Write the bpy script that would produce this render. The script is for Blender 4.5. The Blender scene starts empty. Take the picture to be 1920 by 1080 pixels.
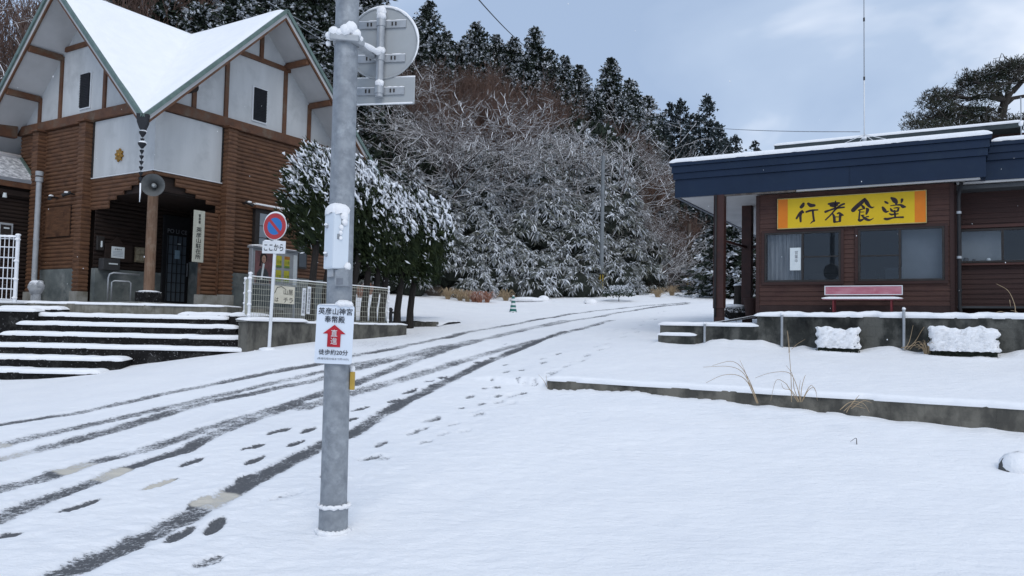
# Snowy mountain road between a log-built police box and a small diner
import bpy, math, random
import numpy as np
from mathutils import Vector, Matrix
R = math.radians
random.seed(7)
rng = np.random.default_rng(7)
scene = bpy.context.scene
COL = scene.collection

# ------------------------------------------------------------------ camera
FPX, PITCH, ROLL = 1450.0, R(2.9), R(1.18)
EYE = np.array([0.0, 0.0, 1.6])
_fw = np.array([0, math.cos(PITCH), math.sin(PITCH)])
_u0 = np.array([0, -math.sin(PITCH), math.cos(PITCH)])
_r0 = np.array([1.0, 0, 0])
_rt = math.cos(ROLL) * _r0 + math.sin(ROLL) * _u0
_up = -math.sin(ROLL) * _r0 + math.cos(ROLL) * _u0
cd = bpy.data.cameras.new('camera')
cam = bpy.data.objects.new('camera', cd)
COL.objects.link(cam)
cd.sensor_width = 36.0
cd.lens = FPX / 1920 * 36.0
cd.clip_end = 2000
cd.clip_start = 0.05
cam.matrix_world = Matrix(((_rt[0], _up[0], -_fw[0], EYE[0]), (_rt[1], _up[1], -_fw[1], EYE[1]),
                           (_rt[2], _up[2], -_fw[2], EYE[2]), (0, 0, 0, 1)))
scene.camera = cam
scene.render.resolution_x, scene.render.resolution_y = 1024, 576

# ------------------------------------------------------------------ sky, sun, exposure
SUN_EL, SUN_AZ = R(46), R(172)          # azimuth clockwise from +Y: behind the viewer
world = bpy.data.worlds.new("World")
scene.world = world
world.use_nodes = True
nt = world.node_tree
for n in list(nt.nodes): nt.nodes.remove(n)
def N(t, kind, **kw):
    n = t.nodes.new(kind)
    for k, v in kw.items():
        if k in n.inputs: n.inputs[k].default_value = v
        else: setattr(n, k, v)
    return n
out = N(nt, 'ShaderNodeOutputWorld'); bg = N(nt, 'ShaderNodeBackground'); bg.inputs['Strength'].default_value = 0.1
sky = N(nt, 'ShaderNodeTexSky'); sky.sky_type = 'NISHITA'; sky.sun_disc = False
sky.sun_elevation = SUN_EL; sky.sun_rotation = SUN_AZ; sky.air_density = 1.0; sky.dust_density = 1.5
tc = N(nt, 'ShaderNodeTexCoord')
sx = N(nt, 'ShaderNodeSeparateXYZ'); nt.links.new(tc.outputs['Generated'], sx.inputs[0])
def wm(op, a, b=None):
    m = N(nt, 'ShaderNodeMath', operation=op)
    for i, v in enumerate((a, b)):
        if v is None: continue
        if isinstance(v, (int, float)): m.inputs[i].default_value = v
        else: nt.links.new(v, m.inputs[i])
    return m.outputs[0]
den = wm('ADD', wm('MAXIMUM', sx.outputs['Z'], 0.0), 0.22)
cv = N(nt, 'ShaderNodeCombineXYZ')
nt.links.new(wm('DIVIDE', sx.outputs['X'], den), cv.inputs[0]); nt.links.new(wm('DIVIDE', sx.outputs['Y'], den), cv.inputs[1])
n1 = N(nt, 'ShaderNodeTexNoise'); n1.inputs['Scale'].default_value = 1.15; n1.inputs['Detail'].default_value = 5; n1.inputs['Roughness'].default_value = 0.5
n1.inputs['Distortion'].default_value = 0.4
mp = N(nt, 'ShaderNodeMapping'); mp.inputs['Location'].default_value = (1.3, 4.7, 0); nt.links.new(cv.outputs[0], mp.inputs[0]); nt.links.new(mp.outputs[0], n1.inputs['Vector'])
# broad brightening of the cloud deck to the east (camera right) and overhead
bias = wm('ADD', wm('MULTIPLY', sx.outputs['X'], 0.42), wm('MULTIPLY', sx.outputs['Z'], 0.30))
cl = wm('ADD', wm('MULTIPLY', wm('SUBTRACT', n1.outputs['Fac'], 0.5), 3.0), wm('ADD', bias, 0.14))
ramp = N(nt, 'ShaderNodeValToRGB'); nt.links.new(cl, ramp.inputs[0])
ce = ramp.color_ramp.elements
ce[0].position = 0.02; ce[0].color = (3.2, 4.15, 5.8, 1)
ce[1].position = 0.90; ce[1].color = (7.9, 8.35, 9.2, 1)
e = ce.new(0.45); e.color = (4.0, 4.95, 6.5, 1)
mx = N(nt, 'ShaderNodeMix', data_type='RGBA'); mx.inputs[0].default_value = 0.9
nt.links.new(sky.outputs[0], mx.inputs[6]); nt.links.new(ramp.outputs[0], mx.inputs[7])
nt.links.new(mx.outputs[2], bg.inputs['Color']); nt.links.new(bg.outputs[0], out.inputs['Surface'])
sl = bpy.data.lights.new('sun', 'SUN'); sl.energy = 0.85; sl.angle = R(35); sl.color = (1.0, 0.96, 0.9)
so = bpy.data.objects.new('sun', sl); COL.objects.link(so); so.location = (0, -20, 60)
so.rotation_euler = (math.pi / 2 - SUN_EL, 0, math.pi - SUN_AZ)
scene.view_settings.view_transform = 'Standard'; scene.view_settings.look = 'None'
scene.view_settings.exposure = 0.38; scene.view_settings.gamma = 1.0
scene.cycles.max_bounces = 6; scene.cycles.diffuse_bounces = 3; scene.cycles.transparent_max_bounces = 8

# ------------------------------------------------------------------ pixel <-> place helpers (photo pixels, 1920 x 1080)
def ray(px, py): return _fw * FPX + _rt * (px - 960) - _up * (py - 540)
def proj(p):
    d = np.asarray(p, float) - EYE; w = d @ _fw
    return 960 + FPX * (d @ _rt) / w, 540 - FPX * (d @ _up) / w
def at(px, py, y):
    d = ray(px, py); return EYE + d * (y / d[1])
class Frame:
    def __init__(s, o, ang):
        s.o = np.array(o, float); s.ang = ang
        s.X = np.array([math.cos(ang), math.sin(ang), 0]); s.Y = np.array([-math.sin(ang), math.cos(ang), 0])
    def w(s, x, y, z): return s.o + s.X * x + s.Y * y + np.array([0, 0, z])
    def hit(s, px, py, ax, c):
        d = ray(px, py); n = {'x': s.X, 'y': s.Y, 'z': np.array([0, 0, 1.0])}[ax]
        t = (c - (EYE - s.o) @ n) / (d @ n); q = EYE + d * t - s.o
        return float(q @ s.X), float(q @ s.Y), float(q[2])
    def loc(s, p):
        q = np.asarray(p, float) - s.o; return float(q @ s.X), float(q @ s.Y), float(q[2])
PB = Frame((-9.4, 20.0, 2.1), R(58.54))      # police box: x along its right face, y along its left face
RS = Frame((8.87, 15.5, 1.97), R(-30))       # diner: x along its front, y into the building

# ------------------------------------------------------------------ materials
MATS = {}
def rgba(c): return (c[0], c[1], c[2], 1.0)
def mk(name):
    m = bpy.data.materials.new(name); m.use_nodes = True
    t = m.node_tree; b = t.nodes['Principled BSDF']; b.inputs['Specular IOR Level'].default_value = 0.3
    MATS[name] = m
    return m, t, b
def mathn(t, op, a, b=None, clamp=False):
    m = t.nodes.new('ShaderNodeMath'); m.operation = op; m.use_clamp = clamp
    for i, v in enumerate((a, b)):
        if v is None: continue
        if isinstance(v, (int, float)): m.inputs[i].default_value = v
        else: t.links.new(v, m.inputs[i])
    return m.outputs[0]
def noise(t, scale, detail=4, rough=0.55, stretch=None, coord='Object', dist=0.0):
    tcn = t.nodes.new('ShaderNodeTexCoord'); v = tcn.outputs[coord]
    if stretch:
        mpn = t.nodes.new('ShaderNodeMapping'); mpn.inputs['Scale'].default_value = stretch
        t.links.new(v, mpn.inputs[0]); v = mpn.outputs[0]
    n = t.nodes.new('ShaderNodeTexNoise'); n.inputs['Scale'].default_value = scale; n.inputs['Detail'].default_value = detail
    n.inputs['Roughness'].default_value = rough; n.inputs['Distortion'].default_value = dist
    t.links.new(v, n.inputs['Vector'])
    return n.outputs['Fac']
def ramp_(t, fac, stops):
    r = t.nodes.new('ShaderNodeValToRGB'); t.links.new(fac, r.inputs[0]); e = r.color_ramp.elements
    while len(e) > 1: e.remove(e[-1])
    e[0].position = stops[0][0]; e[0].color = rgba(stops[0][1])
    for p, c in stops[1:]:
        q = e.new(p); q.color = rgba(c)
    return r.outputs[0]
def mixc(t, fac, a, b, mode='MIX'):
    m = t.nodes.new('ShaderNodeMix'); m.data_type = 'RGBA'; m.blend_type = mode
    for i, v in ((0, fac), (6, a), (7, b)):
        if isinstance(v, (int, float)): m.inputs[i].default_value = v
        elif isinstance(v, tuple): m.inputs[i].default_value = rgba(v)
        else: t.links.new(v, m.inputs[i])
    return m.outputs[2]
def bumpn(t, b, h, strength, dist=0.02):
    bn = t.nodes.new('ShaderNodeBump'); bn.inputs['Strength'].default_value = strength; bn.inputs['Distance'].default_value = dist
    t.links.new(h, bn.inputs['Height']); t.links.new(bn.outputs[0], b.inputs['Normal'])
SNOWC = (0.89, 0.90, 0.92)
def normal_z(t):
    g = t.nodes.new('ShaderNodeNewGeometry'); s = t.nodes.new('ShaderNodeSeparateXYZ')
    t.links.new(g.outputs['Normal'], s.inputs[0]); return s.outputs['Z']
def pmat(name, c1, c2=None, rough=0.7, scale=6, stretch=None, bump=0.15, bscale=40, metal=0.0, snow=None, spec=0.3, lo=0.35, hi=0.65, c3=None, s3=1.5, coord='Object', bdist=0.02, snowscale=25, snowgain=2.2):
    m, t, b = mk(name)
    c2 = c2 or tuple(min(1, x * 0.72) for x in c1)
    col = ramp_(t, noise(t, scale, 6, 0.6, stretch, coord), [(lo, c1), (hi, c2)])
    if c3 is not None:
        col = mixc(t, ramp_(t, noise(t, s3, 5, 0.65, None, coord), [(0.52, (0, 0, 0)), (0.72, (1, 1, 1))]), col, c3)
    if snow is not None:
        f = mathn(t, 'ADD', mathn(t, 'MULTIPLY', mathn(t, 'SUBTRACT', normal_z(t), snow), snowgain),
                  mathn(t, 'MULTIPLY', mathn(t, 'SUBTRACT', noise(t, snowscale, 4, 0.6, None, coord), 0.5), 2.6), True)
        col = mixc(t, f, col, SNOWC)
    t.links.new(col, b.inputs['Base Color'])
    b.inputs['Roughness'].default_value = rough; b.inputs['Metallic'].default_value = metal; b.inputs['Specular IOR Level'].default_value = spec
    if bump: bumpn(t, b, noise(t, bscale, 5, 0.6, stretch, coord), bump, bdist)
    return m
def snow_mat(name='snow', bump=0.35, scale=9):
    m, t, b = mk(name)
    col = ramp_(t, noise(t, 3, 5), [(0.3, (0.875, 0.885, 0.905)), (0.7, (0.92, 0.925, 0.935))])
    t.links.new(col, b.inputs['Base Color']); b.inputs['Roughness'].default_value = 0.85; b.inputs['Specular IOR Level'].default_value = 0.15
    h = mathn(t, 'ADD', noise(t, scale, 6, 0.6), mathn(t, 'MULTIPLY', noise(t, 70, 3), 0.25))
    bumpn(t, b, h, bump, 0.03)
    return m
M_SNOW = snow_mat()
M_SNOWLUMP = snow_mat('snow_lump', 0.7, 16)

# ------------------------------------------------------------------ mesh builder
class MB:
    def __init__(s): s.v = []; s.f = []
    def add(s, pts, faces):
        o = len(s.v); s.v.extend([tuple(float(c) for c in p) for p in pts]); s.f.extend([tuple(i + o for i in q) for q in faces]); return s
    def quad(s, a, b, c, d): return s.add([a, b, c, d], [(0, 1, 2, 3)])
    def box(s, x0, x1, y0, y1, z0, z1):
        x0, x1 = min(x0, x1), max(x0, x1); y0, y1 = min(y0, y1), max(y0, y1); z0, z1 = min(z0, z1), max(z0, z1)
        p = [(x, y, z) for z in (z0, z1) for x, y in ((x0, y0), (x1, y0), (x1, y1), (x0, y1))]
        return s.add(p, [(3, 2, 1, 0), (4, 5, 6, 7), (0, 1, 5, 4), (1, 2, 6, 5), (2, 3, 7, 6), (3, 0, 4, 7)])
    def beam(s, a, b, w, h, up=(0, 0, 1)):
        a = Vector(a); b = Vector(b); d = (b - a).normalized(); u = Vector(up)
        sd = d.cross(u)
        if sd.length < 1e-4: sd = d.cross(Vector((0, 1, 0)))
        sd.normalize(); u = sd.cross(d).normalized()
        p = [q + sd * sx * w / 2 + u * sz * h / 2 for q in (a, b) for sx, sz in ((-1, -1), (1, -1), (1, 1), (-1, 1))]
        return s.add(p, [(0, 1, 2, 3), (7, 6, 5, 4), (0, 4, 5, 1), (1, 5, 6, 2), (2, 6, 7, 3), (3, 7, 4, 0)])
    def tube(s, pts, rad, n=8, cap=True):
        pts = [Vector(p) for p in pts]
        if not hasattr(rad, '__len__'): rad = [rad] * len(pts)
        rings = []; prev = None
        for i, p in enumerate(pts):
            d = (pts[min(i + 1, len(pts) - 1)] - pts[max(i - 1, 0)]).normalized()
            a = prev - d * prev.dot(d) if prev is not None else (d.cross(Vector((0, 0, 1))) if abs(d.z) < 0.95 else d.cross(Vector((0, 1, 0))))
            a.normalize(); prev = a; b = d.cross(a)
            rings.append([p + (a * math.cos(2 * math.pi * k / n) + b * math.sin(2 * math.pi * k / n)) * rad[i] for k in range(n)])
        vs = [q for r in rings for q in r]; fs = []
        for i in range(len(pts) - 1):
            for k in range(n):
                k2 = (k + 1) % n; fs.append((i * n + k, i * n + k2, (i + 1) * n + k2, (i + 1) * n + k))
        if cap: fs.append(tuple(range(n))[::-1]); fs.append(tuple((len(pts) - 1) * n + k for k in range(n)))
        return s.add(vs, fs)
    def cyl(s, a, b, r, r2=None, n=16): return s.tube([a, b], [r, r if r2 is None else r2], n)
    def prism(s, poly, fn, d0, d1):
        """poly: 2-D outline; fn(u, v, d) -> point; extruded from d0 to d1"""
        n = len(poly); p = [fn(u, v, d0) for u, v in poly] + [fn(u, v, d1) for u, v in poly]
        return s.add(p, [tuple(range(n))[::-1], tuple(range(n, 2 * n))] + [(i, (i + 1) % n, n + (i + 1) % n, n + i) for i in range(n)])
    def blob(s, c, rx, ry, rz, n=10, m=6, jit=0.0, zmin=-1.0):
        vs = []; fs = []
        for i in range(m + 1):
            th = math.pi * i / m
            for k in range(n):
                ph = 2 * math.pi * k / n; j = 1 + (random.random() - 0.5) * jit
                z = max(zmin, math.cos(th)) * rz * j
                vs.append((c[0] + rx * math.sin(th) * math.cos(ph) * j, c[1] + ry * math.sin(th) * math.sin(ph) * j, c[2] + z))
        for i in range(m):
            for k in range(n):
                k2 = (k + 1) % n; fs.append((i * n + k, (i + 1) * n + k, (i + 1) * n + k2, i * n + k2))
        return s.add(vs, fs)
    def build(s, name, m, parent=None, smooth=False, bevel=0.0, angle=None):
        me = bpy.data.meshes.new(name); me.from_pydata(s.v, [], s.f); me.materials.append(m); me.update()
        if smooth:
            me.polygons.foreach_set('use_smooth', [True] * len(me.polygons))
            if angle:
                try: me.set_sharp_from_angle(angle=R(angle))
                except Exception: pass
        o = bpy.data.objects.new(name, me); COL.objects.link(o)
        if parent is not None: o.parent = parent
        if bevel:
            bm_ = o.modifiers.new('bevel', 'BEVEL'); bm_.width = bevel; bm_.segments = 2; bm_.limit_method = 'ANGLE'; bm_.angle_limit = R(40)
        return o
def np_mesh(name, V, F, m, parent=None, smooth=False, attrs=None):
    """V (n,3), F (k,3|4) arrays"""
    me = bpy.data.meshes.new(name); k = F.shape[1]
    me.vertices.add(len(V)); me.vertices.foreach_set('co', np.ascontiguousarray(V, np.float32).ravel())
    me.loops.add(F.size); me.loops.foreach_set('vertex_index', np.ascontiguousarray(F, np.int32).ravel())
    me.polygons.add(len(F)); me.polygons.foreach_set('loop_start', np.arange(0, F.size, k, dtype=np.int32))
    if smooth: me.polygons.foreach_set('use_smooth', np.ones(len(F), bool))
    for an, av in (attrs or {}).items():
        a = me.attributes.new(an, 'FLOAT', 'POINT'); a.data.foreach_set('value', np.ascontiguousarray(av, np.float32))
    me.materials.append(m); me.update(calc_edges=True); me.validate()
    o = bpy.data.objects.new(name, me); COL.objects.link(o)
    if parent is not None: o.parent = parent
    return o
def tag(o, label=None, cat=None, group=None, kind=None):
    if label: o['label'] = label
    if cat: o['category'] = cat
    if group: o['group'] = group
    if kind: o['kind'] = kind
    return o
def thing(name, label, cat, loc=(0, 0, 0), rotz=0.0, group=None):
    o = bpy.data.objects.new(name, None); COL.objects.link(o)
    o.empty_display_size = 0.2
    o.location = loc; o.rotation_euler = (0, 0, rotz)
    return tag(o, label, cat, group)
def copy_tree(o, parent=None):
    c = o.copy(); COL.objects.link(c)
    if parent is not None: c.parent = parent
    for ch in list(o.children): copy_tree(ch, c)
    return c
def lettering(body, height, fn, m, parent, name='lettering', depth=0.004, width=None, bold=0.0, spacing=1.0, vertical=False):
    """text as a mesh: fn(u, v, d) maps centred text coordinates to a point"""
    cu = bpy.data.curves.new(name, 'FONT'); cu.body = '\n'.join(body) if vertical else body
    cu.size = 1.0; cu.align_x = 'CENTER'; cu.space_character = spacing; cu.resolution_u = 3
    if vertical: cu.space_line = 1.04
    tmp = bpy.data.objects.new(name, cu); COL.objects.link(tmp)
    dg = bpy.context.evaluated_depsgraph_get(); dg.update()
    me = bpy.data.meshes.new_from_object(tmp.evaluated_get(dg))
    bpy.data.objects.remove(tmp)
    co = np.empty(len(me.vertices) * 3, np.float32); me.vertices.foreach_get('co', co); co = co.reshape(-1, 3)
    mn, mx_ = co[:, :2].min(0), co[:, :2].max(0); c = (mn + mx_) / 2
    sc_y = height / (mx_[1] - mn[1]); sc_x = sc_y if width is None else width / (mx_[0] - mn[0])
    P = [fn((x - c[0]) * sc_x, (y - c[1]) * sc_y, depth) for x, y, _ in co]
    F = [tuple(p.vertices) for p in me.polygons]
    bpy.data.meshes.remove(me)
    b = MB(); b.add(P, F)
    if bold:            # heavier strokes: the same glyphs set again a hair to each side
        for k, (du, dv) in enumerate(((-1, 0), (1, 0), (0, 1), (0, -1))): b.add([fn((x - c[0] + du * bold) * sc_x, (y - c[1] + dv * bold) * sc_y, depth * (1 + .06 * (k + 1))) for x, y, _ in co], F)
    return b.build(name, m, parent)
# ------------------------------------------------------------------ ground shape (thin-plate spline through surveyed points)
CP = np.array([(0, 0, 0), (-4, 3, -.03), (4, 3, 0), (-1.34, 5.8, 0), (5, 6, .05), (-6, 7, -.06), (-9, 11, -.02),
    (.62, 12.9, .577), (6.2, 9.5, .375), (3.4, 11.2, .53), (9, 8, .33), (-9.5, 16, .28), (-5.66, 17.1, .89), (-5.4, 17, .95),
    (-3.08, 20.8, 1.27), (-2.3, 23.5, 1.5), (3.24, 16.8, 1.3), (1, 17, 1.05), (.04, 31.7, 2.17), (8.3, 38, 3.06), (-4, 36, 2.84),
    (1, 37, 2.85), (6.6, 40, 3.3), (-8, 30, 2.4), (-10, 36, 3.2), (-30, 15, .2), (-20, 20, .9), (-30, 40, 3.2), (20, 10, .6), (30, 30, 2.6),
    (20, 40, 3.4), (0, -10, -.2), (-20, -5, -.3), (20, -5, 0), (-16, 9, -.2), (7, 24, 1.95), (-13, 15.5, .15), (14, 55, 4.4), (-20, 60, 5), (40, 60, 5)], float)
def _tps(r2): return 0.5 * r2 * np.log(np.maximum(r2, 1e-9))
_n = len(CP)
_K = _tps(((CP[:, None, :2] - CP[None, :, :2]) ** 2).sum(-1)) + np.eye(_n) * 0.5
_Pm = np.c_[np.ones(_n), CP[:, :2]]
_A = np.block([[_K, _Pm], [_Pm.T, np.zeros((3, 3))]])
_W = np.linalg.solve(_A, np.r_[CP[:, 2], np.zeros(3)])
LOT_A = np.array([.62, 12.9]); LOT_E = np.array([.8545, -.5195]); LOT_N = np.array([.5195, .8545])
def sstep(a, b, x):
    t = np.clip((x - a) / (b - a), 0, 1); return t * t * (3 - 2 * t)
def ground(x, y):
    x = np.asarray(x, float); y = np.asarray(y, float); sh = x.shape; x = x.ravel(); y = y.ravel(); z = np.empty(len(x))
    for i in range(0, len(x), 40000):
        q = np.c_[x[i:i + 40000], y[i:i + 40000]]
        z[i:i + 40000] = _tps(((q[:, None, :] - CP[None, :, :2]) ** 2).sum(-1)) @ _W[:_n] + _W[_n] + q @ _W[_n + 1:]
    s = (x - LOT_A[0]) * LOT_E[0] + (y - LOT_A[1]) * LOT_E[1]; t = (x - LOT_A[0]) * LOT_N[0] + (y - LOT_A[1]) * LOT_N[1]
    lot = .72 + np.clip(t / 4.9, 0, 1.0) * (.60 - .015 * s) + np.clip(t - 4.9, 0, 5) * 0.05
    w = sstep(-2.6, 0.02, s) * sstep(0.02, 0.14, t) * (1 - sstep(7.5, 11, t))
    z = z * (1 - w) + lot * w
    return z.reshape(sh)
def gz(x, y): return float(ground(np.array([x]), np.array([y]))[0])
def on_ground(px, py, lo=2.0, hi=80.0):
    """where the view ray through a photo pixel meets the ground"""
    d = ray(px, py); d = d / d[1]
    ys = np.geomspace(lo, hi, 500); P = EYE[None] + d[None] * ys[:, None]
    h = P[:, 2] - ground(P[:, 0], P[:, 1])
    k = np.argmax(h < 0)
    if k == 0: k = len(ys) - 1
    a = h[k - 1] / (h[k - 1] - h[k] + 1e-12); yy = ys[k - 1] + (ys[k] - ys[k - 1]) * np.clip(a, 0, 1)
    return EYE + d * yy
# ------------------------------------------------------------------ tyre tracks and footprints pressed through the snow (x, y polylines)
TRACKS = [  # photo polyline, half width (m), strength
 ([(-60, 815), (0, 804), (244, 756), (367, 730), (509, 703), (611, 683), (660, 669), (760, 652), (827, 636), (893, 622), (960, 610), (1060, 593), (1150, 581), (1290, 569)], .19, .74),
 ([(-60, 856), (0, 840), (244, 783), (367, 754), (489, 728), (611, 701), (660, 689), (760, 670), (860, 647), (927, 632), (1060, 603)], .20, .56),
 ([(-60, 876), (0, 862), (81, 844), (244, 801), (367, 762), (489, 740), (611, 713), (660, 698), (760, 674), (837, 657), (893, 641), (960, 626), (1060, 606), (1180, 584), (1290, 571)], .21, .68),
 ([(-80, 955), (0, 925), (81, 901), (183, 870), (306, 838), (407, 806), (509, 774), (611, 742), (660, 725), (727, 700), (793, 675), (843, 658), (900, 641)], .185, .76),
 ([(-80, 1016), (0, 980), (102, 939), (183, 909), (244, 884), (326, 858), (407, 820), (500, 785), (560, 763)], .145, .80),
 ([(560, 772), (611, 757), (660, 741), (727, 722), (793, 703), (860, 683), (927, 663), (993, 645), (1060, 627), (1150, 603)], .21, .58),
 ([(40, 1120), (130, 1082), (204, 1047), (285, 1011), (367, 970), (448, 925), (530, 880), (611, 838), (653, 818), (727, 773), (793, 738), (860, 706), (927, 677), (993, 650), (1060, 624)], .155, .84),
]
# footprints, in the two frames they were read in: (x0, y0, x1, y1), strength
_s1 = lambda q: tuple(v * .40745 + (640 if i % 2 else 0) for i, v in enumerate(q))
_s3 = lambda q: tuple(v / 3 + (540 if i % 2 else 560) for i, v in enumerate(q))
PRINTS = [(_s1(q), 1.0) for q in [(810, 608, 950, 552), (1105, 520, 1220, 485), (1225, 448, 1340, 413), (1380, 438, 1455, 408), (1320, 508, 1400, 470), (1120, 595, 1222, 542),
    (1085, 675, 1175, 630), (635, 712, 825, 650), (865, 795, 970, 730), (240, 820, 480, 745), (-10, 935, 105, 905), (755, 960, 900, 875), (945, 920, 1030, 835)]]
PRINTS += [(_s1(q), .62) for q in [(890, 1065, 1025, 1005), (1475, 650, 1520, 630)]] + [(_s1(q), .4) for q in [(1240, 765, 1390, 720), (1650, 570, 1718, 545)]]
PRINTS += [(_s3(q), .95) for q in [(500, 655, 600, 628), (575, 605, 670, 570), (705, 540, 765, 528), (780, 520, 840, 503), (720, 562, 800, 545), (290, 710, 400, 678), (275, 757, 330, 740), (915, 480, 970, 465), (1065, 410, 1120, 400), (980, 437, 1025, 428)]]
PRINTS += [(_s3(q), .68) for q in [(340, 1000, 465, 955), (430, 915, 495, 870), (645, 820, 730, 795), (745, 760, 795, 730), (900, 695, 925, 680), (945, 630, 985, 610), (1010, 670, 1050, 650), (1035, 580, 1060, 570),
    (1095, 575, 1135, 560), (1075, 530, 1100, 520), (1105, 620, 1140, 605), (1150, 450, 1180, 440), (1150, 490, 1180, 475), (1220, 525, 1245, 515), (1240, 480, 1270, 470), (1360, 415, 1390, 405), (1445, 390, 1480, 375), (1365, 440, 1390, 425), (1150, 330, 1170, 322), (1260, 600, 1275, 590)]]
_g = np.random.default_rng(21)
for _k in range(46):        # the old trail of shallow prints running up the lane right of the tracks
    _f = _k / 45; _px = 700 + (1255 - 700) * _f ** .62 + _g.normal(0, 16 * (1 - _f) + 5); _py = 858 - (858 - 582) * _f ** .72 + _g.normal(0, 7 * (1 - _f) + 1.5); _l = 18 * (1 - _f) + 5
    PRINTS.append(((_px, _py, _px + _l, _py - _l * .42), float(_g.uniform(.22, .52))))
def px_line(pts): return np.array([on_ground(*p)[:2] for p in pts])
def smooth_line(P, n=6):
    """Catmull-Rom"""
    Q = np.vstack([2 * P[0] - P[1], P, 2 * P[-1] - P[-2]]); o = []
    for i in range(1, len(Q) - 2):
        for k in range(n):
            t = k / n; a, b, c, d = Q[i - 1], Q[i], Q[i + 1], Q[i + 2]
            o.append(0.5 * (2 * b + (c - a) * t + (2 * a - 5 * b + 4 * c - d) * t * t + (3 * b - a - 3 * c + d) * t ** 3))
    o.append(P[-1]); return np.array(o)
# fan-shaped grid: fine close by, coarser far off
_nr, _na = 640, 760
_rr = np.geomspace(1.9, 50.0, _nr); _aa = np.linspace(R(-50), R(50), _na)
_Rg, _Ag = np.meshgrid(_rr, _aa, indexing='ij')
GX = (_Rg * np.sin(_Ag)); GY = (_Rg * np.cos(_Ag))
GZ = ground(GX, GY)
def hashn(x, y, s):
    """cheap smooth value noise"""
    x = x / s; y = y / s; xi = np.floor(x).astype(np.int64); yi = np.floor(y).astype(np.int64); u = x - xi; v = y - yi
    u = u * u * (3 - 2 * u); v = v * v * (3 - 2 * v)
    def h(a, b):
        n = (a * 374761393 + b * 668265263) & 0xffffffff; n = ((n ^ (n >> 13)) * 1274126177) & 0xffffffff
        return ((n ^ (n >> 16)) & 0xffff) / 65535.0
    return (h(xi, yi) * (1 - u) + h(xi + 1, yi) * u) * (1 - v) + (h(xi, yi + 1) * (1 - u) + h(xi + 1, yi + 1) * u) * v - 0.5
EXPO = np.zeros(GX.size); DIG = np.zeros(GX.size); _x = GX.ravel(); _y = GY.ravel()
_wob = hashn(_x, _y, .16) * .5 + hashn(_x, _y, .05) * .5
RIDGE = np.zeros(GX.size)
for pts, hw, st in TRACKS:
    L = smooth_line(px_line(pts)); lo_, hi_ = L.min(0) - 1, L.max(0) + 1
    idx = np.where((_x > lo_[0]) & (_x < hi_[0]) & (_y > lo_[1]) & (_y < hi_[1]))[0]
    best = np.full(len(idx), 9.0); q = np.c_[_x[idx], _y[idx]]
    for a, b in zip(L[:-1], L[1:]):
        d = b - a; l2 = d @ d + 1e-9
        sel = np.where((np.abs(q - (a + b) / 2) < np.abs(d) / 2 + .4).all(1))[0]
        if not len(sel): continue
        w_ = q[sel] - a; t_ = np.clip(w_ @ d / l2, 0, 1); dd = np.hypot(*(w_ - t_[:, None] * d).T)
        best[sel] = np.minimum(best[sel], dd)
    e_ = st * (1 - sstep(.40, 1.25, best / hw + _wob[idx] * .40)) * (1 + .6 * hashn(_x[idx], _y[idx], .9) + .35 * hashn(_x[idx] + 5, _y[idx], .33))
    EXPO[idx] = np.maximum(EXPO[idx], e_)
    DIG[idx] = np.maximum(DIG[idx], np.minimum(1, st + .1) * (1 - sstep(.7, 1.2, best / hw + _wob[idx] * .3)))
    RIDGE[idx] = np.maximum(RIDGE[idx], np.exp(-((best / hw - 1.45) / .3) ** 2))
for (x0, y0, x1, y1), st in PRINTS:
    a, b = on_ground(x0, y0)[:2], on_ground(x1, y1)[:2]; c = (a + b) / 2; d = (b - a); ln = np.hypot(*d); d = d / ln
    if ln > .52: ln = .34 + (ln - .34) * .7
    sel = np.where((np.abs(_x - c[0]) < .6) & (np.abs(_y - c[1]) < .6))[0]
    u = (_x[sel] - c[0]) * d[0] + (_y[sel] - c[1]) * d[1]; v = -(_x[sel] - c[0]) * d[1] + (_y[sel] - c[1]) * d[0]
    hw = .052 * (1 + .28 * np.cos((u / ln) * 2 * math.pi * 1.0))          # waist of a boot sole
    rr_ = np.maximum(np.abs(u) / (ln / 2), 0) ** 4 + (np.abs(v) / hw) ** 2
    f_ = 1 - sstep(.5, 1.5, rr_ + _wob[sel] * .7)
    EXPO[sel] = np.maximum(EXPO[sel], f_ * st); DIG[sel] = np.maximum(DIG[sel], f_ * .9)
# a painted give-way line shows where tyres and boots crossed it
_la, _lb = on_ground(0, 848)[:2], on_ground(415, 948)[:2]; _ld = (_lb - _la) / np.hypot(*(_lb - _la))
_lt = (_x - _la[0]) * _ld[0] + (_y - _la[1]) * _ld[1]; _lv = np.abs(-(_x - _la[0]) * _ld[1] + (_y - _la[1]) * _ld[0])
PAINT = (1 - sstep(.20, .25, _lv + _wob * .03)) * sstep(-.6, -.3, _lt)
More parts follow.
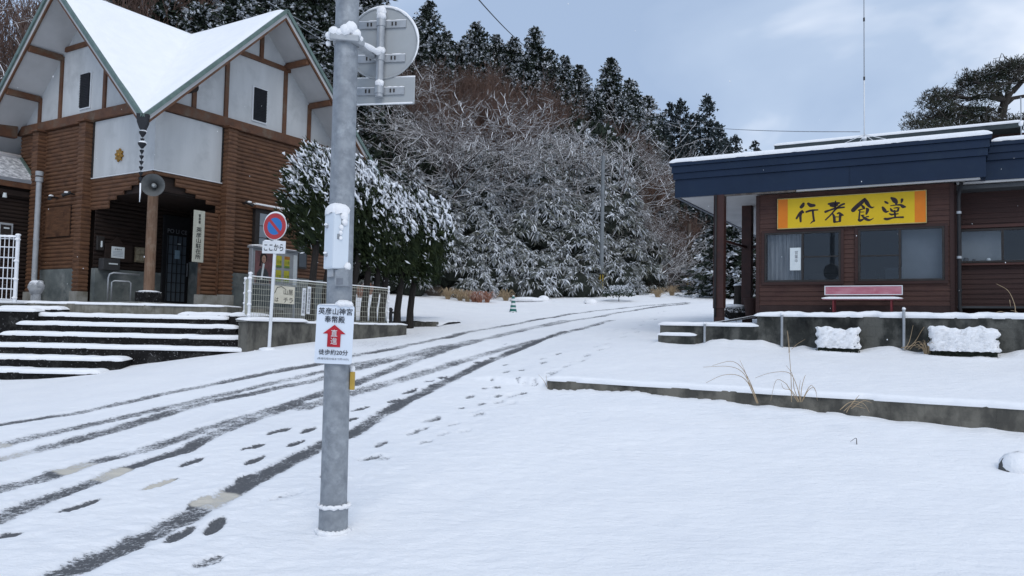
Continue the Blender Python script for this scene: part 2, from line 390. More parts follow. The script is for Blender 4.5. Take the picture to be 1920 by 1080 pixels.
# thin slush beside the planter and over the driven lane
SLUSH = np.zeros(GX.size)
for (px, py, rx, ry, a_) in [(700, 648, 1.1, 1.6, .33), (760, 632, 1.0, 1.8, .30), (650, 668, .9, 1.0, .30), (880, 615, 1.5, 2.5, .16), (640, 740, 1.2, 1.4, .2), (470, 800, 1.2, 1.0, .2)]:
    c = on_ground(px, py); SLUSH = np.maximum(SLUSH, a_ * np.exp(-((_x - c[0]) / rx) ** 2 - ((_y - c[1]) / ry) ** 2))
EXPO = np.maximum(EXPO, SLUSH)
_nat = hashn(_x, _y, 1.7) * .06 + hashn(_x + 3, _y, .75) * .034 + hashn(_x, _y, .21) * .013 * np.clip(12 / np.hypot(_x, _y), .3, 1)
_road = sstep(3.0, 0.5, np.abs(_lt * 0))  # placeholder of ones
_rough = (hashn(_x, _y, .11) * .016 + hashn(_x + 7, _y, .05) * .008) * np.clip(1.6 - np.abs((_x + 3.2) * .62 - (_y - 8) * .20) / 2.2, 0, 1)
_wx = (_x - RS.o[0]) * RS.X[0] + (_y - RS.o[1]) * RS.X[1]; _wy = (_x - RS.o[0]) * RS.Y[0] + (_y - RS.o[1]) * RS.Y[1]
_drift = np.exp(-np.clip(-1.62 - _wy, 0, 9) / .28) * (_wy < -1.4) * ((_wx > -5.6) & (_wx < 6)) * np.clip(.07 + hashn(_wx, _wx * 0, .55) * .16 + hashn(_wx + 3, _wx * 0, .2) * .09, 0, .25)
_ks = (_x - LOT_A[0]) * LOT_E[0] + (_y - LOT_A[1]) * LOT_E[1]; _kt = (_x - LOT_A[0]) * LOT_N[0] + (_y - LOT_A[1]) * LOT_N[1]
_drift += np.exp(-np.clip(-_kt, 0, 9) / .16) * (_kt < .02) * ((_ks > -.1) & (_ks < 8)) * np.clip(.01 + hashn(_ks, _ks * 0, .7) * .07 + hashn(_ks + 3, _ks * 0, .22) * .05, -.02, .12)
Zs = GZ.ravel() + .045 + _drift + _nat * .8 + _rough - DIG * .020 + RIDGE * .004
def _poly_in(P, x, y):
    r = np.zeros(len(x), bool); j = len(P) - 1
    for i in range(len(P)):
        xi, yi = P[i]; xj, yj = P[j]
        c = ((yi > y) != (yj > y)) & (x < (xj - xi) * (y - yi) / (yj - yi + 1e-12) + xi); r ^= c; j = i
    return r
def ground_mat():
    m, t, b = mk('snow_ground')
    def attr(n):
        a = t.nodes.new('ShaderNodeAttribute'); a.attribute_name = n; return a.outputs['Fac']
    e = attr('exposed'); n_f = noise(t, 34, 6, 0.75); n_m = noise(t, 9, 4, 0.6)
    k = mathn(t, 'ADD', e, mathn(t, 'ADD', mathn(t, 'MULTIPLY', mathn(t, 'SUBTRACT', n_f, .5), 2.3), mathn(t, 'MULTIPLY', mathn(t, 'SUBTRACT', n_m, .5), .9)))
    bare = ramp_(t, k, [(.42, (0, 0, 0)), (.78, (1, 1, 1))])
    bare2 = mathn(t, 'MULTIPLY', bare, ramp_(t, e, [(.08, (0, 0, 0)), (.3, (1, 1, 1))]))
    snow = ramp_(t, noise(t, 1.3, 5), [(0.3, (0.875, 0.885, 0.905)), (0.7, (0.92, 0.925, 0.935))])
    wet = mixc(t, mathn(t, 'MULTIPLY', e, .45, True), snow, (.50, .52, .56))      # slush, thin and grey
    asph = ramp_(t, noise(t, 160, 3, .7), [(.3, (.05, .053, .058)), (.75, (.19, .195, .205))])
    road = mixc(t, attr('paint'), asph, (.62, .58, .50))
    t.links.new(mixc(t, bare2, wet, road), b.inputs['Base Color'])
    b.inputs['Roughness'].default_value = 0.8; b.inputs['Specular IOR Level'].default_value = 0.2
    tcn = t.nodes.new('ShaderNodeTexCoord')
    h = mathn(t, 'ADD', mathn(t, 'MULTIPLY', noise(t, 4.5, 6, .6, (1, 1.8, 1)), 1.0), mathn(t, 'ADD', mathn(t, 'MULTIPLY', noise(t, 38, 4, .6), .22), mathn(t, 'MULTIPLY', noise(t, 150, 3, .6), .05)))
    h2 = mathn(t, 'SUBTRACT', h, mathn(t, 'MULTIPLY', bare2, .35))
    bumpn(t, b, h2, .55, .06)
    return m
M_GROUND = ground_mat()
_ii = np.arange(_nr * _na).reshape(_nr, _na)
_F = np.stack([_ii[:-1, :-1], _ii[1:, :-1], _ii[1:, 1:], _ii[:-1, 1:]], -1).reshape(-1, 4)[:, ::-1]
_cx = _x[_F].mean(1); _cy = _y[_F].mean(1)
_rl = smooth_line(px_line([(-90, 790), (0, 775), (250, 735), (470, 690), (640, 655), (760, 634), (840, 622), (960, 600), (1090, 583), (1290, 566)]))
_rr2 = smooth_line(px_line([(40, 1130), (330, 1020), (530, 915), (660, 840), (800, 755), (930, 690), (1060, 632), (1150, 607), (1290, 575)]))
ROADPOLY = np.vstack([_rl, _rr2[::-1]])
_isroad = _poly_in(ROADPOLY, _cx, _cy)
def _sub(name, mask):
    F = _F[mask]; u, inv = np.unique(F, return_inverse=True)
    return np_mesh(name, np.c_[_x, _y, Zs][u], inv.reshape(F.shape), M_GROUND, smooth=True, attrs={'exposed': EXPO[u], 'paint': PAINT[u]})
tag(_sub('road', _isroad), 'snow covered road with dark tyre tracks and footprints', kind='structure')
tag(_sub('ground', ~_isroad), 'untouched snow field beside the road', kind='structure')
# the wide surroundings, beyond the fine grid
_xx, _yy = np.meshgrid(np.linspace(-170, 170, 110), np.linspace(-60, 60, 60), indexing='ij')
# ------------------------------------------------------------------ shared materials for the built things
M_LOG = pmat('log_brown', (.170, .084, .045), (.096, .048, .028), .62, 2.2, (1, 1, 7), .35, 18, c3=(.070, .034, .021), s3=3.0)
M_LOGDARK = pmat('log_dark', (.028, .016, .012), (.016, .010, .008), .7, 2.5, (1, 1, 7), .3, 18)  # dark log; shade of the porch and annex is put into its colour
M_BEAM = pmat('beam_brown', (.145, .068, .036), (.085, .040, .024), .65, 4, (1, 1, 1), .25, 30, c3=(.16, .12, .085), s3=2)
M_POSTW = pmat('weathered_post', (.20, .125, .082), (.12, .068, .042), .75, 5, (6, 6, .5), .4, 25, c3=(.25, .19, .14), s3=2.5)
M_PLASTER = pmat('white_plaster', (.56, .575, .58), (.47, .485, .49), .85, 1.1, (1.4, 1.4, .25), .12, 60, c3=(.40, .415, .42), s3=.9)
M_SOFFIT = pmat('soffit_board', (.50, .50, .50), (.43, .43, .43), .85, 1.3, None, .1, 40)
M_TRIMG = pmat('green_roof_trim', (.16, .22, .20), (.11, .16, .145), .5, 6, None, .1, 30, metal=.3)
M_STONE = pmat('stone_cladding', (.17, .19, .185), (.09, .105, .105), .75, 2.5, None, .4, 12, c3=(.27, .28, .27), s3=1.6)
M_CONC = pmat('old_concrete', (.135, .13, .112), (.06, .058, .052), .9, 3.4, (1, 1, .45), .6, 22, lo=.42, hi=.58, c3=(.032, .032, .028), s3=1.3)
M_CONCL = pmat('pale_concrete', (.34, .335, .31), (.24, .235, .21), .9, 3.5, (1, 1, .4), .4, 26, c3=(.16, .15, .12), s3=1.8)
M_WETSTONE = pmat('wet_black_stone', (.013, .012, .012), (.007, .0065, .0065), .6, 5, None, .8, 20, snow=.34, snowgain=.9, snowscale=24, bdist=.04, spec=.12, c3=(.045, .044, .042), s3=4)
M_STEEL = pmat('galvanised_steel', (.30, .325, .35), (.205, .225, .25), .55, 13, None, .08, 60, metal=.25, spec=.4, c3=(.37, .40, .43), s3=8)
M_STEELP = pmat('plain_steel', (.42, .44, .46), (.33, .35, .37), .45, 8, None, .05, 60, metal=.5, spec=.45)
M_WHITE = pmat('white_paint', (.72, .74, .76), (.64, .66, .68), .45, 3, None, .05, 60)
M_BLACK = pmat('black_metal', (.02, .02, .022), (.014, .014, .016), .5, 8, None, .05, 60)
M_DARK = pmat('dark_frame', (.035, .030, .028), (.022, .02, .019), .5, 8, None, .05, 60)
M_INK = pmat('black_ink', (.012, .012, .013), (.018, .018, .018), .6, 20, None, 0)
M_GOLD = pmat('gold_emblem', (.42, .23, .05), (.28, .15, .03), .35, 8, None, .1, 40, metal=.6)
M_VENT = pmat('vent_dark', (.018, .020, .026), (.012, .014, .018), .5, 8, None, .05)
M_PIPE = pmat('grey_pipe', (.40, .42, .44), (.32, .34, .36), .5, 5, None, .05, 60)
M_PAPER = pmat('paper', (.68, .72, .72), (.60, .66, .68), .7, 14, None, .05, 40)
def glass_mat(name, tint, rough=.06):
    m, t, b = mk(name); b.inputs['Base Color'].default_value = rgba(tint); b.inputs['Roughness'].default_value = rough
    b.inputs['Specular IOR Level'].default_value = .6; b.inputs['Coat Weight'].default_value = .3
    return m
M_GLASSD = glass_mat('dark_glass', (.020, .026, .032), .08)

pb = thing('police_box', 'two storey log built police box with twin snowy gables and a corner porch', 'building', tuple(PB.o), PB.ang)
fR = lambda u, z, d=0.0: (u, -d, z)
fL = lambda u, z, d=0.0: (-d, u, z)
def logs(mb, fn, u0, u1, z0, z1, pitch=.116, bulge=.04, step=None, d0=0.0, seg=5):
    n = max(1, round((z1 - z0) / pitch)); p = (z1 - z0) / n
    for i in range(n):
        za = z0 + i * p; a = u0 if step is None else max(u0, step(za + p / 2))
        if a >= u1: continue
        pr = [(za + p * k / seg, d0 + bulge * max(0, math.sin(math.pi * k / seg)) ** .6) for k in range(seg + 1)]
        pts = [fn(a, z, d) for z, d in pr] + [fn(u1, z, d) for z, d in pr]; m_ = seg + 1
        mb.add(pts, [(k, k + 1, m_ + k + 1, m_ + k) for k in range(seg)] + [tuple(range(m_)), tuple(range(m_, 2 * m_))[::-1]])
    return mb
def log_column(mb, fn, u0, u1, D, z0, z1, pitch=.116, bulge=.028, seg=4):
    n = max(1, round((z1 - z0) / pitch)); p = (z1 - z0) / n; rings = []
    for i in range(n):
        for k in range(seg):
            e = bulge * (math.sin(math.pi * k / seg) ** .6 if k else 0); rings.append((z0 + (i + k / seg) * p, e))
    rings.append((z1, 0)); vs = []
    for z, e in rings: vs += [fn(u0 - e, z, 0), fn(u0 - e, z, D + e), fn(u1 + e, z, D + e), fn(u1 + e, z, 0)]
    fs = [(r * 4 + k, r * 4 + (k + 1) % 4, r * 4 + 4 + (k + 1) % 4, r * 4 + 4 + k) for r in range(len(rings) - 1) for k in range(4)]
    fs.append(tuple(len(vs) - 4 + k for k in range(4)))
    return mb.add(vs, fs)
def slab(mb, fn, u0, u1, z0, z1, d0, d1):
    p = [fn(u, z, d) for d in (d0, d1) for u, z in ((u0, z0), (u1, z0), (u1, z1), (u0, z1))]
    return mb.add(p, [(0, 1, 2, 3), (7, 6, 5, 4), (0, 4, 5, 1), (1, 5, 6, 2), (2, 6, 7, 3), (3, 7, 4, 0)])
W = 3.3; OV = 1.05; ZR = 8.68; K = .97; TH = .24; WALL = 6.5
def arch(u0s):  # corbelled porch lintel: how far in from the corner post each log course starts
    def f(z):
        for zz, u in u0s:
            if z > zz: return u
        return 99
    return f
st_ = arch([(3.24, .0), (3.12, .62), (3.0, .95), (2.88, 1.27), (2.76, 1.6), (2.52, 1.92)])
# log walls
b = MB(); logs(b, fR, 2.36, WALL, .9, 5.02); logs(b, fR, 0.0, 2.09, 2.52, 3.40, step=st_); logs(b, fR, 1.47, 2.09, .22, 2.52)
b.build('log_wall', M_LOG, pb, True, angle=50)
b = MB(); logs(b, fL, 3.09, 5.27, .9, 5.02); logs(b, fL, 5.54, 6.7, .0, 5.02); logs(b, fL, 0.0, 2.82, 2.52, 3.40, step=st_)
b.build('log_wall', M_LOG, pb, True, angle=50)
# backs so that no light leaks through
b = MB(); b.box(.06, 6.5, 3.0, 6.7, 0, 5.0); b.box(3.2, 6.5, .06, 3.0, 0, 5.0); b.box(.06, 3.2, .06, 3.0, 2.9, 5.0); b.build('inner_wall', M_LOGDARK, pb)
for fn, u0, u1 in ((fR, 2.09, 2.36), (fL, 2.82, 3.09), (fL, 5.27, 5.54)):
    b = MB(); log_column(b, fn, u0, u1, .25, .24, 4.98); b.build('log_column', M_LOG, pb, True, angle=50)
    b = MB(); slab(b, fn, u0 - .06, u1 + .06, -.1, .24, .0, .31); b.build('column_base', M_CONCL, pb, bevel=.01)
    b = MB(); slab(b, fn, u0 - .07, u1 + .07, 4.98, 5.03, .0, .34); b.build('column_cap', M_BEAM, pb)
    b = MB(); slab(b, fn, u1 + .05, u1 + .10, .9, 4.9, .0, .09); b.build('trim', M_BEAM, pb)
b = MB(); slab(b, fR, 1.43, 1.49, .22, 2.5, .0, .07); slab(b, fR, 2.0, 2.05, .22, 2.5, .0, .075); b.build('trim', M_BEAM, pb)
b = MB(); slab(b, fR, 1.42, 2.06, -.1, .22, -.1, .06); b.build('column_base', M_CONCL, pb)
# stone cladding
b = MB(); slab(b, fR, 2.37, WALL, -.6, .9, -.1, .035); b.build('stone_base', M_STONE, pb)
b = MB(); slab(b, fL, 3.10, 5.26, -.6, .9, -.1, .035); b.build('stone_base', M_STONE, pb)
# white corner panels above the porch, each with a dark side trim and a drip edge
b = MB(); slab(b, fR, -.03, 2.03, 3.41, 5.0, -.1, .03); b.build('plaster_panel', M_PLASTER, pb)
b = MB(); slab(b, fL, -.025, 2.75, 3.41, 5.0, -.1, .025); b.build('plaster_panel', M_PLASTER, pb)
b = MB(); slab(b, fR, -.06, 2.06, 3.385, 3.41, -.05, .075); slab(b, fL, -.06, 2.78, 3.385, 3.408, -.05, .07); b.build('drip_edge', M_WHITE, pb)
b = MB(); slab(b, fR, 2.03, 2.08, 3.41, 5.0, -.05, .06); slab(b, fL, 2.75, 2.81, 3.41, 5.0, -.05, .06); b.build('trim', M_DARK, pb)
# wall-plate beams
b = MB(); slab(b, fR, -.55, WALL + .1, 5.02, 5.30, -.05, .13); b.build('beam', M_BEAM, pb, bevel=.02)
b = MB(); slab(b, fL, -.50, WALL + .3, 5.025, 5.305, -.05, .125); b.build('beam', M_BEAM, pb, bevel=.02)
b = MB(); b.beam((-.2, WALL + .18, 5.12), (-2.2, WALL + .35, 5.12), .25, .4); b.build('eave_beam', M_BEAM, pb, bevel=.02)
# gable walls under the roof
def roofz(u): return ZR - K * abs(u - W)
for fn in (fR, fL):
    ztop = lambda u: roofz(u) - TH
    b = MB(); poly = [(.02, 5.30), (WALL, 5.30), (WALL, ztop(WALL)), (W, ztop(W)), (.02, max(5.31, ztop(.02)))]
    b.prism(poly, fn, -.08, .02); b.build('gable_wall', M_PLASTER, pb)
def post(fn, u, z0, z1, w=.13):
    bb = MB(); slab(bb, fn, u - w / 2, u + w / 2, z0, z1, .0, .075); return bb.build('post', M_BEAM, pb, bevel=.008)
for fn, us in ((fR, (1.07, 2.11, 4.26, 5.28)), (fL, (1.2, 2.34, 4.58, 5.69))):
    for u in us: post(fn, u, 5.30, roofz(u) - TH - .05)
    zt = 7.33; h_ = (ZR - TH - zt) / K; b = MB(); slab(b, fn, W - h_ + .02, W + h_ - .02, zt - .07, zt + .07, .0, .085); b.build('tie_beam', M_BEAM, pb, bevel=.008)
    post(fn, W, zt + .07, ZR - TH - .15)
    # louvred vent
    v = MB(); slab(v, fn, W - .27, W + .27, 5.44, 6.48, .0, .055); v = v.build('vent', M_WHITE, pb)
    l = MB()
    slab(l, fn, W - .235, W + .235, 5.475, 6.445, .05, .062)
    for i in range(20):
        z = 5.49 + i * .048
        p = [fn(W - .235, z, .063), fn(W + .235, z, .063), fn(W + .235, z + .034, .092), fn(W - .235, z + .034, .092)]
        l.add(p + [fn(W - .235, z + .010, .06), fn(W + .235, z + .010, .06), fn(W + .235, z + .044, .09), fn(W - .235, z + .044, .09)], [(0, 1, 2, 3), (7, 6, 5, 4), (3, 2, 6, 7), (0, 4, 5, 1)])
    l.build('louvre', M_VENT, v)
# purlins that carry the overhang on the far slopes, and the round log ends on the near ones
for fn, us in ((fR, (4.26, 5.28)), (fL, (4.58, 5.69))):
    for u in us:
        z = roofz(u) - TH - .09; b = MB(); b.beam(fn(u, z, .07), fn(u, z, OV - .06), .13, .17); b.build('purlin', M_BEAM, pb, bevel=.01)
for fn in (fR, fL):
    for u, r_ in ((.72, .155), (1.62, .085), (2.62, .07)):
        z = roofz(u) - TH - r_ * 1.25; b = MB(); b.cyl(fn(u, z, -.05), fn(u, z, .34 + r_), r_, n=18); b.build('log_end', M_LOGDARK, pb, True, angle=40)
# roof: two crossing gables that fold into a valley pointing at the corner
E_ = 2 * W + OV
P2 = {'tip': (-OV, -OV), 'aL': (-OV, W), 'aR': (W, -OV), 'm': (W, W), 'eL': (-OV, E_), 'eR': (E_, -OV), 'b': (E_, E_)}
Zt = {'tip': ZR - K * (W + OV), 'aL': ZR, 'aR': ZR, 'm': ZR, 'eL': ZR - K * (W + OV), 'eR': ZR - K * (W + OV), 'b': ZR - K * (W + OV)}
TR = [('tip', 'm', 'aL'), ('tip', 'aR', 'm'), ('aL', 'm', 'b'), ('aL', 'b', 'eL'), ('aR', 'eR', 'b'), ('aR', 'b', 'm')]
def shell(zlo, zhi, grow=0.0):
    ks = list(P2); ix = {k: i for i, k in enumerate(ks)}; g = lambda k: tuple(c + (grow if c > 2 * W else (-grow if c < 0 else 0)) for c in P2[k])
    v = [(*g(k), Zt[k] + zhi) for k in ks] + [(*g(k), Zt[k] + zlo) for k in ks]; n = len(ks)
    f = [(ix[a], ix[c], ix[b_]) if False else (ix[a], ix[b_], ix[c]) for a, b_, c in TR] + [(n + ix[c], n + ix[b_], n + ix[a]) for a, b_, c in TR]
    for a, c in (('tip', 'aR'), ('aR', 'eR'), ('eR', 'b'), ('b', 'eL'), ('eL', 'aL'), ('aL', 'tip')): f.append((ix[a], n + ix[a], n + ix[c], ix[c]))
    bb = MB(); bb.add(v, f); return bb
shell(-TH, -.06).build('soffit', M_SOFFIT, pb)
shell(-.06, 0.0, .03).build('roof', M_TRIMG, pb)
# snow on the roof: finely divided, a little uneven, rounded off at the verges
def roof_snow():
    n = 60; g = np.linspace(-OV + .015, E_ - .015, n); X, Y = np.meshgrid(g, g, indexing='ij')
    top = np.maximum(ZR - K * np.abs(X - W), ZR - K * np.abs(Y - W))
    edge = np.minimum(np.minimum(X - g[0], g[-1] - X), np.minimum(Y - g[0], g[-1] - Y))
    thick = .02 + .07 * np.sqrt(np.clip(edge / .25, 0, 1)) + hashn(X + 9, Y + 4, .9) * .02
    V = np.stack([X, Y, top + thick], -1).reshape(-1, 3); ii = np.arange(n * n).reshape(n, n)
    F = np.stack([ii[:-1, :-1], ii[1:, :-1], ii[1:, 1:], ii[:-1, 1:]], -1).reshape(-1, 4)
    return np_mesh('roof_snow', V, F, M_SNOW, pb, True)
roof_snow()
# verge boards: brown barge board below a green metal edge
for a, c in (('tip', 'aR'), ('aR', 'eR'), ('tip', 'aL'), ('aL', 'eL')):
    pa = Vector((*P2[a], Zt[a])); pc = Vector((*P2[c], Zt[c])); nrm = Vector((0, -1, 0)) if abs(pa.y + OV) < 1e-6 and abs(pc.y + OV) < 1e-6 else Vector((-1, 0, 0))
    b = MB(); b.beam(pa + nrm * -.03 + Vector((0, 0, -.20)), pc + nrm * -.03 + Vector((0, 0, -.20)), .05, .17); b.build('barge_board', M_BEAM, pb)
    b = MB(); b.beam(pa + nrm * .035 + Vector((0, 0, -.045)), pc + nrm * .035 + Vector((0, 0, -.045)), .05, .10); b.build('verge_trim', M_TRIMG, pb)
# rain hopper at the valley mouth and the rain chain under it
tz = Zt['tip']
b = MB(); b.prism([(-.14, .03), (.14, .03), (.12, -.18), (.06, -.34), (-.06, -.34), (-.12, -.18)], lambda u, v, d: (-OV + .06 + u * .707 + d * .707, -OV + .06 - u * .707 + d * .707, tz + v), -.12, .08); b.build('rain_hopper', M_VENT, pb)
ch = thing('rain_chain', 'rain chain of small dark cups hanging from the roof valley, capped with snow', 'rain chain', tuple(PB.w(-OV + .05, -OV + .05, tz - .34)), PB.ang)
zz = -.05
for i, (r_, h_) in enumerate([(.085, .13), (.05, .06), (.10, .13), (.05, .09), (.05, .09), (.05, .09), (.05, .09), (.05, .09), (.05, .09)]):
    b = MB(); b.tube([(0, 0, zz), (0, 0, zz - h_ * .3), (0, 0, zz - h_)], [r_, r_ * .95, r_ * .3], 10); cup = b.build('cup', M_VENT, ch, True, angle=40)
    if i in (0, 2): b = MB(); b.blob((.01, 0, zz + .005), r_ * 1.0, r_ * 1.0, .05, 10, 6, .1); b.build('snow_cap', M_SNOWLUMP, cup, True)
    zz -= h_ + .045
b = MB(); b.tube([(0, 0, 0), (0, 0, zz)], .007, 5); b.build('chain', M_VENT, ch)
b = MB(); b.tube([(0, 0, zz), (.006, 0, zz - .22), (0, 0, zz - .46)], [.016, .018, .008], 7); b.build('icicle', M_SNOW, ch, True)
# gold maple-leaf-like emblem
em = thing('emblem', 'gold petal shaped emblem on the white panel left of the corner', 'emblem', tuple(PB.w(-.03, 1.5, 3.93)), PB.ang)
b = MB()
for k in range(8):
    a = 2 * math.pi * k / 8 + .2; pts = []
    for t_, w_ in ((.02, .016), (.085, .045), (.14, .04), (.19, .0)):
        pts.append((t_, w_))
    o = [(math.cos(a) * t - math.sin(a) * w_, math.sin(a) * t + math.cos(a) * w_) for t, w_ in pts] + [(math.cos(a) * t + math.sin(a) * w_, math.sin(a) * t - math.cos(a) * w_) for t, w_ in pts[-2::-1]]
    b.prism(o, lambda u, v, d: (-d, u, v), 0.0, .05)
b.blob((-.05, 0, 0), .03, .05, .05, 10, 6); b.build('petals', M_GOLD, em, bevel=.01)
# recessed porch: back wall, side wall, ceiling, stone dado
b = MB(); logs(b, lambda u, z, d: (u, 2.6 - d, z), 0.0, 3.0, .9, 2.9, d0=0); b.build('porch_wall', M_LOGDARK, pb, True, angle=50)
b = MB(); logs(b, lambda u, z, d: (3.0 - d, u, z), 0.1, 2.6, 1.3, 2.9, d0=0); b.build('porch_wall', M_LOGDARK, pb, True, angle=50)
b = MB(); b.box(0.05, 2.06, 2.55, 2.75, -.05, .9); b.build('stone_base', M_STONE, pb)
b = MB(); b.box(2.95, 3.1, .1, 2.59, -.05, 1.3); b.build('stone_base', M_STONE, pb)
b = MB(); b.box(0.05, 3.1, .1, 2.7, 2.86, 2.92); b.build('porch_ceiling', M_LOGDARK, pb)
# black lattice door with its lettered transom
d = MB(); d.box(2.05, 2.96, 2.50, 2.56, .02, 2.66); dr = d.build('door', M_BLACK, pb, bevel=.01)
g = MB(); g.box(2.19, 2.82, 2.47, 2.502, .06, 2.06); g.build('glass', glass_mat('door_glass', (.10, .125, .15), .2), dr)
g = MB()
for i in range(5): g.box(2.19 + i * .1575 - .011, 2.19 + i * .1575 + .011, 2.45, 2.475, .06, 2.06)
for i in range(8): g.box(2.18, 2.83, 2.455, 2.478, .06 + i * .2857 - .011, .06 + i * .2857 + .011)
g.build('lattice', M_BLACK, dr)
b = MB(); b.box(2.85, 2.88, 2.44, 2.47, .85, 1.25); b.build('handle', M_STEELP, dr)
lettering('PO LI CE', .125, lambda u, v, d: (2.50 + u, 2.485 - d, 2.19 + v), pmat('pale_letter', (.22, .23, .245), None, .5, 9, None, 0), dr, width=.66, bold=.012)
b = MB(); b.box(2.42, 2.58, 2.44, 2.455, 1.36, 1.62); b.build('notice', pmat('blue_notice', (.25, .38, .48), (.32, .45, .52), .6, 9, None, 0), dr)
b = MB(); b.box(2.50, 2.60, 2.44, 2.455, 1.80, 1.83); b.build('sticker', M_PAPER, dr)
# small bay window on the right face
wn = MB(); slab(wn, fR, 3.2, 4.22, 1.2, 2.85, .02, .16); wn = wn.build('bay_window', M_DARK, pb, bevel=.01)
g = MB(); slab(g, fR, 3.36, 3.63, 1.3, 2.72, .15, .17); slab(g, fR, 3.72, 4.10, 1.3, 2.72, .15, .17); g.build('pane', glass_mat('frosted_pane', (.22, .26, .30), .35), wn)
g = MB()
for z in (1.65, 2.0, 2.35): slab(g, fR, 3.36, 4.10, z - .008, z + .008, .16, .178)
g.build('glazing_bar', M_DARK, wn)
g = MB(); slab(g, fR, 3.12, 4.30, 2.85, 2.93, .02, .26); g.build('window_hood', M_BEAM, wn)
g = MB(); slab(g, fR, 3.11, 4.31, 2.93, 2.99, .02, .27); g.build('snow_cap', M_SNOW, wn, bevel=.025)
# second window of the right face, half hidden by the trees
wn = MB(); slab(wn, fR, 4.95, 5.35, 1.2, 2.3, .02, .09); wn = wn.build('window', M_DARK, pb, bevel=.01)
g = MB(); slab(g, fR, 5.0, 5.30, 1.26, 2.24, .08, .098); g.build('pane', M_GLASSD, wn)
# wooden lattice vent on the left face
lt = MB(); slab(lt, fL, 3.72, 5.0, 1.82, 2.72, .03, .05); lt = lt.build('lattice_vent', M_LOGDARK, pb)
b = MB()
for i in range(22): slab(b, fL, 3.74 + i * .058, 3.772 + i * .058, 1.84, 2.70, .05, .085)
b.build('slats', M_LOG, lt)
# corner post on its block, with the siren horn
cp = MB(); cp.tube([(.02, .02, .24), (.02, .02, 3.2)], [.135, .125], 14); cp.build('corner_post', M_POSTW, pb, True, angle=50)
cb = MB(); cb.box(-.22, .26, -.22, .26, -.12, .22); cb = cb.build('post_block', M_WETSTONE, pb, bevel=.03)
b = MB(); b.blob((.02, .02, .225), .27, .27, .035, 14, 6, .1); b.build('snow_cap', M_SNOWLUMP, cb, True)
def horn(name, label, loc, aim, rad, ln, m, m2=None):
    """flared horn loudspeaker; aim = unit vector"""
    t = thing(name, label, 'loudspeaker', tuple(loc)); q = Vector(aim).to_track_quat('Z', 'Y'); t.rotation_mode = 'QUATERNION'; t.rotation_quaternion = q
    pr = [(0, .05), (.25 * ln, .06), (.55 * ln, .35 * rad), (.8 * ln, .66 * rad), (ln, rad), (ln + .02, rad * 1.04)]
    b = MB(); b.tube([(0, 0, z) for z, r_ in pr], [r_ for z, r_ in pr], 28); b.f = [f_ for f_ in b.f if len(f_) == 4]; b.build('bell', m, t, True, angle=60)
    b = MB(); q_ = [(ln + .021, rad * 1.03), (ln + .012, rad * .96), (.85 * ln, .66 * rad), (.6 * ln, .36 * rad), (.4 * ln, .14 * rad), (.3 * ln, .04)]; b.tube([(0, 0, z) for z, r_ in q_], [r_ for z, r_ in q_], 28); b.f = [f_ for f_ in b.f if len(f_) == 4]; b.build('bell_inside', m2 or m, t, True, angle=60)
    b = MB(); b.tube([(0, 0, .35 * ln), (0, 0, .8 * ln), (0, 0, .92 * ln)], [.045, .06, .03], 14); b.build('phase_plug', m, t, True, angle=50)
    b = MB(); b.tube([(0, 0, -.16), (0, 0, -.14), (0, 0, .02)], [.07, .09, .09], 16); b.build('driver', m, t, True, angle=50)
    b = MB(); b.beam((-rad * .5, 0, -.02), (rad * .5, 0, -.02), .03, .03); b.beam((0, .0, -.03), (0, -.22, -.03), .04, .05); b.build('bracket', m, t)
    return t
M_HORN = pmat('horn_grey', (.36, .38, .38), (.28, .30, .30), .5, 6, None, .05, 40)
hp = PB.w(-.12, -.12, 2.98)
horn('horn_speaker', 'grey horn loudspeaker on top of the wooden porch post', at(287, 347, 19.15) - .50 * np.array([.26, -.96, -.08]), (.26, -.96, -.08), .27, .50, M_HORN, pmat('horn_inner_shade', (.13, .135, .135), (.09, .095, .095), .6, 6, None, .05, 40))  # darker inner grey imitates the shade inside the bell
# name board by the door: vertical brush lettering on a pale plank
nb = thing('name_board', 'tall pale name board with vertical black lettering beside the porch door', 'sign', tuple(PB.w(1.36, -.075, 1.82)), PB.ang)
b = MB(); b.box(-.17, .17, -.02, .02, -.72, .70); b.build('board', pmat('pale_plank', (.50, .50, .42), (.42, .42, .35), .7, 3, (6, 6, .4), .1), nb, bevel=.006)
lettering('英彦山駐在所', .88, lambda u, v, d: (u - .01, -.02 - d, v - .20), M_INK, nb, vertical=True, width=.165, bold=.012)
lettering('警察署', .26, lambda u, v, d: (u - .0, -.02 - d, v + .47), M_INK, nb, vertical=True, width=.075, bold=.012)
# things in the porch
t = thing('notice_case', 'dark wooden notice case with a white sheet on the porch wall', 'notice board', tuple(PB.w(.62, 2.50, 1.38)), PB.ang)
b = MB(); b.box(-.36, .46, -.03, .06, -.26, .24); b.build('case', M_LOGDARK, t, bevel=.01)
b = MB(); b.box(-.18, .20, -.045, -.031, -.16, .16); b.build('sheet', M_PAPER, t)
lettering('お知らせ', .05, lambda u, v, d: (.01 + u, -.046 - d, .09 + v), M_INK, t, bold=.01)
b = MB()
for i in range(4): b.box(-.14, .15, -.049, -.046, .02 - i * .04, .03 - i * .04)
b.build('print_lines', pmat('grey_print', (.25, .30, .38), None, .7, 9, None, 0), t)
b = MB(); b.prism([(-.2, .24), (0, .46), (.2, .24)], lambda u, v, d: (u + .1 - .1, .02 + d, v), -.03, .02); b.build('gable_top', M_LOGDARK, t)
t = thing('wall_poster', 'small tan poster beside the porch notice case', 'poster', tuple(PB.w(1.33, 2.53, 1.38)), PB.ang)
b = MB(); b.box(-.15, .15, -.02, .015, -.22, .22); b.build('frame', pmat('tan_print', (.22, .18, .12), (.10, .085, .06), .7, 8, None, 0), t)
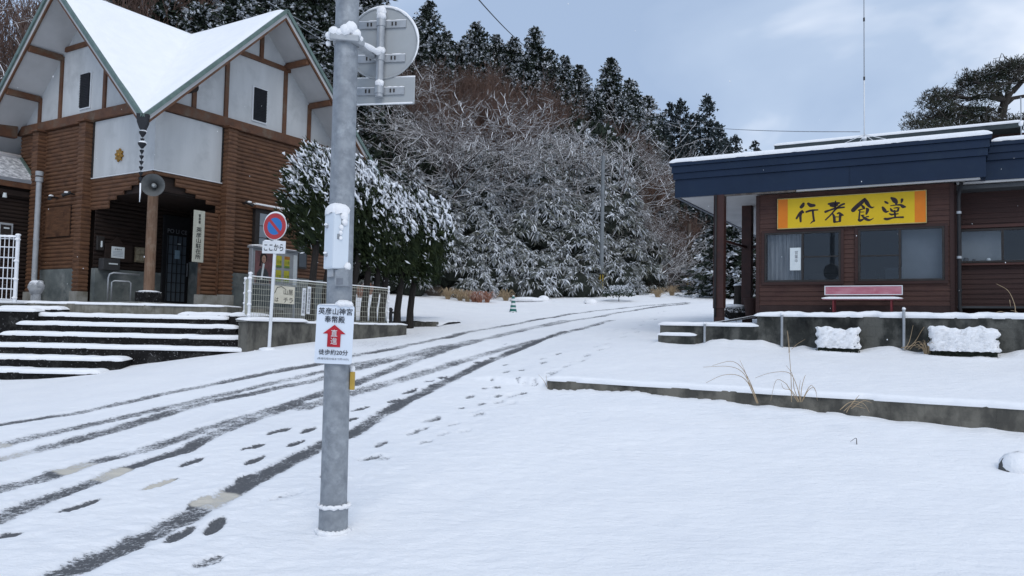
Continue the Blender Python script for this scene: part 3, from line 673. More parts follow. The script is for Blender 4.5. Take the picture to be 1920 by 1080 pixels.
for x_, z_ in ((-.07, .11), (.07, .11), (-.07, -.09), (.07, -.09)):
    b = MB(); b.box(x_ - .055, x_ + .055, -.028, -.02, z_ - .08, z_ + .08); b.build('picture', pmat('tan_picture', (.32, .28, .20), (.16, .14, .10), .7, 16, None, 0) if 'tan_picture' not in MATS else MATS['tan_picture'], t)
t = thing('mail_box', 'dark metal letter box with a pale slot on the porch wall', 'mail box', tuple(PB.w(.36, 2.42, 1.02)), PB.ang)
b = MB(); b.box(-.24, .26, -.12, .12, -.17, .16); b.build('body', pmat('dark_box', (.05, .05, .052), (.035, .035, .036), .5, 6, None, .05), t, bevel=.015)
b = MB(); b.box(-.08, .18, -.128, -.121, .0, .035); b.build('slot', M_PAPER, t)
t = thing('intercom', 'grey intercom box with a pale handset on the porch wall', 'intercom', tuple(PB.w(.12, 2.52, 1.60)), PB.ang)
b = MB(); b.box(-.09, .11, -.05, .03, -.2, .2); b.build('body', M_DARK, t, bevel=.01)
b = MB(); b.box(.0, .05, -.07, -.05, -.12, .06); b.build('handset', M_PAPER, t, bevel=.01)
t = thing('handrail', 'bent grey metal handrail standing in front of the porch wall', 'handrail', tuple(PB.w(.05, 1.55, 0)), PB.ang)
b = MB(); b.tube([(0, .35, 0), (0, .35, .62), (.02, .33, .72), (.10, .28, .76), (.75, .1, .74)], .026, 8); b.build('rail', M_STEELP, t, True)
b = MB(); b.tube([(.05, .26, 0), (.05, .26, .50), (.1, .24, .54), (.45, .12, .54), (.5, .1, .5), (.5, .1, 0)], .024, 8); b.build('frame', M_STEELP, t, True)
# white down pipe on the left column, and the wall cameras
t = thing('down_pipe', 'pale grey drain pipe with a wide collar on the log wall', 'drain pipe', tuple(PB.w(-.30, 5.02, 0)), PB.ang)
b = MB(); b.tube([(0, 0, -.2), (0, 0, 3.55)], .075, 14); b.build('pipe', M_PIPE, t, True, angle=50)
for z in (3.45, 3.62): b = MB(); b.tube([(0, 0, z), (0, 0, z + .13)], .105, 16); b.build('collar', M_PIPE, t, True, angle=50)
b = MB(); b.tube([(0, 0, 1.72), (0, 0, 1.78)], .083, 14); b.build('joint', M_PIPE, t, True, angle=50)
def wall_camera(label, fn, u, z, du):
    t = thing('security_camera', label, 'camera', tuple(PB.w(*fn(u, z, .05))), PB.ang, 'security cameras on the log walls')
    o = np.array(fn(0, 0, 1.0)); s_ = np.array(fn(1.0, 0, 0))
    b = MB(); b.beam(o * -.02, o * .16 + np.array([0, 0, .02]), .03, .03); b.beam(o * .0 - s_ * .05, o * .0 + s_ * .05, .1, .03); b.build('bracket', M_BLACK, t)
    a_ = o * .10 - s_ * du * .03; c_ = o * .26 + s_ * du * .12 + np.array([0, 0, -.07])
    b = MB(); b.tube([a_ + (0, 0, .03), a_ * .2 + c_ * .8 + (0, 0, .01), c_], [.05, .05, .055], 12); bd = b.build('housing', M_BLACK, t, True, angle=50)
    b = MB(); m_ = (a_ + c_) / 2; b.blob((m_[0], m_[1], m_[2] + .06), .07, .07, .035, 10, 6, .2); b.build('snow_cap', M_SNOWLUMP, bd, True)
wall_camera('black security camera on the log wall above the lattice vent', fL, 3.62, 3.02, 1)
wall_camera('pale lamp like camera beside the drain pipe under a snow cap', fL, 4.52, 2.98, -1)
wall_camera('black security camera on the log wall right of the porch', fR, 2.86, 2.95, 1)
# ---- low annex at the left edge, its eave running out towards the road
AZ_ = PB.hit(66, 340, 'y', 5.5); AR_ = PB.hit(38, 297, 'y', 6.6); xe, ze = AZ_[0], AZ_[2]; zr_ = AR_[2]; xr_ = AR_[0]
an = thing('annex', 'low dark log annex with a grey shingled roof left of the police box', 'building', tuple(PB.o), PB.ang)
b = MB(); logs(b, lambda u, z, d: (u, 5.75 - d, z), -5.5, -.03, -.15, ze - .1); b.box(-5.5, -.04, 5.76, 9, -.15, ze - .1); b.build('wall', M_LOGDARK, an, True, angle=50)
M_SHING = pmat('grey_shingle', (.26, .275, .30), (.20, .21, .23), .8, 3, (1, 14, 1), .5, 14, snow=.62, snowscale=9)
b = MB(); q = [(-6, 5.5, ze), (xe, 5.5, ze), (xr_, 6.6, zr_), (-6, 6.6, zr_), (-6, 9, ze - .1), (xe, 9, ze - .1)]
b.add(q + [(x, y, z - .1) for x, y, z in q], [(0, 1, 2, 3), (3, 2, 5, 4), (1, 5, 2), (9, 8, 7, 6), (0, 6, 7, 1), (1, 7, 11, 5), (10, 11, 8, 9)]); b.build('roof', M_SHING, an)
b = MB(); b.beam((xe, 5.49, ze + .01), (xr_, 6.6, zr_ + .02), .07, .08); b.build('hip_trim', M_TRIMG, an)
b = MB(); b.tube([(-6, 6.6, zr_ + .02), (xr_, 6.6, zr_ + .02)], [.10, .085], 8); b.build('ridge_snow', M_SNOW, an, True)
b = MB(); b.box(-6, xe - .02, 5.51, 5.58, ze - .26, ze - .10); b.build('fascia', M_BEAM, an)
b = MB(); b.box(-6, -.1, 5.6, 5.75, ze - .5, ze - .34); b.build('eave_beam', M_LOGDARK, an)
mp_ = PB.hit(8, 431, 'y', 5.70)
t = thing('meter_box', 'grey framed meter box on the dark annex wall', 'meter box', tuple(PB.w(mp_[0], 5.66, mp_[2])), PB.ang)
b = MB(); b.box(-.2, .2, -.04, .06, -.2, .2); b.build('frame', M_PIPE, t, bevel=.01)
b = MB(); b.box(-.14, .14, -.055, -.041, -.14, .14); b.build('face', M_DARK, t)
b = MB(); b.box(-.06, .09, -.06, -.0555, .03, .07); b.build('plate', M_PAPER, t)
lp_ = PB.hit(6, 366, 'y', 5.70); t = thing('wall_lamp', 'small pale lamp under the eave of the dark annex', 'lamp', tuple(PB.w(lp_[0], 5.64, lp_[2])), PB.ang)
b = MB(); b.box(-.05, .05, -.02, .08, -.02, .10); b.build('base', M_DARK, t, bevel=.01)
b = MB(); b.tube([(0, -.03, .06), (0, -.03, -.07)], [.05, .06], 10); b.build('shade', M_PAPER, t, True, angle=50)
# ------------------------------------------------------------------ forecourt platform and the black stone steps
FY = lambda px, y: at(px, 540, y)[0]
def step_block(name, x0, x1, y0, y1, z0, zt, parent, m=None, dip=0):
    """one course: a rough dark block and its own rounded snow cushion"""
    b = MB(); n = max(2, int((x1 - x0) / .35)); xs = np.linspace(x0, x1, n)
    pts = []; fs = []
    for i, x in enumerate(xs):
        j = random.uniform(-.02, .02); k_ = random.uniform(-.012, .012)
        pts += [(x, y0 + j, z0), (x, y0 + j * .5, zt + k_ * .3), (x, y1, zt + k_ * .3), (x, y1, z0)]
    for i in range(n - 1):
        for k in range(4): fs.append((i * 4 + k, i * 4 + 4 + k, i * 4 + 4 + (k + 1) % 4, i * 4 + (k + 1) % 4))
    fs += [(3, 2, 1, 0), tuple((n - 1) * 4 + k for k in range(4))]
    b.add(pts, fs); o = b.build(name, m or M_WETSTONE, parent, bevel=.012)
    return o
def snow_cushion(x0, x1, y0, y1, z, th, parent, name='snow_cushion', over=.03, ragged=.026, nx=None, m=None):
    """soft slab of snow lying on a ledge, rounded at its lip"""
    nx = nx or max(6, int((x1 - x0) / .07)); prof = [(-over * .6, -.012), (-over, th * .25), (-over * .75, th * .68), (over * .2, th * .97), (.12, th * 1.04), (y1 - y0, th)]
    xs = np.linspace(x0 - over, x1 + over, nx); V = []; F = []
    for i, x in enumerate(xs):
        e = min(1, min(i, nx - 1 - i) / 2.0) if nx > 4 else 1; e = .35 + .65 * math.sin(e * math.pi / 2)
        w = hashn(np.array([x * 1.0]), np.array([y0 * 3.0]), .23)[0] * ragged * 3 + random.uniform(-1, 1) * ragged * .35
        for d, h in prof: V.append((x, y0 + d + (w if d < .05 else w * .2), z + h * e + (w * .3 if h > 0 else 0)))
    k = len(prof)
    for i in range(nx - 1):
        for j in range(k - 1): F.append((i * k + j, i * k + k + j, i * k + k + j + 1, i * k + j + 1))
    F += [tuple(range(k)), tuple((nx - 1) * k + j for j in range(k))[::-1]]
    return MB().add(V, F).build(name, m or M_SNOW, parent, True, angle=70)
t = thing('forecourt', 'concrete forecourt of the police box with a thin snow cover and stained edge', 'forecourt', (0, 0, 0))
b = MB(); x0_, x1_ = FY(52, 19), FY(420, 19)
b.box(x0_ - .0, x1_ + .1, 19.0, 20.5, .2, 1.955); b.box(x0_ - 6, x0_ + .01, 19.35, 26, .2, 1.95); b.box(x1_ - 5, x1_ + .6, 20.3, 22, .2, 1.94)
b.build('slab', pmat('stained_concrete', (.20, .19, .16), (.11, .105, .085), .9, 2.6, (3, 3, .4), .4, 20, c3=(.30, .29, .26), s3=1.6), t)
snow_cushion(x0_, x1_, 19.0, 20.25, 1.955, .05, t)
snow_cushion(x0_ - 5.5, x0_ + .4, 19.35, 22.5, 1.95, .07, t)
# floor slab right under the building
b = MB(); q = [(-.6, -.5), (6.45, -.0), (6.45, 7.4), (-.6, 7.4)]
b.prism(q, lambda u, v, d: tuple(PB.w(u, v, d)), -1.6, -.06); b.build('footing', M_CONCL, t)
STEPS = [(1.70, 18.5, 70, 428), (1.49, 18.05, 37, 445), (1.25, 17.6, 7, 463), (1.0, 17.15, -90, 480), (.755, 16.7, -120, 233), (.50, 16.25, -120, 192)]
st = thing('stone_steps', 'flight of black stone steps, each tread under a soft cushion of snow', 'steps', (0, 0, 0))
for zt, y0, pa, pb_ in STEPS:
    xa, xb = FY(pa, y0), FY(pb_, y0)
    s_ = step_block('step', xa, xb, y0, 19.02 if pa > -50 or zt > .9 else 17.4, -.6, zt - .055, st)
    c_ = snow_cushion(xa, xb, y0, y0 + .6, zt - .057, .088, s_, 'snow_cushion')
for nm, lab, pa, pb_, y0, zt, m in (('cheek_wall', 'dark stone cheek wall at the top left of the steps, snow on top', -140, 68, 18.35, 1.74, None), ('cheek_wall', 'dark stone cheek wall between the steps and the fenced wall, snow on top', 432, 487, 18.3, 1.73, None)):
    t = thing(nm, lab, 'wall', (0, 0, 0)); xa, xb = FY(pa, y0), FY(pb_, y0)
    step_block('block', xa, xb, y0, 19.0, -.3, zt, t)
    snow_cushion(xa - (0 if pa < 0 else .0), xb, y0, y0 + .9, zt, .085, t)
b = MB(); xa = FY(340, 18.75); b.box(xa, FY(432, 18.7), 18.72, 19.0, .4, 1.74); ob = b.build('block', M_WETSTONE, t); snow_cushion(xa, FY(435, 18.72), 18.72, 19.02, 1.74, .07, t)
b = MB(); b.box(FY(68, 18.7), FY(118, 18.7), 18.7, 19.0, .4, 1.80); st2 = b.build('block', M_WETSTONE, st); snow_cushion(FY(0, 18.7), FY(118, 18.7), 18.7, 19.1, 1.80, .08, st2)
# ---- fenced retaining wall beside the steps
FA, FB = np.array([-5.78, 17.0]), np.array([-3.05, 20.85]); FD = (FB - FA) / np.hypot(*(FB - FA)); FL_ = np.hypot(*(FB - FA)); FANG = math.atan2(FD[1], FD[0])
FW = Frame((FA[0], FA[1], 0), FANG)
t = thing('retaining_wall', 'mossy concrete retaining wall below the white mesh fence', 'wall', (FA[0], FA[1], 0), FANG)
b = MB(); b.box(0, FL_ + .35, 0, .34, .2, 1.60); b.build('wall', M_CONC, t, bevel=.015)
b = MB(); b.box(-.05, FL_ + .2, .03, .36, 1.60, 1.63); b.build('coping', M_CONCL, t)
snow_cushion(-.05, 1.6, -.02, .36, 1.63, .075, t); snow_cushion(1.6, FL_ + .34, .02, .36, 1.60, .04, t, ragged=.02)
M_WIRE = pmat('cream_wire', (.50, .50, .42), (.40, .40, .33), .5, 9, None, 0)
M_WIREW = pmat('snowy_wire', (.76, .78, .80), (.70, .72, .75), .6, 9, None, .2, 60)
def mesh_fence(name, label, runs, m, posts, wv=.062, wh=.13, r=.0031, snow=1.0, group=None):
    """runs: (a, b, z0, z1) along the top and bottom lines"""
    t = thing(name, label, 'fence', (0, 0, 0), 0, group)
    for a, c, za0, za1, zc0, zc1 in runs:
        a = Vector(a); c = Vector(c); L = (c - a).length; b = MB(); n = max(2, int(L / wv))
        for i in range(n + 1):
            f = i / n; p = a.lerp(c, f); z0 = za0 + (zc0 - za0) * f; z1 = za1 + (zc1 - za1) * f
            b.tube([(p.x, p.y, z0), (p.x, p.y, z1)], r, 4, False)
        k = int((za1 - za0) / wh)
        for j in range(k + 1):
            f = j / k; b.tube([(a.x, a.y, za0 + (za1 - za0) * f), (c.x, c.y, zc0 + (zc1 - zc0) * f)], r * 1.25, 4, False)
        b.build('wire_panel', m, t)
        b = MB(); nrm = Vector((-(c - a).y, (c - a).x, 0)).normalized() * .03
        for s_ in (-1, 1): b.tube([(a.x + nrm.x * s_, a.y + nrm.y * s_, za1 - .05), (c.x + nrm.x * s_, c.y + nrm.y * s_, zc1 - .05)], .006, 5)
        b.tube([(a.x, a.y, za1), (c.x, c.y, zc1)], .009, 6); b.build('top_rail', m, t)
        if snow:
            b = MB(); m_ = 24; b.tube([(a.x + (c.x - a.x) * i / m_, a.y + (c.y - a.y) * i / m_, za1 + (zc1 - za1) * i / m_ + .012 + random.uniform(-.004, .004)) for i in range(m_ + 1)], [.020 * snow * random.uniform(.7, 1.2) for _ in range(m_ + 1)], 6); b.build('snow_line', M_SNOW, t, True)
    for x, y, z0, z1, rr in posts:
        b = MB(); b.tube([(x, y, z0), (x, y, z1)], rr, 10); p = b.build('post', M_WIREW, t, True, angle=50)
        b = MB()
        for z in (z0 + .12, z0 + (z1 - z0) * .35, z0 + (z1 - z0) * .62, z1 - .1): b.blob((x, y - .015, z), rr * 1.5, rr * 1.5, .035, 8, 5, .3)
        b.blob((x, y, z1 + .01), rr * 1.5, rr * 1.5, .035, 8, 5, .2); b.build('snow_cap', M_SNOWLUMP, p, True)
    return t
f0 = FW.w(.22, .28, 0); f1 = FW.w(FL_ - .1, .28, 0); fl = np.array([FY(460, 18.35), 18.35, 0])
mesh_fence('mesh_fence', 'white wire mesh fence on the retaining wall, snow along its top rail', [((fl[0], fl[1], 0), (f0[0], f0[1], 0), 1.80, 2.58, 1.68, 2.62), ((f0[0], f0[1], 0), (f1[0], f1[1], 0), 1.68, 2.62, 1.66, 2.57)], M_WIRE,
           [(fl[0], fl[1], 1.72, 2.62, .028), (f0[0], f0[1], 1.63, 2.68, .034), (f1[0], f1[1], 1.6, 2.60, .024)], snow=.65)
# the snow caked panel at the left edge of the photograph
q0, q1 = FY(-70, 18.9), FY(29, 18.9)
mesh_fence('mesh_fence', 'snow caked white wire fence panel in front of the dark annex', [((q0, 18.9, 0), (q1, 18.9, 0), 2.06, 3.58, 2.02, 3.56)], M_WIREW, [(q1, 18.9, 1.95, 3.6, .045)], .10, .24, .011, 1.6)
# boards tied to the fence
def flat_sign(name, label, cat, frame, u, y, z, w, h, m, tilt=0, th=.012):
    t = thing(name, label, cat, tuple(frame.w(u, y, z)), frame.ang); t.rotation_euler = (0, tilt, frame.ang)
    b = MB(); b.box(-w / 2, w / 2, -th / 2, th / 2, -h / 2, h / 2); b.build('board', m, t, bevel=.004)
    return t
M_CREAM = pmat('cream_board', (.66, .62, .50), (.58, .54, .43), .7, 5, None, .05)
on_f = lambda px, py: FW.hit(px, py, 'y', .24)
u_, _, z_ = on_f(533, 553)
t = flat_sign('club_board', 'cream board with black characters tied to the mesh fence', 'sign', FW, u_, .235, z_, .58, .41, M_CREAM, .02)
lettering('山居', .13, lambda u, v, d: (.10 + u, -.007 - d, .07 + v), M_INK, t, bold=.0); lettering('チラ', .12, lambda u, v, d: (.11 + u, -.007 - d, -.12 + v), M_INK, t); lettering('は', .10, lambda u, v, d: (-.22 + u, -.007 - d, -.12 + v), M_INK, t)
b = MB(); b.tube([(-.29, -.012, .02), (-.22, -.012, .16), (-.1, -.012, .19), (.02, -.012, .13)], .006, 5); b.build('drawn_curve', M_INK, t)
for px, py, txt, lab in ((569, 566, '交通安全運動', 'left of two narrow white banners on the mesh fence'), (578.5, 563, '飲酒運転追放', 'right of two narrow white banners on the mesh fence')):
    u_, _, z_ = on_f(px, py)
    t = flat_sign('banner', lab, 'banner', FW, u_, .235, z_, .105, .66, M_WHITE, .03); t['group'] = 'narrow banners tied to the mesh fence'
    lettering(txt, .56, lambda u, v, d: (u, -.007 - d, v), MATS.get('faded_ink') or pmat('faded_ink', (.16, .16, .18), None, .7, 9, None, 0), t, vertical=True, width=.07)
# ---- glazed notice board behind the fence
xl, _, zl = PB.hit(474, 464, 'y', -.9); xr, _, zr = PB.hit(559, 478, 'y', -.9)
t = thing('bulletin_board', 'grey glazed bulletin board with a portrait poster and yellow notices', 'notice board', tuple(PB.w(xl, -.9, 0)), PB.ang)
Wd = xr - xl; z0, z1 = .55, zl
b = MB(); b.box(0, Wd, 0, .16, z0, z1); b.build('case', M_STEELP, t, bevel=.015)
b = MB(); b.box(-.03, Wd + .03, -.05, .2, z1, z1 + .05); rf = b.build('roof', M_STEELP, t, bevel=.012)
snow_cushion(-.02, Wd * .35, -.05, .18, z1 + .05, .055, rf); snow_cushion(Wd * .35, Wd + .02, -.05, .18, z1 + .05, .02, rf)
for x in (.05, Wd - .05): b = MB(); b.box(x - .03, x + .03, .04, .1, -.4, z0); b.build('leg', M_STEELP, t)
b = MB(); b.box(.06, Wd - .06, -.012, -.002, z0 + .06, z1 - .06); b.build('backing', pmat('pin_board', (.36, .38, .40), (.30, .32, .34), .6, 3, None, .05), t)
po = MB(); xa, xb = .08, Wd * .44; za, zb = z0 + .04, z1 - .07
po.box(xa, xb, -.022, -.013, za, zb); po = po.build('portrait_poster', pmat('poster_ground', (.20, .09, .09), (.09, .05, .055), .6, 4, None, 0), t)
cx = (xa + xb) / 2 - .04; fz = zb - .22; L2 = lambda x, z: (x, -.024, z)
def flat_poly(pts, m, parent, name, y=-.024): return MB().add([(x, y, z) for x, z in pts], [tuple(range(len(pts)))[::-1]]).build(name, m, parent)
oval = lambda cx_, cz, rx, rz, n=18: [(cx_ + rx * math.cos(2 * math.pi * k / n), cz + rz * math.sin(2 * math.pi * k / n)) for k in range(n)]
flat_poly([(cx - .24, za + .02), (cx - .22, za + .30), (cx - .10, za + .44), (cx + .10, za + .44), (cx + .20, za + .30), (cx + .22, za + .02)], pmat('poster_coat', (.035, .04, .045), (.06, .065, .07), .7, 9, None, 0), po, 'printed_coat', -.0235)
flat_poly(oval(cx, fz + .02, .125, .165), pmat('poster_hair', (.02, .016, .015), None, .7, 9, None, 0), po, 'printed_hair', -.025)
flat_poly([(cx - .11, fz - .02), (cx - .15, fz - .22), (cx - .07, fz - .2)], MATS['poster_hair'], po, 'printed_hair', -.0247)
flat_poly(oval(cx + .015, fz - .01, .075, .115), pmat('poster_skin', (.42, .27, .20), (.34, .2, .15), .7, 7, None, 0), po, 'printed_face', -.0265)
flat_poly([(cx - .02, fz - .13), (cx - .08, za + .12), (cx - .02, za + .1), (cx + .05, fz - .14)], MATS['paper'], po, 'printed_collar', -.026)
for ex in (-.015, .045): flat_poly(oval(cx + ex, fz + .012, .014, .007, 8), MATS['poster_hair'], po, 'printed_eye', -.0275)
flat_poly(oval(cx + .015, fz - .065, .02, .007, 8), pmat('poster_lip', (.3, .08, .07), None, .7, 9, None, 0), po, 'printed_mouth', -.0275)
M_YEL = pmat('yellow_notice', (.55, .50, .05), (.44, .40, .04), .6, 8, None, 0); M_GRN = pmat('green_print', (.10, .20, .05), (.16, .26, .06), .6, 9, None, 0); M_ORG = pmat('orange_print', (.5, .2, .04), None, .6, 9, None, 0)
for i, x in enumerate((Wd * .56, Wd * .74)):
    for j, z in enumerate((z1 - .32, z1 - .74)):
        b = MB(); b.box(x - .10, x + .10, -.022, -.013, z - .17, z + .17); s_ = b.build('notice', M_YEL, t)
        b = MB(); b.box(x - .10, x + .10, -.024, -.0225, z - .17, z - .11); b.build('green_band', M_GRN, s_)
        if i and not j: b = MB(); b.box(x - .10, x + .10, -.024, -.0225, z + .08, z + .17); b.build('orange_band', M_ORG, s_)
        lettering('注意', .09, lambda u, v, d, x=x, z=z: (x + u, -.0225 - d * .4, z - .01 + v), M_GRN, s_)
g = MB(); g.box(.55 * Wd + .41 * Wd - .12, Wd - .05, -.02, -.012, z0 + .06, z1 - .08); g.build('sheet', M_PAPER, t)
# ---- no-parking sign on its white pole
bp = on_ground(504, 661); NS = Frame((bp[0], bp[1], bp[2]), R(-19))
t = thing('no_parking_sign', 'round red and blue no parking sign on a white pole before the steps', 'road sign', tuple(NS.o), NS.ang); t.rotation_euler = (0, R(1.6), NS.ang)
b = MB(); b.tube([(0, 0, -.1), (0, 0, 2.9)], .036, 12); b.build('pole', M_WHITE, t, True, angle=50)
b = MB(); b.blob((0, -.03, .05), .22, .14, .07, 12, 6, .3); b.build('snow_pile', M_SNOWLUMP, t, True)
M_RED = pmat('sign_red', (.42, .045, .05), (.36, .04, .045), .45, 4, None, 0); M_BLUE = pmat('sign_blue', (.035, .17, .46), (.03, .15, .41), .45, 4, None, 0)
zc = 2.77
def ring(b, c, r0, r1, y, n=40):
    p = [(c[0] + r * math.cos(2 * math.pi * k / n), y, c[1] + r * math.sin(2 * math.pi * k / n)) for r in (r0, r1) for k in range(n)]
    return b.add(p, [(k, (k + 1) % n, n + (k + 1) % n, n + k)[::-1] for k in range(n)])
d = MB(); d.tube([(0, -.055, zc), (0, -.035, zc)], .30, 40); d = d.build('disc', M_WHITE, t, True, angle=40)
b = MB(); ring(b, (0, zc), .19, .288, -.058); b.prism([(-.032, .21), (.032, .21), (.032, -.21), (-.032, -.21)], lambda u, v, dd: (u * .7071 + v * .7071 * -1 * -1 * 1.0 if False else (u * .7071 - v * .7071), -.0585 - dd, zc + (u * .7071 + v * .7071)), 0, .001); b.build('red_ring', M_RED, d)
flat_poly(oval(0, zc, .19, .19, 40), M_BLUE, d, 'blue_face', -.0575)
sn = MB(); sn.tube([(.31 * math.cos(a), -.045, zc + .31 * math.sin(a)) for a in np.linspace(R(35), R(150), 14)], [.006 + .012 * math.sin(math.pi * i / 13) for i in range(14)], 6); sn.build('snow_rim', M_SNOW, d, True)
p = MB(); p.box(-.30, .30, -.05, -.035, zc - .60, zc - .325); p = p.build('plate', M_WHITE, t, bevel=.02)
lettering('ここから', .15, lambda u, v, dd: (u, -.051 - dd, zc - .465 + v), M_INK, p, width=.50, bold=.010)
sn = MB(); sn.blob((-.18, -.045, zc - .325), .1, .02, .02, 8, 5, .4); sn.blob((.06, -.045, zc - .328), .14, .018, .016, 8, 5, .4); sn.build('snow_rim', M_SNOWLUMP, p, True)
# ---- galvanised utility pole in the foreground
up_ = on_ground(624, 1006); UP = np.array([up_[0], up_[1], up_[2]]); print('pole', UP, proj(UP + np.array([0, 0, 4.0])))
t = thing('utility_pole', 'grey mottled galvanised utility pole in the foreground with a sleeve at its foot', 'utility pole', tuple(UP))
LEAN = np.array([-.012, 0.0])
b = MB(); b.tube([(0, 0, -.3), (LEAN[0] * 1, 0, 2.5), (LEAN[0] * 2, 0, 6.0)], [.101, .094, .082], 40); b.build('pole', M_STEEL, t, True, angle=50)
b = MB(); b.tube([(0, 0, -.2), (0, 0, .225)], .108, 40); sl_ = b.build('sleeve', M_STEEL, t, True, angle=50)
b = MB(); n = 48; b.tube([(.112 * math.cos(a), .112 * math.sin(a), .235 + random.uniform(-.006, .006)) for a in np.linspace(0, 2 * math.pi, n)], [random.uniform(.010, .022) for _ in range(n)], 6); b.build('snow_ring', M_SNOWLUMP, sl_, True)
b = MB(); b.tube([(.115 * math.cos(a), .115 * math.sin(a), .045) for a in np.linspace(0, 2 * math.pi, n)], [random.uniform(.015, .03) for _ in range(n)], 6); b.build('snow_skirt', M_SNOWLUMP, t, True)
YB = UP[1]
def pz(py, px=630, y=YB): return at(px, py, y)[2]
# control box
bx = at(624, 503, YB - .17); BX = np.array([bx[0], bx[1], bx[2]])
t = thing('control_box', 'small white control box with two knobs strapped to the pole, snow on its lid', 'junction box', tuple(BX), R(45))
H = pz(395, 620, YB - .17) - bx[2]
b = MB(); b.box(0, .135, 0, .135, 0, H); bd = b.build('body', pmat('pale_blue_grey', (.66, .72, .78), (.62, .68, .74), .45, 3, None, .03), t, bevel=.008)
# front-left face is x = 0, front-right face is y = 0 in the turned frame
b = MB(); b.box(-.004, .0, .006, .094, .012, H - .012); b.build('door', MATS['pale_blue_grey'], t, bevel=.003)
for z in (H * .24, H * .74):
    b = MB(); b.tube([(-.004, .085, z), (-.018, .085, z), (-.022, .085, z)], [.014, .014, .008], 14); k = b.build('knob', M_STEELP, t, True, angle=40)
    b = MB(); b.blob((-.018, .085, z + .014), .014, .016, .010, 8, 5, .2); b.build('snow_cap', M_SNOW, k, True)
b = MB(); b.box(.028, .05, -.003, .0, .22, .26); b.box(.06, .085, -.003, 0, .335, .375); b.build('sticker', pmat('grey_sticker', (.22, .24, .26), (.3, .32, .34), .6, 20, None, 0), t)
b = MB(); kk = 14; V_ = []
for j_, (h_, e_) in enumerate(((-.012, .012), (.018, .016), (.042, .004), (.060, -.018), (.070, -.045))):
    for i_ in range(kk):
        a_ = 2 * math.pi * i_ / kk; c_, s_ = math.cos(a_), math.sin(a_); q_ = (.0675 + e_) / max(abs(c_), abs(s_)) ** .75; V_.append((.0675 + c_ * q_ + random.uniform(-.003, .003), .0675 + s_ * q_ + random.uniform(-.003, .003), H + h_ + (random.uniform(-.012, .006) if j_ == 0 else random.uniform(-.003, .003))))
b.add(V_, [(j_ * kk + i_, j_ * kk + (i_ + 1) % kk, (j_ + 1) * kk + (i_ + 1) % kk, (j_ + 1) * kk + i_) for j_ in range(4) for i_ in range(kk)] + [tuple(4 * kk + i_ for i_ in range(kk))]); lid = b.build('snow_lid', M_SNOWLUMP, t, True)
b = MB()
for z_, x_, s_ in ((H - .03, .085, .035), (H - .075, .088, .026), (H - .12, .06, .02), (H - .16, .055, .016), (H - .2, .055, .013), (.02, .125, .03)): b.blob((x_, -.006, z_), s_, .012, s_ * 1.1, 8, 6, .3)
b.build('snow_drip', M_SNOWLUMP, t, True)
b = MB(); b.box(.02, .09, .04, .11, -.06, 0); b.build('gland', MATS['grey_pipe'], t, bevel=.006)
t = thing('pole_bracket', 'plain grey mounting bracket below the white control box', 'bracket', (BX[0] + .055, BX[1] + .06, BX[2]), R(0))
b = MB(); b.box(-.05, .055, -.02, .08, -.13, -.002); b.build('bracket', MATS['galvanised_steel'], t, bevel=.006)
b = MB(); b.box(-.035, .015, -.023, -.02, -.115, -.07); b.build('plate', pmat('dull_plate', (.19, .21, .24), None, .6, 9, None, 0), t)
# direction notice
ct = at(626.5, 627, YB - .118); wS = 70 / FPX * (YB - .12); hS = 110 / FPX * (YB - .12)
t = thing('direction_sign', 'white notice with a red up arrow strapped around the foreground pole', 'sign', (ct[0], ct[1], ct[2])); t.rotation_euler = (0, R(1.3), 0)
rc = .018; cs = [(sx_ * (wS / 2 - rc) + rc * math.cos(a), sz_ * (hS / 2 - rc) + rc * math.sin(a)) for sx_, sz_, a0 in ((1, 1, 0), (-1, 1, 90), (-1, -1, 180), (1, -1, 270)) for a in [R(a0 + k * 22.5) for k in range(5)]]
bend = lambda u: .05 * (1 - math.cos(u * 2.2))
def sgn(u, v, d): return (u, -.0 - d + u * u * .35, v)
b = MB(); b.prism(cs, sgn, -.006, 0); b.build('board', pmat('notice_white', (.70, .76, .84), (.67, .73, .81), .4, 2, None, 0), t)
M_TXT = pmat('navy_ink', (.020, .024, .040), None, .5, 9, None, 0)
vy = lambda py: (627 - py) / 110 * hS
lettering('英彦山神宮', hS * .115, lambda u, v, d: sgn(u, v + vy(584), .0008), M_TXT, t, width=wS * .91, bold=.010)
lettering('奉幣殿', hS * .115, lambda u, v, d: sgn(u - .002, v + vy(599), .0008), M_TXT, t, width=wS * .54, bold=.010)
ar = [(0, 609), (21.5, 626), (12.3, 626), (12.3, 650.5), (-12.3, 650.5), (-12.3, 626), (-21.5, 626)]
b = MB(); b.add([sgn(x / 70 * wS, vy(y), .0006) for x, y in ar], [(0, 6, 5, 2, 1), (5, 4, 3, 2)]); b.build('arrow', pmat('arrow_red', (.50, .02, .035), None, .45, 9, None, 0), t)
lettering('直進', hS * .25, lambda u, v, d: sgn(u, v + vy(632), .0012), M_WHITE, t, width=wS * .17, bold=.010, vertical=True)
lettering('徒歩約20分', hS * .09, lambda u, v, d: sgn(u, v + vy(660.5), .0008), M_TXT, t, width=wS * .78, bold=.010)
lettering('(参道石段分岐まで約10分)', hS * .042, lambda u, v, d: sgn(u, v + vy(673), .0008), M_TXT, t, width=wS * .84)
b = MB(); b.blob((.05, .03, hS / 2 + .012), .06, .05, .028, 12, 6, .35); b.blob((.095, .02, hS / 2 + .01), .035, .04, .022, 10, 6, .35); b.tube([(-.12, .0, hS / 2), (0, 0, hS / 2 + .004), (.13, 0, hS / 2)], [.004, .006, .005], 6); b.build('snow_cap', M_SNOWLUMP, t, True)
c = at(661, 714, YB); t = thing('reflector_tag', 'small yellow tag on the right side of the foreground pole', 'tag', (c[0], c[1], c[2]))
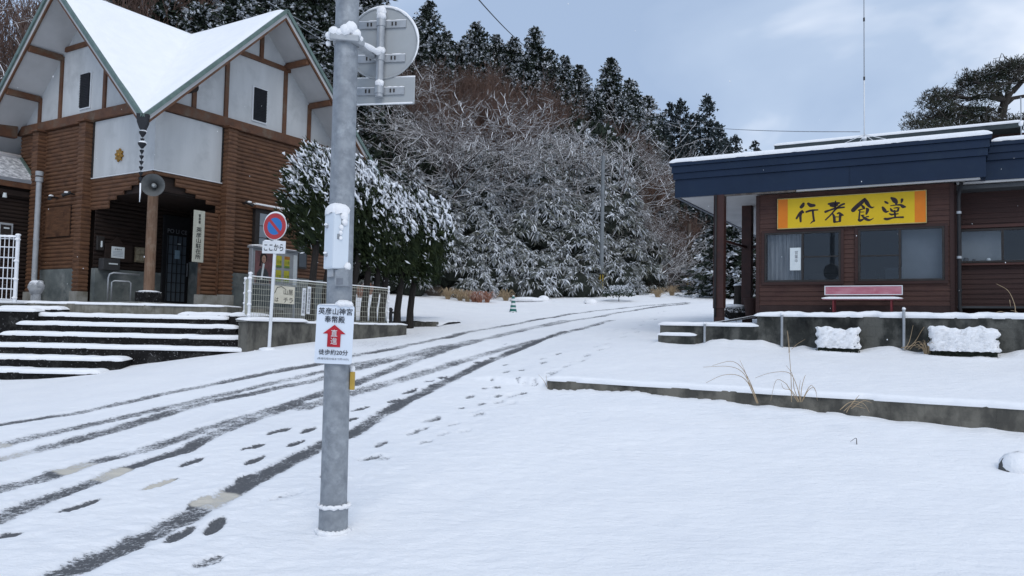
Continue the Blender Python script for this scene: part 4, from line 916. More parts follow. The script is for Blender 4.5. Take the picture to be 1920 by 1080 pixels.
b = MB(); b.box(-.018, .016, -.02, .02, -.068, .068); b.build('tag', pmat('tag_yellow', (.52, .34, .06), (.42, .28, .06), .5, 14, None, .05), t, bevel=.005)
b = MB(); b.blob((0, 0, .085), .022, .02, .03, 8, 5, .3); b.build('snow_cap', M_SNOWLUMP, t, True)
# clamp and arm that carry the round sign, seen from behind
dc = at(717, 81, 6.25); SR = Frame((dc[0], dc[1], dc[2]), R(-9))
t = thing('round_sign', 'round road sign and oblong plate seen from behind, arm clamped to the pole', 'road sign', tuple(SR.o), SR.ang)
M_BACK = pmat('sign_back', (.40, .42, .43), (.35, .37, .38), .5, 2.5, None, .03, 40, metal=.2)
rD = 69 / FPX * 6.25
b = MB(); b.tube([(0, 0, 0), (0, .02, 0)], rD, 56); d = b.build('disc', M_BACK, t, True, angle=40)
b = MB(); b.tube([(rD * math.cos(a), .0, rD * math.sin(a)) for a in np.linspace(0, 2 * math.pi, 60)], .010, 6); b.build('rim', M_BACK, d, True)
b = MB(); m_ = 40; b.tube([((rD + .006) * math.cos(a), .0, (rD + .006) * math.sin(a)) for a in np.linspace(R(-35), R(140), m_)], [.004 + .011 * math.sin(math.pi * i / (m_ - 1)) * random.uniform(.7, 1.2) for i in range(m_)], 6); b.build('snow_rim', M_SNOW, d, True)
zz_ = lambda py: (81 - py) / FPX * 6.25
plh = 26 / FPX * 6.25
b = MB(); b.box(-.27, .285, 0, .015, zz_(174) - plh, zz_(174) + plh); p_ = b.build('plate', M_BACK, t, bevel=.012)
b = MB(); b.tube([(-.27 + i * .0555, .005, zz_(174) + plh + .004) for i in range(11)], [.006 * random.uniform(.5, 1.3) for _ in range(11)], 6); b.build('snow_rim', M_SNOW, p_, True)
b = MB(); b.tube([(.27, -.002, zz_(174) - plh + .01), (-.2, -.002, zz_(174) - plh + .006)], .007, 6); b.build('snow_rim', M_SNOW, p_, True)
b = MB(); b.tube([(0, -.045, zz_(188)), (0, -.045, zz_(26))], .032, 16); po_ = b.build('post', M_STEELP, t, True, angle=50)
for py, wd, par in ((46, .2, d), (112, .2, d), (175, .2, p_)):
    z = zz_(py); b = MB(); b.box(-wd, wd, -.014, -.001, z - .03, z + .03); br = b.build('bracket', M_STEELP, par)
    b = MB(); b.tube([(-wd + i * wd / 8, -.008, z + .033) for i in range(17)], [.006 * random.uniform(.5, 1.5) for _ in range(17)], 6); b.build('snow_rim', M_SNOW, br, True)
    b = MB()
    for x in (-.125, -.095, .085, .115): b.box(x - .006, x + .006, -.018, -.0145, z - .012, z + .018)
    b.build('slots', M_DARK, br)
    b = MB(); b.tube([(0, -.045, z - .03), (0, -.045, z + .03)], .038, 16); b.build('clamp', M_STEELP, po_, True, angle=50)
    b = MB(); b.blob((.004, -.055, z + .052), .040, .036, .034, 12, 8, .25); b.build('snow_cap', M_SNOWLUMP, po_, True)
b = MB(); b.blob((.0, -.045, zz_(24)), .042, .04, .045, 12, 8, .25); b.build('snow_cap', M_SNOWLUMP, po_, True)
pc = SR.loc(at(664, 84, YB)); a_ = (pc[0] + .02, pc[1], pc[2])
b = MB(); b.tube([a_, (-.06, -.06, zz_(110)), (0, -.05, zz_(116))], .030, 12); arm = b.build('arm', M_STEELP, t, True, angle=50)
b = MB(); b.tube([(a_[0] * (1 - f) , a_[1] * (1 - f) - .05 * f - .006, a_[2] * (1 - f) + zz_(112) * f + .03) for f in np.linspace(.1, .95, 10)], [.024 * random.uniform(.8, 1.15) for _ in range(10)], 8); b.build('snow_load', M_SNOWLUMP, arm, True)
cz = pz(78, 657); cxp = LEAN[0] * 1.6
t2 = thing('pole_clamp', 'steel clamp band round the top of the pole, heaped with snow', 'clamp', (UP[0] + cxp, UP[1], cz))
b = MB(); b.tube([(0, 0, -.03), (0, 0, .03)], .098, 28); b.build('band', M_STEELP, t2, True, angle=40)
b = MB(); b.beam((-.10, -.10, 0), (.12, -.09, -.015), .05, .05); b.beam((.07, -.10, -.015), (.135, -.02, -.03), .05, .045); b.build('bolt_plate', M_STEELP, t2, bevel=.006)
b = MB()
for x_, y_, z_, s_ in ((-.11, -.06, .02, .038), (-.075, -.1, .04, .04), (-.03, -.105, .03, .032), (.02, -.105, .05, .048), (.055, -.10, .07, .05), (.09, -.08, .03, .042), (.115, -.05, .0, .03), (-.13, -.03, -.03, .022)): b.blob((x_, y_, z_), s_, s_ * .9, s_ * .95, 10, 8, .2)
b.build('snow_heap', M_SNOWLUMP, t2, True)
# ---- overhead wires
def wire(label, pts, r, m, name='overhead_wire'):
    b = MB(); b.tube(pts, r, 5); o = b.build(name, m, None, True); return tag(o, label, 'wire')
def sag(a, c, s, n=24): a = np.array(a); c = np.array(c); return [tuple(a + (c - a) * f - np.array([0, 0, s * 4 * f * (1 - f)])) for f in np.linspace(0, 1, n)]
wire('dark cable running from the top of the sky down behind the ridge trees', sag(at(860, -45, 22), at(1010, 100, 66), .4), .022, M_BLACK)
wire('thin pale wire from the hillside to the diner antenna', sag(at(1170, 203, 62), at(1612, 247, 15.6), .5), .010, M_STEELP)
wire('upper of two thin wires crossing the dark conifers beside the gable', sag(at(500, 2, 26), at(700, 104, 34), .1), .012, M_STEELP)
wire('lower of two thin wires crossing the dark conifers beside the gable', sag(at(520, 20, 26), at(700, 128, 34), .1), .010, M_STEELP)
# ---- traffic cone, stones, and the snow capped urn by the annex
c = on_ground(962, 587); t = thing('traffic_cone', 'green and white striped traffic cone dusted with snow on the road edge', 'traffic cone', tuple(c))
M_CG = pmat('cone_green', (.03, .15, .13), (.025, .12, .105), .5, 5, None, .05)
hC = 32 / FPX * c[1]; rc_ = .155
b = MB(); b.tube([(0, 0, 0), (0, 0, .035), (0, 0, .04)], [.21, .21, .16], 4); b.build('base', M_CG, t)
b = MB(); b.tube([(0, 0, .03), (0, 0, hC - .02), (0, 0, hC)], [rc_, .045, .03], 20); b.build('cone', M_CG, t, True, angle=60)
for k, (f0_, f1_) in enumerate(((.2, .33), (.46, .59), (.72, .84))):
    rf_ = lambda f: rc_ + (.045 - rc_) * f + .003
    b = MB(); b.tube([(0, 0, hC * f0_), (0, 0, hC * f1_)], [rf_(f0_), rf_(f1_)], 20); b.build('white_band', M_WHITE, t, True, angle=60)
b = MB(); b.blob((0, 0, hC), .05, .05, .03, 8, 5, .2); b.blob((0, -.12, .04), .14, .08, .03, 8, 5, .3); b.build('snow_cap', M_SNOWLUMP, t, True)
# ------------------------------------------------------------------ diner on the right
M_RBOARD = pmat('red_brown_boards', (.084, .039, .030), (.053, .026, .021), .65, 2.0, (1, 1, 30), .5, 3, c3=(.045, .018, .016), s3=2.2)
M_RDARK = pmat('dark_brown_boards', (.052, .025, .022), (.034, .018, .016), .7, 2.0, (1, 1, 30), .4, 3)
M_NAVY = pmat('navy_fascia', (.010, .023, .052), (.008, .0185, .042), .5, 1.2, None, .06, 30, spec=.25, c3=(.013, .026, .05), s3=3)
M_POSTB = pmat('brown_steel_post', (.055, .022, .018), (.035, .017, .015), .5, 6, None, .1, 30)
M_PLINTH = pmat('plinth', (.050, .030, .028), (.035, .022, .021), .8, 4, None, .3, 30)
rs = thing('diner', 'red brown boarded diner with a deep navy roof fascia and a yellow signboard', 'building', tuple(RS.o), RS.ang)
def lap(mb, x0, x1, y, z0, z1, pitch=.105):
    n = round((z1 - z0) / pitch); p = (z1 - z0) / n
    for i in range(n):
        za = z0 + i * p
        mb.add([(x0, y - .018, za), (x1, y - .018, za), (x1, y - .004, za + p), (x0, y - .004, za + p), (x0, y - .002, za), (x1, y - .002, za)], [(0, 1, 2, 3), (4, 5, 1, 0)])
    return mb
b = MB(); lap(b, -3.86, 0.0, 0, .24, 2.73); b.box(-3.855, .0, .0, .12, .05, 2.73); b.box(-3.855, -3.7, .1, 6.5, .05, 2.75); b.build('wall', M_RBOARD, rs)
for x_ in (-3.84, -.02): b = MB(); b.box(x_ - .04, x_ + .04, -.03, .05, .05, 2.72); b.build('corner_trim', M_RDARK, rs)
b = MB(); b.box(-3.84, -.02, -.012, .1, -.15, .24); b.build('plinth', M_PLINTH, rs)
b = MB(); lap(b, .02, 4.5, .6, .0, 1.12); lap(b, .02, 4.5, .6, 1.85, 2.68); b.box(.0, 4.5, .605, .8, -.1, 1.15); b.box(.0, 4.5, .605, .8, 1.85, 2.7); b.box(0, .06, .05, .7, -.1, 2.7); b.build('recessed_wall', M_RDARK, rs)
# interior, dim behind the glass
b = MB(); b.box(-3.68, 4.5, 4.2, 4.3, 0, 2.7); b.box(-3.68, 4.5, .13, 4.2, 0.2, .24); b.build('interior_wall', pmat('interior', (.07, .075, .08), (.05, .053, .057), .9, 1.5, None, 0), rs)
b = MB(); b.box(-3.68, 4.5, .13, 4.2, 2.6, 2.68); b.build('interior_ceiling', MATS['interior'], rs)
M_TINT = None
def window_glass(name, refl):
    m, t, b = mk(name); nd = t.nodes; mixs = nd.new('ShaderNodeMixShader'); tr = nd.new('ShaderNodeBsdfTransparent'); gl = nd.new('ShaderNodeBsdfGlossy')
    tr.inputs[0].default_value = (.80, .83, .86, 1); gl.inputs['Roughness'].default_value = .02; gl.inputs[0].default_value = (.8, .85, .9, 1)
    mixs.inputs[0].default_value = refl; t.links.new(tr.outputs[0], mixs.inputs[1]); t.links.new(gl.outputs[0], mixs.inputs[2])
    t.links.new(mixs.outputs[0], nd['Material Output'].inputs['Surface']); return m
M_WGLASS = window_glass('window_glass', .07)
def slide_window(x0, x1, z0, z1, y=0.0, mid=None, bars=(), reveal=.04, scr=None):
    f = MB(); fw_ = .045
    for q in ((x0, x1, z1 - fw_, z1), (x0, x1, z0, z0 + fw_), (x0, x0 + fw_, z0 + fw_, z1 - fw_), (x1 - fw_, x1, z0 + fw_, z1 - fw_)): f.box(q[0], q[1], y - reveal, y + .02, q[2], q[3])
    w = f.build('window', M_DARK, rs, bevel=.005)
    g = MB(); g.quad((x0 + fw_, y - .01, z0 + fw_), (x1 - fw_, y - .01, z0 + fw_), (x1 - fw_, y - .01, z1 - fw_), (x0 + fw_, y - .01, z1 - fw_)); g.build('pane', M_WGLASS, w)
    if mid: g = MB(); g.box(mid - .022, mid + .022, y - .035, y - .0125, z0 + fw_, z1 - fw_); g.build('meeting_stile', M_DARK, w)
    for xa, xb, z in bars: g = MB(); g.box(xa, xb, y - .03, y - .0125, z - .014, z + .014); g.build('transom_bar', M_DARK, w)
    if scr: g = MB(); g.quad((scr[0], y + .004, z0 + fw_), (scr[1], y + .004, z0 + fw_), (scr[1], y + .004, z1 - fw_), (scr[0], y + .004, z1 - fw_)); g.build('insect_screen', scrm, w)
    return w
scrm = window_glass('insect_screen', .02); 
for n_ in scrm.node_tree.nodes:
    if n_.type == 'BSDF_TRANSPARENT': n_.inputs[0].default_value = (.38, .40, .42, 1)
# cut openings are suggested by dark interior boxes set just behind each window
def opening(x0, x1, z0, z1, y=0.0):
    pass
wall = [c_ for c_ in rs.children if c_.name.startswith('wall')][0]
# rebuild the front wall around its two windows so that one looks into the room
bpy.data.objects.remove(wall)
WX = [(-3.69, -2.10), (-1.76, -.155)]; WZ0, WZ1 = .75, 1.86
b = MB()
for xa, xb, za, zb in ((-3.86, 0, .24, WZ0), (-3.86, 0, WZ1, 2.73), (-3.86, WX[0][0], WZ0, WZ1), (WX[0][1], WX[1][0], WZ0, WZ1), (WX[1][1], 0, WZ0, WZ1)):
    lap(b, xa, xb, 0, za, zb); b.box(xa + .001, xb - .001, .001, .12, za, zb)
b.box(-3.855, -3.7, .121, 6.5, .05, 2.75); b.build('wall', M_RBOARD, rs)
slide_window(WX[0][0], WX[0][1], WZ0, WZ1, 0, -2.88, [(-2.86, -2.14, 1.30)], scr=(-2.88, -2.15))
slide_window(WX[1][0], WX[1][1], WZ0, WZ1, 0, -.965, [(-1.72, -.98, 1.285)], scr=(-1.715, -.965))
slide_window(.10, 2.3, 1.14, 1.84, .6, .86, [], scr=None)
for xa, xb, y, za, zb in ((WX[0][0] - .06, WX[0][1] + .06, 0, WZ0, WZ1), (WX[1][0] - .06, WX[1][1] + .06, 0, WZ0, WZ1)):
    b = MB()
    for q in ((xa, xb, zb, zb + .05), (xa, xb, za - .06, za), (xa, xa + .058, za, zb), (xb - .058, xb, za, zb)): b.box(q[0], q[1], y - .045, y - .001, q[2], q[3])
    b.build('window_trim', M_RDARK, rs)
b = MB(); b.box(.05, 2.4, .50, .64, 1.09, 1.13); b.box(.05, 2.4, .55, .62, 1.86, 1.92); b.build('counter_shelf', pmat('counter_brown', (.085, .035, .028), (.06, .028, .024), .6, 3, None, .1), rs)
bl = MB(); n_ = 26; xs_ = np.linspace(-3.64, -2.92, n_ + 1)
for i in range(n_): bl.box(xs_[i], xs_[i + 1] + .002, .10 + .012 * math.sin(i * 1.9), .13 + .012 * math.sin(i * 1.9), .5, 1.9)
bl.build('curtain', pmat('curtain', (.26, .27, .28), (.12, .13, .14), .9, 2.5, (9, 1, .4), .1), rs)
bl = MB(); bl.box(-.94, -.2, .16, .17, .78, 1.9); bl.build('added_sheet', pmat('added_sheet', (.15, .17, .19), (.12, .14, .155), .8, 2, None, 0), rs)  # grey sheet added behind the pane to imitate its pale reflection
bl = MB(); bl.box(.12, .85, .75, .76, 1.0, 1.9); bl.build('added_sheet', pmat('pale_added_sheet', (.24, .26, .27), (.19, .21, .22), .8, 2, None, 0), rs)  # paler sheet added to lighten the recessed pane
# a few dim shapes inside
def inside(name, label, cat, x0, x1, y0, y1, z0, z1, m): t_ = thing(name, label, cat, tuple(RS.w((x0 + x1) / 2, (y0 + y1) / 2, z0)), RS.ang); MB().box(-(x1 - x0) / 2, (x1 - x0) / 2, -(y1 - y0) / 2, (y1 - y0) / 2, 0, z1 - z0).build('body', m, t_, bevel=.02); MB().box(-(x1 - x0) / 2 - .01, (x1 - x0) / 2 + .01, -(y1 - y0) / 2 - .01, (y1 - y0) / 2 + .01, z1 - z0, z1 - z0 + .025).build('top', m, t_); return t_
inside('cabinet', 'pale cabinet seen through the diner window behind the bench', 'cabinet', -1.35, -.7, 1.4, 1.8, .3, 1.12, M_PAPER)
inside('cabinet', 'grey cabinet seen through the middle diner window', 'cabinet', -1.75, -1.5, 1.2, 1.6, .3, 1.05, MATS['interior'])
inside('table', 'dark table seen through the left diner window', 'table', -2.9, -2.2, 1.0, 1.8, .3, 1.0, M_DARK)
t = thing('menu_sheet', 'white hand written sheet stuck inside the left diner window', 'notice', tuple(RS.w(-3.03, -.016, 1.26)), RS.ang)
b = MB(); b.box(-.115, .115, -.004, .002, -.25, .25); b.build('sheet', M_PAPER, t)
lettering('営業中', .26, lambda u, v, d: (u + .02, -.005 - d * .3, v + .05), MATS['faded_ink'], t, vertical=True, width=.07)
for i, (x, s_) in enumerate(((.22, .1), (.36, .07), (.62, .08))):
    t = thing('jar', ['dark jar on the shelf inside the recessed window', 'small dark jar beside the white one in the recessed window', 'white jar on the shelf inside the recessed window'][i], 'jar', tuple(RS.w(x, .68, 1.16)), RS.ang, 'jars on the window shelf')
    b = MB(); b.tube([(0, 0, 0), (0, 0, s_ * .8), (0, 0, s_)], [s_ * .5, s_ * .5, s_ * .35], 12); b.build('jar', M_PAPER if i == 2 else M_DARK, t, True, angle=50)
# roof: deep stepped navy fascia, white soffit, snow along the top edge
XL, XR, YF, YB_, ZS, ZT = -5.66, .56, -.4, 9.0, 2.735, 3.55
def fascia(b, x0, x1, y, lips):
    for z0, z1, d in lips: b.box(x0 - d, x1 + d, y - d, y + .1, z0, z1)
LIPS = [(ZS, 3.15, .0), (3.152, 3.30, .035), (3.302, 3.46, .065), (3.462, ZT, .10)]
b = MB(); fascia(b, XL, XR, YF, LIPS); b.build('fascia', M_NAVY, rs, bevel=.006)
b = MB()
for z0, z1, d in LIPS: b.box(XL - d, XL + .08, YF + .1, YB_, z0, z1); b.box(XR - .08, XR + d, YF + .1, 1.6, z0, z1)
b.build('side_fascia', M_NAVY, rs)
b = MB(); b.box(XL + .02, XR - .02, YF + .02, YB_, ZS + .02, ZS + .06); b.build('soffit', M_SOFFIT, rs)
b = MB(); b.box(-2.95, XR - .1, YF + .03, YF + .1, ZS - .035, ZS + .02); b.build('soffit_edge', M_SOFFIT, rs)
b = MB(); b.box(-4.7, -2.97, YF + .03, YF + .12, ZS - .03, ZS + .018); b.build('worn_edge', pmat('rotten_edge', (.08, .06, .05), (.22, .20, .18), .9, 9, None, .5, 20), rs)
b = MB(); b.box(XL + .05, XR - .05, YF + .05, YB_, ZT - .05, ZT); b.build('roof_deck', M_NAVY, rs)
snow_cushion(XL - .09, XR + .09, YF - .09, 6.0, ZT, .09, rs, 'roof_snow', .02, .006)
b = MB(); b.tube([(-1.88, YF - .004, ZS + .02), (-1.88, YF - .004, ZT - .12)], .006, 5); b.build('fascia_seam', M_NAVY, rs)
# second, set back roof to the right
LIPS2 = [(2.74, 3.13, .0), (3.132, 3.27, .035), (3.272, 3.41, .06), (3.412, 3.50, .09)]
b = MB(); fascia(b, XR - .35, 5.2, .05, LIPS2); b.build('fascia', M_NAVY, rs, bevel=.006)
b = MB(); b.box(.06, 5.2, .07, 3, 2.70, 2.74); b.build('soffit', M_SOFFIT, rs)
snow_cushion(XR + .12, 5.2, -.03, 4.0, 3.50, .075, rs, 'roof_snow', .02, .006)
# upper roof edge behind
b = MB(); zu = lambda px, py, y: RS.hit(px, py, 'y', y)
ua, ub = zu(1452, 273, 3.4), zu(1914, 234, 3.4)
b.box(ua[0], ub[0] + .05, 3.4, 7.5, ua[2] - .12, ua[2]); b.build('upper_roof', pmat('dark_metal_roof', (.045, .06, .065), (.03, .042, .048), .5, 4, None, .1, 30), rs)
b = MB(); b.box(ua[0] + .3, ub[0] + 4, 4.0, 7.4, ua[2] - 1.2, ua[2] - .12); b.build('upper_wall', M_RDARK, rs)
snow_cushion(ua[0], ub[0] + .06, 3.4, 7.5, ua[2], .06, rs, 'roof_snow', .02, .006)
b = MB(); b.box(.75, 5.0, 2.2, 3.6, 3.52, 3.78); b.build('roof_curb', pmat('curb_grey', (.22, .21, .20), (.16, .155, .15), .8, 3, None, .1), rs)
# porch posts
def porch_post(x, y, z0, w, name='porch_post'):
    b = MB(); b.box(x - w / 2, x + w / 2, y - w / 2, y + w / 2, z0 + .25, ZS + .03); p = b.build(name, M_POSTB, rs, bevel=.012)
    b = MB(); b.box(x - w * .42, x + w * .42, y - w * .42, y + w * .42, z0 - .3, z0 + .25); b.build('foot', M_RDARK, p)
    return p
p1 = porch_post(-4.63, -.28, -.10, .235)
b = MB(); b.tube([(-4.69, -.42, -.05), (-4.69, -.42, ZS)], .028, 8); b.build('down_pipe', M_BLACK, p1, True)
x2, _, _ = RS.hit(1401.5, 480, 'y', 1.6); porch_post(x2, 1.6, -.10, .24)
b = MB(); b.beam((-4.63, -.28, 1.72), (x2, 1.6, 1.72), .05, .06); b.beam((x2, 1.6, 1.72), (-3.8, 1.6, 1.72), .05, .06); b.build('porch_rail', M_POSTB, rs)
# signboard: yellow with orange ends and brush characters
sg = thing('signboard', 'long yellow signboard with orange ends and four black brush characters', 'sign', tuple(RS.w(-1.937, -.06, 2.268)), RS.ang)
SW, SH = 2.91, .652
b = MB(); b.box(-SW / 2, SW / 2, -.02, .04, -SH / 2, SH / 2); b.build('board', pmat('sign_yellow', (.68, .46, .012), (.62, .415, .010), .4, 1.5, None, 0), sg, bevel=.004)
for s_, w_ in ((-1, .205), (1, .20)): b = MB(); x = s_ * (SW / 2 - w_ / 2 - .004); b.box(x - w_ / 2, x + w_ / 2, -.0225, -.0205, -SH / 2 + .004, SH / 2 - .004); b.build('end_band', MATS.get('sign_orange') or pmat('sign_orange', (.70, .20, .012), (.62, .17, .010), .4, 2, None, 0), sg)
b = MB()
for q in ((-SW / 2 - .012, SW / 2 + .012, SH / 2, SH / 2 + .012), (-SW / 2 - .012, SW / 2 + .012, -SH / 2 - .012, -SH / 2), (-SW / 2 - .012, -SW / 2, -SH / 2, SH / 2), (SW / 2, SW / 2 + .012, -SH / 2, SH / 2)): b.box(q[0], q[1], -.026, .03, q[2], q[3])
b.build('edge_frame', pmat('pale_edge', (.55, .45, .2), None, .5, 6, None, 0), sg)
def brush(parent, chars):
    for name, ox, oy, k, strokes in chars:
        b = MB()
        for s in strokes:
            pts = []
            for X, Y, w in s:
                x, _, z = RS.hit(ox + X / k, oy + Y / k, 'y', -.0805); pts.append((x + 1.937, z - 2.268, w / k / 95.0))
            P = np.array(pts); Q = smooth_line(P, 5) if len(P) > 2 else np.array([P[0] + (P[1] - P[0]) * f for f in np.linspace(0, 1, 6)])
            T = np.gradient(Q[:, :2], axis=0); T /= np.linalg.norm(T, axis=1)[:, None] + 1e-9; Nn = np.c_[-T[:, 1], T[:, 0]]
            hw = np.maximum(Q[:, 2], .003)[:, None]
            caps = lambda c, t_, n_, h: [c + h * (math.cos(a) * t_ + math.sin(a) * n_) for a in np.linspace(-1.2, 1.2, 5)]
            out = list(Q[:, :2] + Nn * hw) + caps(Q[-1, :2], T[-1], -Nn[-1], hw[-1, 0])[0:5] + list((Q[:, :2] - Nn * hw)[::-1]) + caps(Q[0, :2], -T[0], Nn[0], hw[0, 0])[0:5]
            n = len(Q); A = [(p[0], -.0235, p[1]) for p in Q[:, :2] + Nn * hw]; B_ = [(p[0], -.0235, p[1]) for p in Q[:, :2] - Nn * hw]
            b.add(A + B_, [(i, n + i, n + i + 1, i + 1) for i in range(n - 1)])
            for c_, t_, n_, h in ((Q[-1, :2], T[-1], Nn[-1], hw[-1, 0]), (Q[0, :2], -T[0], Nn[0], hw[0, 0])):
                f = [c_ + h * (math.cos(a) * t_ + math.sin(a) * n_) for a in np.linspace(-math.pi / 2, math.pi / 2, 7)]; b.add([(p[0], -.0236, p[1]) for p in f], [tuple(range(7))])
        b.build('brush_character', M_BRUSH, parent)
M_BRUSH = pmat('brush_ink', (.030, .018, .022), (.022, .014, .016), .5, 6, None, 0)
kz = 1920 / 112.0
brush(sg, [
 ('行', 1480, 365, kz, [[(455, 290, 45), (430, 345, 62), (385, 395, 60)], [(410, 520, 30), (440, 565, 42)], [(410, 520, 30), (330, 600, 38), (235, 760, 36)], [(385, 590, 40), (355, 680, 45), (365, 860, 34)],
        [(610, 290, 44), (690, 345, 66), (800, 345, 48)], [(545, 555, 34), (690, 510, 36), (915, 488, 22)], [(755, 500, 38), (765, 640, 34), (790, 820, 34)], [(800, 840, 34), (740, 870, 24), (680, 930, 10)]]),
 ('者', 1480, 365, kz, [[(1485, 215, 26), (1480, 300, 30), (1475, 430, 30)], [(1265, 300, 34), (1400, 290, 55), (1600, 270, 34)], [(1330, 350, 40), (1450, 370, 42), (1540, 330, 36)], [(1165, 550, 44), (1300, 500, 30), (1480, 440, 34), (1760, 405, 30)],
        [(1760, 295, 34), (1640, 350, 34), (1480, 480, 30), (1330, 650, 26), (1165, 810, 24)], [(1400, 620, 26), (1440, 720, 44), (1450, 870, 44)], [(1540, 610, 20), (1600, 590, 36), (1670, 640, 44), (1725, 660, 26)], [(1640, 650, 46), (1630, 760, 40), (1625, 850, 40)], [(1480, 715, 16), (1590, 715, 14)], [(1450, 880, 30), (1560, 870, 22), (1640, 850, 18)]]),
 ('食', 1588, 358, kz, [[(570, 260, 40), (480, 360, 66), (320, 500, 72), (200, 620, 70)], [(570, 260, 40), (640, 380, 66), (720, 490, 44), (800, 535, 30), (870, 515, 12)], [(480, 470, 30), (530, 520, 44), (570, 560, 24)], [(375, 620, 24), (470, 590, 22), (570, 570, 14)], [(415, 640, 22), (400, 780, 26), (390, 900, 28)],
        [(640, 570, 34), (665, 610, 52), (625, 740, 30)], [(440, 680, 16), (550, 675, 14)], [(470, 790, 24), (550, 775, 14)], [(385, 930, 40), (430, 950, 46), (520, 915, 26)], [(500, 810, 26), (590, 890, 46), (690, 935, 40), (770, 925, 22), (860, 870, 8)], [(620, 830, 20), (690, 825, 22)]]),
 ('堂', 1588, 358, kz, [[(1225, 345, 28), (1260, 370, 38), (1310, 395, 30)], [(1430, 225, 34), (1520, 290, 78), (1580, 370, 60), (1580, 430, 24)], [(1770, 280, 44), (1765, 330, 36), (1745, 380, 18)], [(1150, 530, 36), (1200, 610, 58), (1260, 670, 40), (1340, 650, 14)], [(1410, 475, 16), (1560, 455, 20), (1720, 450, 34), (1800, 500, 56), (1870, 510, 30)],
        [(1400, 570, 22), (1440, 630, 40), (1480, 660, 22)], [(1510, 555, 14), (1600, 540, 22), (1680, 545, 20)], [(1660, 560, 26), (1630, 640, 34), (1560, 655, 16)], [(1370, 735, 22), (1440, 760, 34), (1500, 750, 24), (1640, 735, 22)], [(1530, 640, 34), (1545, 760, 30), (1550, 850, 30)], [(1215, 895, 36), (1300, 905, 44), (1450, 870, 30), (1600, 850, 26), (1800, 845, 34)]])])
# black rain pipe at the corner
t = thing('rain_pipe', 'black rain pipe running down the front corner of the diner', 'drain pipe', tuple(RS.w(.10, -.08, 0)), RS.ang)
b = MB(); b.tube([(.05, .05, ZS - .02), (.02, .02, 2.55), (0, 0, 2.42), (0, 0, .5), (0, 0, .22), (.05, -.02, -.1)], .036, 12); b.build('pipe', M_BLACK, t, True, angle=60)
for z in (2.08, 1.18, .52): b = MB(); b.tube([(0, 0, z), (0, 0, z + .05)], .046, 12); b.build('clip', M_STEELP if z > 1 else M_BLACK, t, True, angle=50)
# bench
t = thing('bench', 'faded red metal bench with snow along its seat under the diner windows', 'bench', tuple(RS.w(-1.635, -.5, 0)), RS.ang)
M_PINK = pmat('faded_red', (.40, .13, .17), (.48, .22, .26), .6, 3, (1, 1, 3), .1, c3=(.50, .24, .27), s3=5); M_REDL = pmat('red_leg', (.20, .03, .035), (.15, .025, .03), .5, 6, None, .05)
b = MB(); b.box(-.735, .735, .10, .125, .44, .64); b.build('backrest', M_PINK, t, bevel=.008)
b = MB(); b.box(-.74, .74, .092, .099, .445, .46); b.box(-.74, .74, .092, .099, .622, .638); b.box(-.74, -.722, .092, .099, .461, .621); b.box(.722, .74, .092, .099, .461, .621); b.build('back_frame', M_WHITE, t)
b = MB(); b.box(-.74, .74, -.22, .10, .335, .36); s_ = b.build('seat', M_PINK, t, bevel=.008)
snow_cushion(-.74, .74, -.22, .09, .36, .035, s_, over=.012, ragged=.004)
for x in (-.53, .55):
    for y in (-.18, .11): b = MB(); b.box(x - .016, x + .016, y - .016, y + .016, -.15, .335 if y < 0 else .45); b.build('leg', M_REDL, t)
# antenna
a0 = RS.w(-1.655, .2, 3.62)
t = thing('antenna', 'tall thin whip antenna with radial rods on the diner roof', 'antenna', tuple(a0))
b = MB(); b.tube([(0, 0, 0), (0, 0, .22)], .045, 10); b.tube([(0, 0, -.06), (0, 0, .02)], [.07, .05], 10); b.build('mast', M_STEELP, t, True, angle=50)
b = MB(); b.tube([(0, 0, .2), (0, 0, 1.6)], .016, 8); b.build('whip_base', M_WHITE, t, True); b = MB(); b.tube([(0, 0, 1.5), (0, 0, 5.2)], .011, 8); b.build('whip', M_PIPE, t, True)
for z in (1.55, 2.85): b = MB(); b.tube([(0, 0, z - .04), (0, 0, z + .04)], .02, 8); b.build('joint', M_DARK, t, True)
for k in range(6): a = 2 * math.pi * k / 6 + .45; b = MB(); b.tube([(0, 0, .32), (.42 * math.cos(a), .42 * math.sin(a), .17)], .007, 5); b.build('radial_rod', M_WHITE, t)
b = MB(); b.blob((0, 0, .24), .05, .05, .04, 8, 6, .2); b.build('snow_cap', M_SNOWLUMP, t, True)
for k, (dx, dy) in enumerate(((1.0, -.3), (-.9, .2), (1.6, .7))): b = MB(); b.tube([(0, 0, .18), (dx, dy, -.03)], .006, 5); b.build('guy_wire', M_WHITE, t)
pa = at(1915, 262, 16.2); t = thing('roof_pole', 'thin pale pole standing on the roof at the right edge', 'pole', tuple(pa)); b = MB(); b.tube([(0, 0, -.2), (0, 0, .92)], .012, 8); b.build('pole', M_PIPE, t, True); b = MB(); b.blob((0, 0, .35), .05, .05, .06, 8, 6, .3); b.build('snow_lump', M_SNOWLUMP, t, True)
